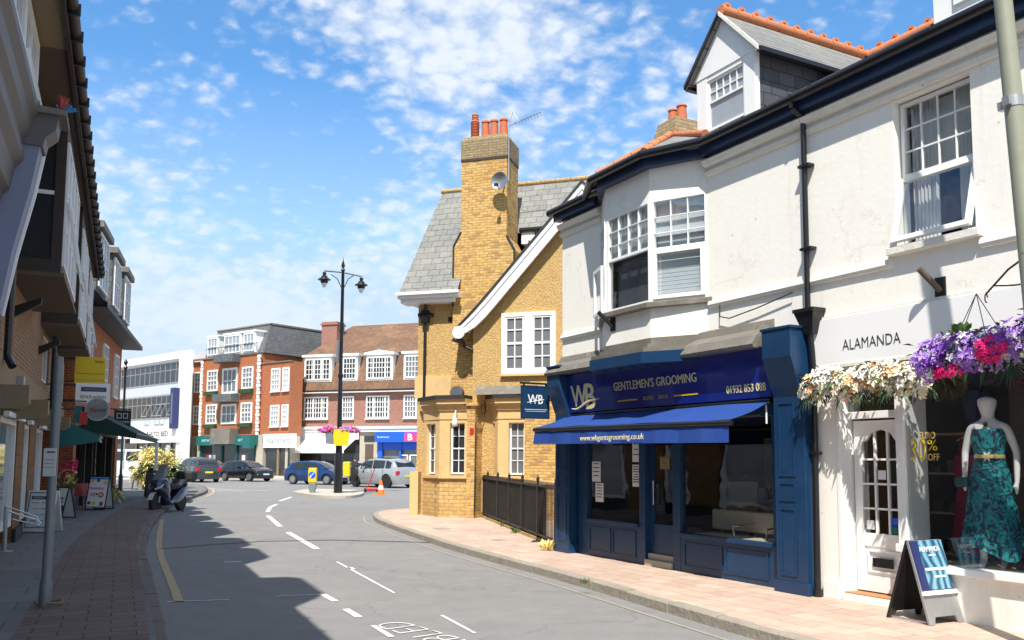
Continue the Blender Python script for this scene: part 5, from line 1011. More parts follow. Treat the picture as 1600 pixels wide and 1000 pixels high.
# orange brick building D
DR, FD = far_frame(-19.45, 75.68, 52)
dd_ = T('shop_building', 'orange brick building with white quoins slate mansard and teal shopfront', 'building', (-19.45, 75.68, -.3), DR)
m = MB(); m.box(-13.05, -4.1, 0, 9, 4.0, 11.35); m.box(-15.2, -13.05, .25, 9, 4.0, 11.2); m.box(-4.1, .05, .25, 1.6, 3.9, 10.4); m.build('wall', 'orange_brick', dd_)
m = MB(); m.box(-15.2, 0, 3.2, 9, 0, 4); m.box(-15.2, -14.6, .2, 3, 0, 4); m.box(-13.3, -12.9, -.05, 3, 0, 4); m.box(-4.2, -3.2, .0, 3, 0, 4.0); m.box(-.3, .04, .2, 1.5, 0, 4); m.box(-14.6, -13.3, .2, .5, 3.0, 4.0); m.build('ground_wall', 'concrete', dd_)
for x in (-13.15, -4.25):
    m = MB(); n = 22
    for i in range(n): w_ = .42 if i % 2 else .3; m.box(x-w_/2+.1, x+w_/2+.1, -.05, .1, 4.0+i*.33, 4.0+i*.33+.27)
    m.build('quoin', 'white_paint', dd_)
m = MB(); m.box(-15.3, -4, -.12, .2, 11.3, 11.42); m.box(-4.2, .1, .15, .5, 10.35, 10.45); m.build('coping', 'lead', dd_)
m = MB(); m.add([(-13.2, .3, 11.4), (-3.9, .3, 11.4), (-4.6, 1.5, 14.2), (-12.9, 1.5, 14.2), (-13.2, 14, 11.4), (-12.9, 13, 14.2), (-3.9, 18, 11.4), (-4.6, 17.5, 14.2)], [(0, 1, 2, 3), (0, 3, 5, 4), (1, 6, 7, 2), (3, 2, 7, 5)]); m.build('mansard_roof', 'mansard_slate', dd_, norm=False)
MB().box(-13.0, -4.5, 1.4, 1.55, 14.18, 14.3).box(-4.65, -4.5, 1.56, 17.5, 14.15, 14.3).build('roof_edge', 'lead', dd_)
for x0, x1 in ((-12.3, -10.7), (-9.6, -7.1), (-6.6, -5.0)):
    q = T('dormer', None, None); q.parent = dd_; MB().box(x0-.1, x1+.1, .1, 2, 11.5, 13.4).box(x0-.25, x1+.25, .0, 2, 13.4, 13.55).build('dormer_box', 'white_paint', q); window(q, x0, x1, 11.65, 13.3, .0, 4 if x1-x0 > 2 else 3, 2, .1, .05, .08, 'pane_lead', name='dormer_window')
for z0, z1, zb0, zb1 in ((8.2, 10.2, 7.85, 10.25), (5.1, 6.95, 5.05, 6.9)):
    for x0, x1 in ((-12.05, -10.35), (-6.55, -4.9)): window(dd_, x0, x1, z0, z1, -.09, 3, 4, .15, .05, .1, 'pane_mid', meet=(z0+z1)/2); MB().box(x0-.1, x1+.1, -.35, -.05, z0-.4, z0-.05).build('flower_box', 'leaf_dark', dd_)
    window(dd_, -9.6, -7.25, zb0, zb1, -.09, 3, 2, .2, .08, .1, 'pane_mid')
    window(dd_, -14.6, -13.5, z0, z1, .16, 2, 4, .12, .05, .1, 'pane_mid')
    for x0, x1 in ((-2.55, -1.3), (-.95, -.05)): window(dd_, x0, x1, z0-.4, z1-.35, .16, 3, 4, .13, .05, .1, 'pane_lead', meet=(z0+z1)/2-.38, sill='white_paint')
for z in (10.7, 7.05): MB().prism([(-9.9, .0), (-9.9, -.9), (-9.3, -1.2), (-7.5, -1.2), (-6.9, -.9), (-6.9, 0)], z, z+.7, 'z').build('balcony', 'mansard_slate', dd_)
m = MB()
for z in (11.4+.9,): 
    m.tube((-12.5, -.0, z), (-4.5, .0, z), .03, n=6)
    for i in range(17): m.tube((-12.5+i*.5, 0, 11.4), (-12.5+i*.5, 0, z), .015, n=5)
m.build('roof_railing', 'black_matt', dd_)
f3 = MB().box(-13.0, -3.9, -.35, .0, 3.1, 4.0).build('fascia_sign', 'teal', dd_); MB().prism([(-9.8, 0), (-9.8, -1.0), (-9, -1.5), (-7.6, -1.5), (-6.8, -1.0), (-6.8, 0)], 3.2, 4.2, 'z').build('entrance_canopy', 'lead', dd_); MB().prism([(-9.8, 0), (-9.8, -1.0), (-9, -1.5), (-7.6, -1.5), (-6.8, -1.0), (-6.8, 0)], 4.2, 4.6, 'z').build('canopy_top', 'lead', dd_)
text('ESTATE', 'paper', f3, -12.1, -10.3, 3.45, 3.65, -.355); text('LETTINGS', 'paper', f3, -6.4, -4.6, 3.45, 3.65, -.355); MB().box(-4.9, -3.9, -.9, -.36, 2.8, 3.9).build('side_sign', 'teal', dd_)
MB().box(-12.9, -4.2, .1, .2, .2, 3.1).build('shop_window', 'pane_dark', dd_)
for x in (-12.9, -9.6, -7.3, -4.6): MB().box(x, x+.3, -.05, .15, 0, 3.1).build('shop_frame', 'teal_dark', dd_)
for x, c_ in ((-11.6, 'paper'), (-10.9, 'line_yellow'), (-11.2, 'sky_blue'), (-11.9, 'red_paint'), (-6.3, 'paper')): MB().box(x, x+.45, .05, .09, .9+random.random(), 2.2).build('window_poster', c_, dd_)
f4 = MB().box(-3.3, 1.2, -.0, .2, 2.85, 4.05).build('fascia_sign', 'sign_white', dd_); text('Stammers', 'steel', f4, -2.7, .6, 3.25, 3.75, -.005); MB().box(-3.0, .2, .22, .3, 0, 2.85).build('shop_window', 'pane_dark', dd_); MB().box(-1.3, -1.1, .1, .25, 0, 2.85).build('shop_frame', 'bracket_stone', dd_)
MB().box(-4.3, -3.9, -.9, -.8, 3.9, 4.6).build('alarm_box', 'line_yellow', dd_) if 0 else None
# white modern building E
ER, FE = far_frame(-29.3, 81.9, 47); k = 1.18
ee = T('office_building', 'white flat-roofed office building with long window bands at the far left', 'building', (-29.3, 81.9, -.3), ER)
m = MB(); m.box(-26, -3.4, .0, 3, 3.9, 12.1); m.box(-3.5, -1.3, -.35, -.05, 0, 12.15); m.box(-26, -3.3, 3, 12, 0, 3.9); m.box(-26, -3.5, -.3, .5, 11.5, 12.2); m.build('wall', 'white_paint', ee)
def band(z0, z1, n, x0, x1, op):
    w = MB(); w.box(x0, x1, -.06, .0, z0-.12, z0); w.box(x0, x1, -.06, 0, z1, z1+.1); w.box(x0, x1, -.05, 0, z0+(z1-z0)*.62, z0+(z1-z0)*.62+.07)
    for i in range(n+1): x = x0+(x1-x0)*i/n; w.box(x-.05, x+.05, -.06, 0, z0, z1)
    w = w.build('window', 'galvanised', ee); MB().box(x0, x1, -.03, -.01, z0, z1).build('pane', 'pane_dark', w)
    for i in op: x = x0+(x1-x0)*i/n; MB().frame(x+.05, x+(x1-x0)/n-.05, -(z1-z0)*.6, 0, -.04, .02, .06).build('open_casement', 'galvanised', w, M=Matrix.Translation((0, -.06, z0+(z1-z0)*.62)) @ Matrix.Rotation(radians(-22), 4, 'X'))
band(9.3, 11.2, 19, -25, -3.5, ()); band(5.9, 8.0, 19, -25, -4.2, (18, 16, 15, 13))
for z0, z1 in ((8.15, 9.1), (4.7, 5.7)):
    m = MB(); m.box(-25, -3.45, -.02, 0, z0, z1)
    for i in range(20): x = -25+i*1.1; m.box(x, min(x+1.06, -3.5), -.035, -.021, z0+.02, z1-.02)
    m.build('cladding', 'white_panel', ee)
MB().box(-3.9, -3.1, -.9, -.36, 4.7, 8.6).build('banner_sign', 'navy_print', ee); MB().box(-3.6, -3.4, -.92, -.9, 5.2, 8.1).build('banner_print', 'steel', ee)
f5 = MB().box(-13.2, -2.6, -.5, .0, 3.4, 4.7).build('fascia_sign', 'sign_white', ee); text('AHLTO BED', 'ink', f5, -9.6, -4.9, 3.98, 4.5, -.505, bold=.02); text('ECBH', 'ink', f5, -7.8, -6.4, 3.55, 3.8, -.505, bold=.02); MB().box(-26, -3, .1, .2, .1, 3.4).build('shop_window', 'pane_dark', ee)
for x in (-13, -10.5, -8, -5.5): MB().box(x, x+.25, -.02, .2, 0, 3.4).build('shop_frame', 'steel', ee); MB().lathe((-4.6, -.6, 2.7), [(.45, -.05), (.45, .05)], 16, 'y').build('round_sign', 'paper', ee)
# distant roofs behind, closing the skyline
tag(MB().box(-60, -33, 96, 110, 0, 9).build('distant_building', 'concrete'), 'low pale block far behind the white office building', 'building')
# ================================================================== left side (frame L)
def troof(m, a, b, y0, z0, y1, z1):
    m.add([(a, y0, z0), (b, y0, z0), (b, y1, z1), (a, y1, z1), (a, 2*y1-y0, z0), (b, 2*y1-y0, z0)], [(0, 1, 2, 3), (3, 2, 5, 4), (0, 3, 4), (1, 5, 2)])
def shadow_dormers(parent, us):
    for u in us:
        q = T('dormer', None, None); q.parent = parent
        pts = [(1.74, 7.3), (1.70, 9.6), (1.78, 10.2), (2.05, 10.55), (2.7, 10.75), (5.2, 10.75), (5.2, 7.5)]
        MB().prism(pts, u-.72, u+.72, 'x').build('dormer_box', 'mansard_slate', q); window(q, u-.45, u+.45, 7.9, 9.2, 1.60, 3, 3, .05, .02, .06, 'pane_dark', name='dormer_window')
l0 = T('shop_building', 'nearest shop house on the left with lilac coved bay base under a grey cornice', 'building', (LX, LY, 0), LR)
m = MB(); m.box(-9, 4.2, 2.1, 9, 0, 6.95); m.build('wall', 'grey_moulding', l0)
m = MB(); m.prism([(2.15, 3.0), (1.74, 3.2), (1.64, 3.9), (1.50, 4.6), (1.43, 5.08), (2.15, 5.08)], 1.75, 2.08, 'x'); m.build('console', 'lilac_paint', l0); MB().box(-6, 1.75, 1.85, 2.1, 3.2, 4.3).build('fascia', 'lilac_paint', l0); MB().box(1.8, 2.05, 1.80, 2.1, 0.12, 3.1).build('pilaster', 'lilac_paint', l0); MB().prism([(2.1, 4.3), (1.80, 4.3), (1.76, 4.5), (1.7, 4.55), (1.66, 4.8), (1.58, 4.9), (1.58, 5.0), (2.1, 5.0)], -6, 1.75, 'x').build('moulding', 'grey_moulding', l0)
m = MB(); m.prism([(1.72, 3.2), (1.61, 3.9), (1.47, 4.6), (1.40, 5.07), (1.46, 5.07), (1.53, 4.6), (1.68, 3.9), (1.80, 3.2)], 2.06, 2.10, 'x'); m.build('edge_trim', 'sign_white', l0)
MB().prism([(2.15, 5.0), (1.62, 5.0), (1.60, 5.12), (1.54, 5.2), (1.52, 5.34), (1.46, 5.42), (1.46, 5.52), (2.15, 5.56)], -6, 1.72, 'x').build('cornice', 'grey_moulding', l0); MB().prism([(2.15, 5.08), (1.40, 5.08), (1.38, 5.18), (1.28, 5.28), (1.26, 5.44), (2.15, 5.44)], 1.72, 2.12, 'x').build('console_cap', 'grey_moulding', l0); MB().prism([(2.15, 5.44), (1.18, 5.44), (1.18, 5.50), (2.15, 5.56)], 1.66, 2.2, 'x').build('cap_flashing', 'lead', l0)
m = MB(); m.box(-3.4, 3.3, 1.70, 2.1, 5.56, 6.9); m.build('bay_wall', 'timber_dark', l0)
for a, b in ((.2, 1.7), (1.75, 3.28)): window(l0, a, b, 5.6, 6.88, 1.63, 2, 2, .06, .03, .07, 'pane_lead', meet=6.2)
MB().frame(1.8, 3.2, -.6, 0, -.03, .02, .05).build('open_sash', 'white_paint', l0, M=Matrix.Translation((0, 1.62, 6.2)) @ Matrix.Rotation(radians(-12), 4, 'X'))
m = MB(); troof(m, -9, 4.3, 1.15, 7.02, 4.9, 8.6); m.build('roof', 'brown_tile', l0); shadow_dormers(l0, (-3.2, 1.1, 3.35))
for i, (u, mt_n) in enumerate(((1.72, 'red_cloth'), (1.86, 'sky_blue'))):
    m = MB(); random.seed(i)
    for _ in range(16): leaf(m, (u, 1.25, 5.52), (random.uniform(-1, 1), random.uniform(-1, .3), random.uniform(.6, 2)), .22, .04)
    o = m.build('potted_flowers', mt_n, norm=False); o.matrix_world = FL; tag(o, ('red' if i == 0 else 'blue')+' flowers standing on the lead top of the left bay cornice', 'flowers')
l1 = T('terrace_building', 'brown brick terrace with dark timber oriel windows overhanging the left pavement', 'building', (LX, LY, 0), LR)
m = MB(); m.wall(4.2, 19.4, 2.75, 6.95, [(12.2, 14.0, 3.3, 4.35)], 2.1, .12); m.box(4.2, 19.4, 2.25, 9, 2.76, 6.94); m.build('wall', 'brown_brick', l1)
m = MB(); m.box(4.2, 15.3, 2.42, 9, .0, 2.75); m.box(9.15, 10.35, 2.2, 2.42, .12, 2.4); m.box(11.5, 13.0, 2.2, 2.42, .12, 2.4); m.box(4.2, 6.6, 2.2, 2.42, .12, 2.4); m.build('ground_wall', 'tan_block', l1)
m = MB(); m.box(4.2, 19.4, 2.02, 2.098, 2.72, 3.05); m.box(4.2, 19.4, 1.98, 2.6, 2.60, 2.72); m.build('stone_band', 'bracket_stone', l1)
for u in (4.35, 7.7, 11.05, 14.4, 17.8): MB().prism([(2.6, 2.28), (1.72, 2.28), (1.62, 2.36), (1.62, 2.60), (2.6, 2.60)], u-.14, u+.14, 'x').build('beam_end', 'bracket_stone', l1)
m = MB(); m.box(9.12, 10.4, 2.14, 2.2, .12, .36); m.box(11.4, 15.2, 2.25, 2.42, .12, .45); m.build('plinth', 'black_matt', l1)
for a, b in ((6.7, 9.1), (10.45, 11.45), (13.1, 14.9)):
    window(l1, a, b, .42, 2.3, 2.22, 1, 1, .10, .05, .12, 'pane_lead'); MB().box(a-.1, b+.1, 2.08, 2.16, 2.28, 2.36).build('window_head', 'white_paint', l1)
def oriel(a, b, gap=False):
    o = T('oriel', None, None); o.parent = l1
    m = MB(); m.box(a, b, 1.42, 2.1, 4.42, 4.62); m.box(a, b, 1.42, 2.1, 6.55, 6.92); m.box(a, a+.14, 1.42, 1.56, 4.62, 6.55); m.box(b-.14, b, 1.42, 1.56, 4.62, 6.55); m.box(a, a+.10, 1.98, 2.1, 4.62, 6.55); m.box(b-.1, b, 1.98, 2.1, 4.62, 6.55); m.box(a+.001, b-.001, 1.99, 2.06, 4.62, 6.55)
    m.build('oriel_frame', 'timber_dark', o); m = MB(); m.box(a+.03, a+.05, 1.56, 1.98, 4.62, 6.55); m.build('side_pane', 'pane_dark', o); MB().box(a+.005, a+.03, 1.56, 1.98, 5.62, 5.68).build('transom', 'white_paint', o)
    n = 4 if b-a > 3 else 2
    for i in range(n): c = a+.12+(b-a-.24)*i/n; window(o, c, c+(b-a-.24)/n-.02, 4.55, 6.5, 1.385, 2, 3, .05, .03, .05, 'pane_lead', meet=5.6, name='casement')
    for i in (0, 2) if n == 4 else (0,):
        c = a+.12+(b-a-.24)*i/n; MB().frame(c, c+(b-a-.24)/n-.04, -.95, 0, -.02, .015, .04).build('open_casement', 'white_paint', o, M=Matrix.Translation((0, 1.37, 5.55)) @ Matrix.Rotation(radians(-9), 4, 'X'))
    MB().box(a-.01, b+.01, 1.37, 2.12, 4.36, 4.42).build('oriel_base', 'soffit_brown', o)
for a, b in ((5.7, 9.45), (11.3, 14.9), (16.0, 18.6)): oriel(a, b)
MB().box(-9, 3.4, 1.32, 2.1, 6.93, 6.99).build('soffit', 'bracket_stone', l1); MB().box(3.4, 19.4, 1.32, 2.1, 6.93, 6.99).build('soffit', 'soffit_brown', l1); MB().box(-9, 19.4, 1.27, 1.32, 6.86, 7.02).build('gutter_board', 'timber_dark', l1)
m = MB(); m.tube((-9, 1.22, 7.0), (19.4, 1.22, 7.0), .07, n=12)
for i in range(32): u = -4.5+i*.75; MB().box(u, u+.035, 1.125, 1.33, 6.90, 7.04).build('gutter_bracket', 'black_gloss', l1)
m.build('gutter', 'timber_dark', l1, smooth='edge')
m = MB(); troof(m, 4.3, 19.5, 1.15, 7.02, 4.9, 8.6); m.build('roof', 'brown_tile', l1); shadow_dormers(l1, (6.2, 8.35, 10.9, 13.6, 16.2))
MB().path([(5.0, 1.98, 6.9), (5.0, 1.98, 3.05), (4.9, 1.9, 2.9)], .055).build('downpipe', 'black_gloss', l1); MB().tube((13.2, 1.95, 4.4), (13.2, 1.95, 2.7), .05).build('downpipe', 'black_gloss', l1)
for u, z in ((6.6, 3.95), (11.2, 3.85)): MB().prism([(2.1, z-.12), (2.1, z+.05), (1.72, z+.22), (1.72, z+.12)], u-.05, u+.05, 'x').build('flag_holder', 'black_gloss', l1)
MB().box(6.7, 6.9, 1.92, 2.02, 2.78, 2.92).build('lamp_box', 'steel', l1); window(l1, 12.22, 13.98, 3.32, 4.33, 2.14, 2, 1, .06, .03, .06, 'pane_mid')
tag(MB().box(0, .02, -.25, .25, 0, .9).build('leaning_board', 'white_panel'), 'x', 'x') if 0 else None
# building beyond (frame L2)
e0 = Vector(wp(FL, 19.4, 1.75)); e1 = Vector(wp(FL, 30, .62)); dv = (e1-e0); LL = dv.length; dv.normalize(); L2R = atan2(dv.y, dv.x); FL2 = framem(e0.x, e0.y, dv.x, dv.y)
l2 = T('cafe_building', 'orange brick building with grey slate mansard dormers above the green cafe awnings', 'building', (e0.x, e0.y, 0), L2R)
m = MB(); m.box(0, LL, 0, 8, 2.6, 6.1); m.box(LL-.8, LL, 0, 8, 0, 2.6); m.box(0, .5, 0, 8, 0, 2.6); m.box(.5, LL-.8, 3, 8, 0, 2.6); m.build('wall', 'orange_brick', l2)
m = MB(); m.add([(-.2, -.75, 6.2), (LL+.25, -.75, 6.2), (LL+.25, -.2, 6.45), (-.2, -.2, 6.45), (LL+.05, .45, 8.7), (-.2, .45, 8.7), (LL+.05, 8, 8.8), (-.2, 8, 8.8), (LL+.25, 8.5, 6.2), (-.2, -.75, 6.05), (LL+.25, -.75, 6.05), (LL+.25, 0, 6.05), (-.2, 0, 6.05)], [(0, 1, 2, 3), (3, 2, 4, 5), (5, 4, 6, 7), (1, 8, 6, 4, 2), (0, 9, 10, 1), (9, 12, 11, 10)]); m.build('mansard_roof', 'slate_dark', l2, norm=False)
for a, b in ((1.0, 3.2), (4.6, 6.6), (7.9, 9.9)):
    q = T('dormer', None, None); q.parent = l2; MB().box(a, b, -.25, 1.5, 6.75, 8.7).build('dormer_box', 'mansard_slate', q); MB().box(a-.15, b+.15, -.42, 1.5, 8.7, 8.9).build('dormer_top', 'lead', q); window(q, a+.1, b-.1, 6.9, 8.6, -.33, 3, 2, .07, .04, .07, 'pane_lead', name='dormer_window')
m = MB(); m.box(LL-.5, LL+.3, .6, 1.3, 6, 7.4); m.build('chimney', 'orange_brick', l2)
for a in (1.2, 5.0, 8.2): window(l2, a, a+1.2, 3.9, 5.6, -.07, 3, 4, .07, .03, .08, 'pane_mid')
m = MB(); m.box(.5, LL-.8, .15, .25, .12, .6); m.box(.5, LL-.8, .0, .3, 2.4, 2.6)
for x in (.5, 2.6, 4.2, 4.9, 7.4, 9.4): m.box(x, x+.15, .05, .3, .12, 2.4)
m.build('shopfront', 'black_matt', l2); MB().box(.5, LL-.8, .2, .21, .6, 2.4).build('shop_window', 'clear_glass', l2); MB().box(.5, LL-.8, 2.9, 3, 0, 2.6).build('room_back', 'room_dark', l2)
def shopawn(name, label, F, rot, a, b, y0, z0, y1, z1):
    t = T(name, label, 'awning', tuple(F.translation), rot); m = MB(); m.add([(a, y0, z0), (b, y0, z0), (b, y1, z1), (a, y1, z1), (b, y1-.01, z1-.16), (a, y1-.01, z1-.16)], [(0, 1, 2, 3), (3, 2, 4, 5)]); m.add([(a, y0, z0), (a, y1, z1), (a, y1-.01, z1-.16), (a, y0, z0-.75)], [(0, 1, 2, 3)]); m.build('canvas', 'green_canvas' if b > 20 or F is FL2 else 'teal', t, norm=False)
    MB().tube((a, y1, z1), (b, y1, z1), .03, n=8).path([(a+.05, y0, z0-.5), (a+.05, y1, z1)], .02).path([(b-.05, y0, z0-.5), (b-.05, y1, z1)], .02).build('arm', 'black_gloss', t)
shopawn('awning', 'small teal shop awning behind the grey pole on the left', FL, LR, 15.6, 18.8, 2.0, 2.62, 1.0, 2.2)
shopawn('awning', 'larger dark green cafe awning reaching out towards the road on the left', FL2, L2R, 1.2, 9.6, .0, 3.2, -1.55, 2.38)
t = T('awning_post', 'white post holding the outer end of the green cafe awning', 'post', wp(FL2, 9.5, -1.55)+(.12,), L2R); MB().box(-.06, .06, -.06, .06, 0, 2.15).build('post', 'white_paint', t)
# projecting signs (plane across the pavement): local x -> outward
def proj_sign(name, label, u, y0, y1, z0, z1, mt_n, cat='sign', wall=2.08):
    loc = FL @ Vector((u, 0, 0)); t = T(name, label, cat, (loc.x, loc.y, 0), LR)
    M = Matrix.Rotation(radians(-90), 4, 'Z')       # sign's x = -y (towards the road), front faces the camera
    return t, M
def psign(name, label, u, y0, y1, z0, z1, mt_n):
    t, M = proj_sign(name, label, u, y0, y1, z0, z1, mt_n)
    MB().box(-y1, -y0, -.03, .03, z0, z1).build('sign_board', mt_n, t, M=M)
    MB().tube((-y1, 0, z1-.05), (-2.08, 0, z1-.05), .015).tube((-y1, 0, z0+.05), (-2.08, 0, z0+.05), .015).build('bracket', 'black_gloss', t, M=M); return t, M
t, M = psign('shop_sign', 'yellow projecting shop sign hung high above the left pavement', 15, .92, 1.60, 3.46, 4.12, 'yellow_sign'); text('lavilo', 'ink', t, -1.15, -.96, 3.98, 4.05, -.032, M=M); MB().box(-1.58, -.94, -.034, -.03, 3.70, 3.715).box(-1.58, -.94, -.034, -.03, 3.54, 3.55).build('print', 'bracket_stone', t, M=M)
t, M = psign('estate_agent_sign', 'white estate agent board with navy band projecting over the left pavement', 13, .76, 1.47, 2.88, 3.32, 'sign_white'); MB().box(-1.36, -.84, -.036, -.03, 3.13, 3.23).build('band', 'navy_print', t, M=M); text('WARING DOUGLAS', 'steel', t, -1.32, -.88, 3.16, 3.20, -.038, M=M); text('ESTATE AGENTS', 'ink', t, -1.36, -.84, 2.97, 3.04, -.032, M=M)
t, M = proj_sign('round_sign', 'round white sign with a red tick projecting over the left pavement', 12, 0, 0, 0, 0, ''); MB().lathe((-.98, 0, 2.68), [(.245, -.04), (.245, .04)], 32, 'y').build('sign_board', 'paper', t, M=M); MB().lathe((-.98, -.042, 2.68), [(.245, -.004), (.245, .0), (.225, .0), (.225, -.004)], 32, 'y').build('rim', 'steel', t, M=M); text('vianetti', 'ink', t, -1.12, -.80, 2.62, 2.71, -.05, M=M, shear=.2); MB().prism([(-1.13, 2.72), (-1.08, 2.66), (-.96, 2.78), (-1.08, 2.70)], -.052, -.046).build('tick', 'red_paint', t, M=M); MB().tube((-1.2, 0, 2.85), (-2.08, 0, 2.85), .015).build('bracket', 'black_gloss', t, M=M)
t, M = proj_sign('lantern_sign', 'small teal and red box sign beside the round white sign', 11.5, 0, 0, 0, 0, ''); MB().box(-1.42, -1.27, -.06, .06, 2.36, 2.72).build('side_board', 'teal', t, M=M); MB().box(-1.30, -1.15, -.1, -.061, 2.33, 2.6).build('front_board', 'red_paint', t, M=M); MB().tube((-1.35, 0, 2.65), (-2.08, 0, 2.65), .015).build('bracket', 'black_gloss', t, M=M)
t, M = proj_sign('hanging_sign', 'black hanging sign with two white boxes and lettering under the green awning end', 26, 0, 0, 0, 0, ''); MB().box(-.77, -.20, -.03, .03, 2.72, 3.36).build('sign_board', 'black_matt', t, M=M); MB().frame(-.68, -.52, 3.06, 3.25, -.036, -.03, .02).frame(-.47, -.31, 3.06, 3.25, -.036, -.03, .02).build('emblem', 'paper', t, M=M); text('KITCHEN', 'paper', t, -.72, -.26, 2.90, 2.97, -.034, M=M); MB().box(-.77, -.7, -.02, .02, 3.36, 3.4).tube((-.2, 0, 3.4), (-1.6, 0, 3.4), .02).build('bracket', 'black_gloss', t, M=M)
# grey sign pole with notice
g0 = G(70, 948, .12)
gp_ = T('sign_pole', 'dented grey steel pole with a white notice standing in the left foreground pavement', 'pole', (g0[0], g0[1], .12), 0)
MB().lathe((0, 0, 0), [(.06, 0), (.06, .25), (.047, .28), (.045, 1.6), (.045, 2.58)], 18).build('pole', 'pole_grey', gp_, smooth='edge', M=Matrix.Rotation(radians(.3), 4, 'Y')); MB().box(-.065, .065, -.056, -.05, 1.33, 1.62).build('notice', 'paper', gp_); MB().box(-.03, .05, -.058, -.056, 1.57, 1.59).box(-.05, .05, -.058, -.056, 1.42, 1.425).box(-.05, .05, -.058, -.056, 1.46, 1.465).box(-.05, .05, -.058, -.056, 1.50, 1.505).build('print', 'steel', gp_)
MB().path([(0, -.05, .0), (.06, -.04, .04), (.17, 0, .03), (.15, .05, .07), (.04, .05, .05)], .012).build('rope', 'bracket_stone', gp_); MB().box(-.05, .045, .04, .05, 2.1, 2.5).build('sign_edge', 'galvanised', gp_)
weed((g0[0]-.1, g0[1]+.05), .35, 10, 'tiny weed at the foot of the grey pole on the left')
# A-boards on the left
def aboard_at(name, label, px, py, h, w, rz, frame, face, z=.12, facemt=None, legs=False, spread=.26):
    c = G(px, py, z); t = T(name, label, 'A-board', (c[0], c[1], z), rz); return t, aboard(t, w, h, spread, frame, face, facemt, legs=legs)
t, Mx = aboard_at('a_board', 'white framed A-board with printed lines behind the grey pole', 66, 831, .86, .62, -.10, 'white_paint', 'paper', spread=.2)
m = MB(); m.frame(-.27, .27, .10, .82, -.018, -.012, .012); m.box(-.22, .10, -.018, -.012, .68, .74); m.build('print', 'ink', t, M=Mx); m = MB()
for i in range(4): z = .60-i*.12; m.box(-.20+.03*(i % 2), -.04, -.018, -.012, z, z+.012); m.box(.02, .12+.03*(i % 3), -.018, -.012, z, z+.012)
m.build('fine_print', 'steel', t, M=Mx); text('SUNDAY', 'paper', t, -.18, .06, .695, .725, -.02, M=Mx)
t, Mx = aboard_at('a_board', 'dark A-board with navy and white poster beside the red table', 96, 811, .82, .42, -.2, 'black_matt', 'paper'); MB().box(-.18, .18, -.02, -.012, .08, .36).box(-.18, -.05, -.02, -.012, .60, .78).build('print', 'navy_print', t, M=Mx); MB().box(-.02, .14, -.024, -.02, .5, .56).box(0, .14, -.024, -.02, .42, .46).build('print', 'steel', t, M=Mx)
t, Mx = aboard_at('a_board', 'tall black A-board with a colourful food menu on legs outside the cafe', 155, 797, 1.0, .60, -.05, 'black_gloss', 'paper', legs=True)
MB().box(-.30, -.27, -.015, .015, 0, .1).build('foot', 'black_gloss', t, M=Mx)
random.seed(5); cols = ['teal', 'petal_peach', 'red_paint', 'yellow_sign', 'leaf_green']
for i, (x, z, r, c_) in enumerate(((-.2, .86, .04, 'yellow_sign'), (-.02, .88, .05, 'leaf_green'), (.2, .82, .06, 'petal_peach'), (.12, .46, .08, 'red_paint'), (.12, .46, .05, 'petal_peach'), (-.2, .22, .05, 'magenta_cloth'), (-.06, .22, .05, 'yellow_sign'), (.16, .20, .06, 'red_cloth'), (-.01, .48, .03, 'leaf_dark'))): MB().lathe((x, -.014-.002*(i == 4), z), [(r, -.002), (r, .002)], 16, 'y').build('dish_picture', c_, t, M=Mx)
text('Breakfast', 'pink', t, -.22, .18, .62, .69, -.014, M=Mx); text('5.95', 'red_paint', t, -.2, -.05, .42, .52, -.014, M=Mx); MB().box(-.27, .27, -.014, -.01, .91, .96).build('print', 'sky_blue', t, M=Mx)
t, Mx = aboard_at('a_board', 'plain black A-board with a white leaf behind the parked scooter', 240, 777, 1.05, .62, .55, 'black_matt', 'black_matt', facemt='black_matt'); MB().prism([(-.05, .95), (.28, .95), (.28, .3), (.1, .5)], -.02, -.012).build('print', 'paper', t, M=Mx)
# red clothed table
c = G(118, 795, .12); t = T('table', 'small pavement table under a red cloth outside the left shop', 'table', (c[0], c[1], .12), LR)
m = MB(); loftring(m, [(0, 0, .74, .02, .02, 0), (0, 0, .745, .36, .30, 0), (0, 0, .73, .38, .32, .01), (0, 0, .55, .40, .34, .05), (0, 0, .38, .41, .35, .07)]); m.build('tablecloth', 'red_cloth', t, smooth=True)
for x in (-.25, .25):
    for y in (-.2, .2): MB().tube((x, y, 0), (x*.9, y*.9, .72), .022).build('leg', 'bracket_stone', t)
# planter flowers at the left shop
c = FL @ Vector((17.2, 1.75, .12)); t = T('flower_stand', 'bucket of pink and yellow flowers by the left shop door', 'flowers', tuple(c), LR); MB().lathe((0, 0, 0), [(.14, 0), (.18, .7)], 16).build('bucket', 'black_gloss', t); random.seed(9)
for mt_n, zc_ in (('petal_magenta', 1.25), ('leaf_yellow', 1.0), ('leaf_green', .85)):
    m = MB()
    for _ in range(90): v = rnd()*.22; flower(m, (v.x, v.y, zc_+v.z), .05, v+Vector((0, 0, .01)))
    tag(m.build('blossoms', mt_n, t, norm=False), kind='stuff')
c = G(6, 862, .12); t = T('steel_stand', 'bent tubular steel stand at the left edge of the pavement', 'stand', (c[0], c[1], .12), LR)
MB().box(-.12, .12, -.12, .12, 0, .01).build('base_plate', 'concrete', t); MB().tube((0, 0, 0), (0, 0, .72), .035).build('post', 'galvanised', t); MB().path([(.0, 0, .66), (.15, -.42, .50), (.1, -.48, .40), (-.05, -.1, .52)], .012).path([(.0, 0, .72), (.2, -.42, .54), (.15, -.5, .42)], .012).build('handle', 'chrome', t)
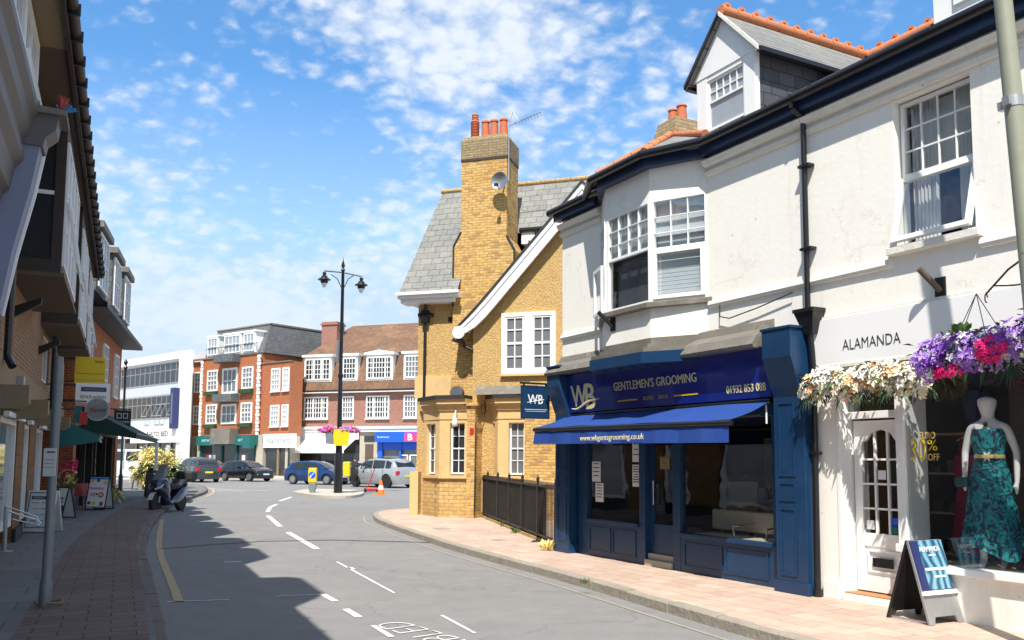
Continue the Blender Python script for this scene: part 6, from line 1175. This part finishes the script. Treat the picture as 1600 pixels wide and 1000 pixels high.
# bench (pale) and small plants
c = G(188, 764, .12); t = T('street_bench', 'pale stone-topped bench on the far left pavement', 'bench', (c[0], c[1], .12), .1); MB().box(-1.0, .75, -.25, .25, .42, .52).build('seat', 'white_panel', t, bevel=.02); MB().box(-1.0, .75, .2, .28, .6, .95).build('backrest', 'white_panel', t, bevel=.02); 
for x in (-.8, .6): MB().path([(x, -.2, 0), (x, 0, .42), (x, .24, .9)], .035).build('leg', 'black_matt', t)
def shrub(px, py, z, label, r, h, n, mts, group=None, pot_=None):
    c = G(px, py, z); t = T('shrub', label, 'shrub', (c[0], c[1], z), 0, group)
    if pot_: MB().lathe((0, 0, 0), [(r*.5, 0), (r*.6, pot_), (r*.52, pot_), (r*.5, pot_*.9)], 20).build('planter', 'kerb_stone', t)
    MB().path([(0, 0, 0), (.05, 0, h*.4), (-.02, .03, h*.7)], .03).path([(0, 0, h*.3), (r*.5, .1, h*.7)], .02).path([(0, 0, h*.3), (-r*.5, -.1, h*.75)], .02).build('stem', 'bracket_stone', t)
    for mt_n in mts:
        m = MB()
        cl = [(random.uniform(-r, r)*.7, random.uniform(-r, r)*.7, h*random.uniform(.35, .9)) for _ in range(9)]
        for _ in range(n):
            q = random.choice(cl); v = rnd(); v = v*.35*r; leaf(m, (q[0]+v.x, q[1]+v.y, q[2]+v.z), (q[0]+v.x*2, q[1]+v.y*2, random.uniform(-.3, 1.2)), random.uniform(.12, .28), random.uniform(.02, .045), .4)
        tag(m.build('foliage', mt_n, t, norm=False), kind='stuff')
    return t
random.seed(21)
shrub(243, 764.5, .12, 'large straw-yellow grassy shrub in a stone planter behind the scooter', .95, 1.95, 750, ('leaf_yellow', 'leaf_yellow', 'leaf_yellow', 'leaf_green'), 'planter shrubs', .55)
shrub(224, 765, .12, 'smaller yellow-green shrub at the left end of the planter group', .5, 1.1, 350, ('leaf_yellow', 'leaf_green'), 'planter shrubs', .35)
shrub(270, 762, .12, 'dark green shrub beside the yellow one, near the charcoal car', .75, 1.3, 450, ('leaf_green', 'leaf_dark'), 'planter shrubs', .4)
shrub(176, 786, .12, 'small green plant on the ground beside the food menu board', .28, .45, 120, ('leaf_green', 'leaf_yellow'))
# far black lamp on the left
t = T('lamp_post', 'slim black post with ball finial beyond the left shops', 'lamp post', (-17.72, 40, 0), 0); MB().lathe((0, 0, 0), [(.1, 0), (.1, .8), (.055, .9), (.05, 5.6), (.09, 5.75), (.04, 5.85), (.10, 6.0), (.03, 6.12)], 14).build('post', 'black_gloss', t, smooth='edge')
# parking sign
t = T('parking_sign', 'small blue square parking sign near the white van', 'sign', G(192, 741, 0)+(0,), 0); MB().box(-.6, .7, -.04, 0, 3.6, 4.75).build('border', 'paper', t); MB().box(-.42, .52, -.06, -.04, 3.75, 4.6).build('sign_face', 'bright_blue', t); text('P', 'paper', t, -.12, .25, 3.85, 4.5, -.065, bold=.03); MB().tube((0, .03, 0), (0, .03, 4.7), .06).build('post', 'galvanised', t)

# ================================================================== traffic island things
c = G(528, 770.5, .1)
lp = T('street_lamp', 'tall black double-arm street lamp with flower planters on the traffic island', 'street lamp', (c[0], c[1], .1), 0)
MB().lathe((0, 0, 0), [(.19, 0), (.19, 1.7), (.155, 1.8), (.135, 2.6), (.12, 2.7), (.085, 6), (.07, 10.1), (.10, 10.15), (.05, 10.25), (.09, 10.35), (.02, 10.6), (.001, 10.8)], 18).build('post', 'black_gloss', lp, smooth='edge')
MB().lathe((0, 0, 5.2), [(.13, 0), (.13, .15)], 14).lathe((0, 0, 7.6), [(.11, 0), (.11, .1)], 14).build('collar', 'black_gloss', lp)
for s, zt in ((-1, 10.20), (1, 9.95)):
    a = T('lamp_arm', None, None); a.parent = lp; x = s*.85
    m = MB(); m.tube((0, 0, 10.05), (x, 0, zt-.08), .035); m.path([(s*.07, 0, 9.35), (s*.25, 0, 9.75), (s*.55, 0, 9.95)], .02)
    m.lathe((x, 0, zt-.75), [(.02, .62), (.08, .6), (.09, .5), (.05, .47), (.14, .42), (.15, .36), (.29, .28), (.30, .24), (.18, .22), (.17, .12), (.14, .08)], 16); m.build('lamp_head', 'black_gloss', a, smooth='edge'); MB().lathe((x, 0, zt-.80), [(.03, -.06), (.09, 0), (.14, .12), (.16, .24)], 14).build('lamp_glass', 'lamp_clear', a, smooth=True)
random.seed(31)
for s in (-1, 1):
    p_ = T('flower_planter', None, None); p_.parent = lp
    for mt_n, n in (('petal_magenta', 130), ('petal_lilac', 110), ('petal_peach', 30), ('leaf_green', 50)):
        m = MB()
        for _ in range(n):
            v = rnd(); 
            while v.length > 1: v = rnd()
            flower(m, (s*.45+v.x*.55, v.y*.3-.1, 2.88+v.z*.16-abs(v.x)*.1), .07, (v.x, v.y-.5, v.z+.4))
        tag(m.build('blossoms', mt_n, p_, norm=False), kind='stuff')
MB().prism([(-.55, 2.2), (-.02, 2.15), (-.02, 2.75), (-.58, 2.75)], -.28, -.2).build('dark_panel', 'pole_grey', lp); MB().prism([(-.16, 2.12), (.48, 2.12), (.52, 2.85), (-.22, 2.85)], -.34, -.285).build('yellow_panel', 'yellow_sign', lp); MB().box(.2, .5, .0, .3, .75, 1.4).build('yellow_box', 'yellow_sign', lp, bevel=.03); MB().box(-.19, -.11, -.15, .1, 5.9, 6.9).build('narrow_sign', 'steel', lp)
c = G(488, 770, .1); t = T('keep_left_bollard', 'yellow plastic keep-left bollard with round blue arrow sign on the traffic island', 'bollard', (c[0], c[1], .1), 0)
MB().prism([(-.10, .0), (.10, 0), (.16, .22), (.16, .45), (-.16, .45), (-.16, .22)], -.1, .1).build('base', 'pole_grey', t, bevel=.02); MB().box(-.19, .19, -.12, .12, .45, 1.12).build('shell', 'yellow_sign', t, bevel=.05); MB().lathe((0, -.125, .80), [(.155, -.006), (.155, .006)], 20, 'y').build('blue_disc', 'bright_blue', t); MB().tube((.08, -.135, .90), (-.06, -.135, .74), .022, n=6).prism([(-.11, .68), (-.02, .70), (-.09, .78)], -.145, -.133).build('arrow', 'paper', t)
def cone(px, py, label):
    c = G(px, py); t = T('traffic_cone', label, 'traffic cone', (c[0], c[1], 0), .3); MB().box(-.22, .22, -.22, .22, 0, .04).lathe((0, 0, .035), [(.17, 0), (.04, .665)], 18).build('body', 'orange_plastic', t, smooth='edge'); MB().lathe((0, 0, .26), [(.132, 0), (.093, .19)], 18).build('white_band', 'paper', t, smooth='edge')
cone(595, 774, 'orange and white traffic cone standing in the road before the silver car')
c = G(580, 769); t = T('floor_jack', 'red wheeled floor jack with long handle beside the silver car', 'jack', (c[0], c[1], 0), .15); MB().box(-.35, .35, -.15, .15, .06, .2).build('body', 'red_paint', t, bevel=.03); 
for x in (-.28, .28): MB().lathe((x, -.18, .07), [(.07, 0), (.07, .06)], 12, 'y').build('wheel', 'rubber', t)
MB().tube((-.2, 0, .15), (.15, 0, 1.15), .025).tube((.15, -.15, 1.15), (.15, .15, 1.15), .02).build('handle', 'red_paint', t)
c = G(556, 760); per = T('person', 'person in dark clothes standing behind the open black door of the silver car', 'person', (c[0]-.25, c[1]+.9, 0), 2.6); bdy = figure(per, 1.74, 'skin', arms=((.24, -.15, 1.0), (.24, -.1, .95)))
m = MB(); loftring(m, [(0, 0, 1.50, .10, .09, 0), (0, 0, 1.42, .20, .12, .01), (0, 0, 1.25, .21, .15, .02), (0, 0, 1.0, .19, .15, .02), (0, 0, .85, .20, .16, .03)]); m.tube((-.2, 0, 1.4), (-.27, -.05, 1.1), .07, .055).tube((.2, 0, 1.4), (.27, -.02, 1.1), .07, .055); m.build('jacket', 'cloth_black', per, smooth=True)
m = MB(); m.tube((-.09, 0, .92), (-.09, 0, .06), .11, .07).tube((.09, 0, .92), (.09, .03, .06), .11, .07); m.build('trousers', 'cloth_black', per, smooth=True); MB().lathe((0, .0, 1.62), [(.085, 0), (.10, .05), (.09, .11), (.04, .145)], 14).build('hair', 'hair', per, smooth=True); 

# ================================================================== vehicles
def interp(t, x):
    for i in range(len(t)-1):
        if x <= t[i+1][0]: a, b = t[i], t[i+1]; k = (x-a[0])/(b[0]-a[0]) if b[0] > a[0] else 0; return a[1]+(b[1]-a[1])*k
    return t[-1][1]
def wheel(parent, x, y, r, rimmt='galvanised', w=.2, out=1):
    q = T('wheel', None, None); q.parent = parent; q.location = (x, y, r)
    MB().lathe((0, 0, 0), [(r*.66, -w/2), (r*.93, -w/2), (r, -w/2+.03), (r, w/2-.03), (r*.93, w/2), (r*.66, w/2)], 28, 'y').build('tyre', 'rubber', q, smooth='edge')
    m = MB(); yo = out*(w/2-.02); m.lathe((0, yo, 0), [(.05, -.01), (.05, .02)], 12, 'y')
    for i in range(7): a = 2*pi*i/7; m.tube((cos(a)*.04, yo, sin(a)*.04), (cos(a)*r*.64, yo, sin(a)*r*.64), .03, .02, 6)
    m.lathe((0, yo, 0), [(r*.66, -.05), (r*.68, .02), (r*.6, .02), (r*.6, -.05)], 28, 'y'); m.build('rim', rimmt, q, smooth='edge')
    MB().lathe((0, yo-out*.06, 0), [(r*.62, -.01), (r*.62, .01)], 24, 'y').build('brake_disc', 'black_matt', q)
def car(label, x, y, head, paint, Lc=4.2, Wc=1.76, top=None, belt=None, r=.32, wb=(.8, 3.4), glass=None, rim='galvanised', plate='plate_white', rearplate='plate_yellow', cat='car', name='parked_car', roofin=.16, group='cars around the junction', roofmt=None):
    # local x: rear 0 -> front Lc ; centre on origin
    t = T(name, label, cat, (x, y, 0), head, group); ox = -Lc/2; n = 60
    def hw(u): e = min(u, Lc-u)/.55; return Wc/2*(1 if e > 1 else (.80+.20*sqrt(max(0, 1-(1-e)**2))))
    def zlow(u):
        z = .22
        for w_ in wb:
            d = abs(u-w_); R = r+.07
            if d < R: z = max(z, r+sqrt(R*R-d*d)-.02)
        return z
    vs = []; us = [Lc*i/n for i in range(n+1)]; K = None
    for u in us:
        h = hw(u); zt = interp(top, u); zb = min(interp(belt, u), zt); zl = zlow(u); cab = max(0, zt-zb); ri = roofin*min(1, cab/.35)
        sec = [(h*.90, zl), (h*.985, max(zl+.01, .42)), (h, max(zl+.02, .58)), (h*.975, max(zb-.06, zl+.03)), (h*.93, zb), (h*.93-ri*.55, zb+cab*.6), (h*.93-ri-.03*min(1, cab/.1), zt-.045*min(1, cab/.1)), (h*.62, zt+.0), (0, zt+.025)]
        full = [(-a, b) for a, b in sec][:-1]+[sec[-1]]+[(a, b) for a, b in sec[:-1]][::-1]; K = len(full)
        vs += [(ox+u, a, b) for a, b in full]
    fs = []
    for i in range(n):
        for j in range(K-1): fs.append((i*K+j, (i+1)*K+j, (i+1)*K+j+1, i*K+j+1))
        fs.append((i*K+K-1, (i+1)*K+K-1, (i+1)*K, i*K))
    fs += [tuple(range(K)), tuple(range(n*K, n*K+K))[::-1]]
    m = MB(); m.add(vs, fs); b = m.build('body', paint, t, smooth='edge')
    # glass: side windows and screens laid just proud of the shell
    g = glass; 
    def surf(u, f, off):   # point on the side between belt (f=0) and roof (f=1)
        h = hw(u); zt = interp(top, u); zb = min(interp(belt, u), zt); cab = zt-zb; ri = roofin*min(1, cab/.35)
        yy = h*.93-ri*f*.85; return (ox+u, yy+off, zb+cab*f)
    for s in (-1, 1):
        for (a, c_) in g['side']:
            m = MB(); k = 8; lo = []; hi = []
            for i in range(k+1): u = a+(c_-a)*i/k; p0 = surf(u, .06, .012); p1 = surf(u, .82, .014); lo.append((p0[0], s*p0[1], p0[2])); hi.append((p1[0], s*p1[1], p1[2]))
            for i in range(k): m.quad(lo[i], lo[i+1], hi[i+1], hi[i])
            m.build('side_window', 'car_glass', t)
    for nm, (a, c_) in (('windscreen', g['front']), ('rear_window', g['rear'])):
        m = MB(); row = []
        for u in (a, (a+c_)/2, c_):
            h = hw(u); zt = interp(top, u); zb = interp(belt, u); cab = max(0, zt-zb); ri = roofin*min(1, cab/.35); w_ = h*.93-ri-.09; row.append([(ox+u, w_*q, zt+.018+.012*(1-abs(q))) for q in (-1, -.5, 0, .5, 1)])
        for i in range(2):
            for j in range(4): m.quad(row[i][j], row[i+1][j], row[i+1][j+1], row[i][j+1])
        m.build(nm, 'car_glass', t)
    for w_ in wb:
        for s in (-1, 1): wheel(t, ox+w_, s*(Wc/2-.12), r, rim, .2, s)
    zf = interp(belt, Lc-.05); 
    for s in (-1, 1):
        MB().box(ox+Lc-.22, ox+Lc-.02, s*(Wc/2-.42), s*(Wc/2-.13), zf-.20, zf-.06).build('headlight', 'lamp_clear', t, bevel=.03)
        zr_ = interp(belt, .1); MB().box(ox-.01, ox+.25, s*(Wc/2-.30), s*(Wc/2-.085), zr_-.28, zr_-.06).build('tail_light', 'tail_red', t, bevel=.03)
        MB().box(ox+g['front'][0]-.35, ox+g['front'][0]-.2, s*(Wc/2-.03), s*(Wc/2+.14), interp(belt, g['front'][0]-.3)+.02, interp(belt, g['front'][0]-.3)+.15).build('mirror', paint, t, bevel=.03)
    MB().box(ox+Lc-.08, ox+Lc+.012, -.5, .5, .30, .45).build('grille', 'black_matt', t); MB().box(ox+Lc, ox+Lc+.02, -.26, .26, .46, .57).build('number_plate', plate, t); MB().box(ox-.02, ox+.02, -.26, .26, .62 if cat == 'car' else .5, .74).build('number_plate', rearplate, t)
    m = MB()
    for s in (-1, 1):
        for u in g['doors']: m.box(ox+u, ox+u+.012, s*(hw(u)*.99-.005), s*(hw(u)*1.0+.003), .32, interp(belt, u)-.03)
    m.build('door_seam', 'black_matt', t)
    return t
hb_top = [(0, .72), (.03, .95), (.25, 1.12), (.45, 1.34), (.9, 1.44), (1.6, 1.47), (2.2, 1.44), (2.6, 1.34), (3.3, .98), (3.8, .88), (4.12, .74), (4.2, .55)]
hb_belt = [(0, .70), (.05, .92), (.5, .95), (3.0, .90), (3.3, .93), (3.8, .86), (4.12, .72), (4.2, .53)]
hbg = dict(side=[(.75, 1.65), (1.72, 2.75)], front=(2.65, 3.25), rear=(.24, .5), doors=(.95, 1.68, 2.85))
car('dark blue hatchback with silver wheels parked left of the street lamp', -12.35, 56.2, -.42, 'paint_blue', top=hb_top, belt=hb_belt, glass=hbg)
car('black hatchback facing right in front of the teal shop', -18.95, 63.0, -.58, 'paint_black', top=hb_top, belt=hb_belt, glass=hbg)
sv_top = [(0, .8), (.03, 1.05), (.2, 1.2), (.45, 1.5), (.9, 1.64), (2.0, 1.68), (2.7, 1.62), (3.1, 1.48), (3.6, 1.12), (4.2, 1.02), (4.45, .85), (4.5, .6)]
sv_belt = [(0, .78), (.05, 1.02), (.5, 1.08), (3.4, 1.04), (3.6, 1.08), (4.2, 1.0), (4.45, .83), (4.5, .58)]
svg = dict(side=[(.55, 1.0), (1.1, 2.1), (2.18, 3.2)], front=(3.05, 3.55), rear=(.16, .48), doors=(1.15, 2.14, 3.3))
car('charcoal estate car seen from behind with red lights and yellow plate', -21.6, 60.6, 2.25, 'paint_charcoal', Lc=4.5, Wc=1.84, top=sv_top, belt=sv_belt, r=.34, wb=(.85, 3.6), glass=svg)
car('silver car half hidden behind the charcoal estate car', -23.7, 69.5, -.55, 'paint_silver', top=hb_top, belt=hb_belt, glass=hbg)
sv = car('silver off-roader with dark roof and open front door partly behind the yellow house', -7.5, 51.3, 2.42, 'paint_silver', Lc=4.5, Wc=1.9, top=sv_top, belt=sv_belt, r=.37, wb=(.85, 3.62), glass=svg, rim='black_gloss')
Md = Matrix.Translation((3.35-2.25, .94, 0)) @ Matrix.Rotation(radians(-62+0), 4, 'Z')
m = MB(); m.box(-1.15, 0, -.04, .04, .38, 1.04); m.build('open_door', 'black_gloss', sv, M=Md, bevel=.02); MB().frame(-1.1, -.05, 1.04, 1.5, -.02, .02, .05).build('open_door', 'black_gloss', sv, M=Md); m = MB(); m.box(-1.0, -.3, .04, .07, .75, .80); m.box(-1.0, -.4, .04, .06, .55, .6); m.build('door_trim', 'steel', sv, M=Md)
MB().box(-1.2, 1.2, -.6, .6, 1.685, 1.70).build('dark_roof', 'black_gloss', sv)
car('silver car nose showing behind the street lamp and planter', -9.4, 57.5, -.2, 'paint_silver', top=hb_top, belt=hb_belt, glass=hbg)
# white van
vt = [(0, .9), (.05, 2.3), (.4, 2.45), (3.4, 2.45), (3.8, 2.25), (4.3, 1.45), (4.9, 1.1), (5.0, .6)]; vb = [(0, .9), (.05, 1.25), (4.0, 1.25), (4.3, 1.3), (4.9, 1.05), (5, .58)]
vn = car('white camper van with a small red emblem beyond the left awnings', -39.0, 89.0, 2.9, 'paint_white', Lc=5.0, Wc=2.0, top=vt, belt=vb, r=.36, wb=(1.0, 4.0), glass=dict(side=[(.4, 1.8), (2.0, 3.1), (3.2, 4.0)], front=(3.85, 4.3), rear=(.06, .3), doors=(2.9, 3.9)), cat='van', name='parked_van', group=None)
MB().lathe((.8, 1.01, .8), [(.25, -.01), (.25, .01), (.18, .01), (.18, -.01)], 16, 'y').build('emblem', 'red_paint', vn)
# scooter
sc = T('parked_scooter', 'dark blue maxi scooter with windscreen and top box parked at the left kerb', 'scooter', (-10.42, 26.9, 0), radians(-97))
# local x forward
def swheel(x, r): 
    q = T('wheel', None, None); q.parent = sc; MB().lathe((x, 0, r), [(r*.7, -.06), (r*.95, -.06), (r, -.02), (r, .02), (r*.95, .06), (r*.7, .06)], 28, 'y').build('tyre', 'rubber', q, smooth='edge'); m = MB()
    for i in range(5): a = i*2*pi/5; m.tube((x, 0, r), (x+cos(a)*r*.68, 0, r+sin(a)*r*.68), .02, n=6)
    m.lathe((x, 0, r), [(r*.7, -.05), (r*.72, .05), (r*.66, .05), (r*.66, -.05)], 24, 'y').build('rim', 'steel', q)
swheel(.78, .30); swheel(-.72, .28)
def loftx(m, secs, n=14, pw=.75):
    vs = []
    for x, w_, z0, z1 in secs:
        for i in range(n): a = 2*pi*i/n; c_, s_ = cos(a), sin(a); vs.append((x, w_*math.copysign(abs(c_)**pw, c_), (z0+z1)/2+(z1-z0)/2*math.copysign(abs(s_)**pw, s_)))
    fs = [tuple(range(n))[::-1], tuple(range((len(secs)-1)*n, len(secs)*n))]
    for j in range(len(secs)-1):
        for i in range(n): fs.append((j*n+i, j*n+(i+1) % n, (j+1)*n+(i+1) % n, (j+1)*n+i))
    m.add(vs, fs)
m = MB(); loftx(m, [(.92, .05, .74, .80), (.86, .15, .62, .90), (.74, .24, .55, 1.00), (.58, .30, .38, 1.06), (.42, .27, .32, 1.05), (.30, .18, .3, .95)]); m.build('front_fairing', 'paint_navy', sc, smooth=True)
m = MB(); loftx(m, [(.50, .27, .22, .60), (.2, .22, .20, .38), (-.1, .24, .2, .52), (-.4, .25, .26, .72), (-.8, .19, .5, .86), (-1.0, .08, .72, .88)]); m.build('body', 'paint_navy', sc, smooth=True)
m = MB(); loftx(m, [(.12, .12, .66, .74), (-.1, .18, .66, .82), (-.45, .19, .72, .86), (-.55, .2, .80, .98), (-.92, .14, .84, .98)]); m.build('seat', 'black_matt', sc, smooth=True)
m = MB(); m.add([(.70, -.19, .98), (.70, .19, .98), (.76, 0, 1.0), (.48, -.20, 1.18), (.48, .20, 1.18), (.56, 0, 1.2), (.34, -.13, 1.42), (.34, .13, 1.42), (.38, 0, 1.46)], [(0, 2, 5, 3), (2, 1, 4, 5), (3, 5, 8, 6), (5, 4, 7, 8)]); m.build('windscreen', 'pane_mid', sc, smooth=True, norm=False)
for s in (-1, 1):
    MB().add([(.93, s*.04, .74), (.85, s*.17, .80), (.72, s*.26, .90), (.80, s*.20, .76), (.90, s*.06, .70)], [(0, 1, 2, 3, 4)]).build('headlight', 'lamp_clear', sc, M=Matrix.Translation((.03, s*.008, .0)), norm=False)
    MB().path([(.45, s*.08, 1.05), (.38, s*.30, 1.08), (.33, s*.38, 1.07)], .018).build('handlebar', 'black_matt', sc); MB().tube((.46, s*.24, 1.05), (.46, s*.36, 1.26), .01).box(.44, .48, s*.28, s*.44, 1.22, 1.34).build('mirror', 'black_gloss', sc)
    MB().tube((.74, s*.08, .32), (.58, s*.08, .78), .03).build('fork', 'steel', sc)
m = MB(); 
for i in range(7):
    a0 = radians(20+i*18); a1 = radians(20+(i+1)*18); m.add([(.78+.34*cos(a0), -.08, .30+.34*sin(a0)), (.78+.34*cos(a0), .08, .30+.34*sin(a0)), (.78+.34*cos(a1), .08, .30+.34*sin(a1)), (.78+.34*cos(a1), -.08, .30+.34*sin(a1))], [(0, 1, 2, 3)])
m.build('mudguard', 'paint_white', sc); MB().box(-1.28, -.86, -.27, .27, .92, 1.22).build('top_box', 'black_matt', sc, bevel=.06); MB().tube((-.3, -.24, .26), (-.85, -.22, .34), .035, .045).build('exhaust', 'pole_grey', sc); MB().tube((-.1, .2, .25), (-.2, .38, .0), .018).build('side_stand', 'black_matt', sc);
def patchmat(n, c):
    mat(n, c, .92, var=.22, vs=60, bump=.5, bs=200, dirt=tuple(q*.75 for q in c), dscale=3, damt=.5)
patchmat('asphalt_dark', (.125, .124, .126)); patchmat('asphalt_pale', (.27, .26, .245))
S.cycles.max_bounces = 8; S.cycles.transparent_max_bounces = 12
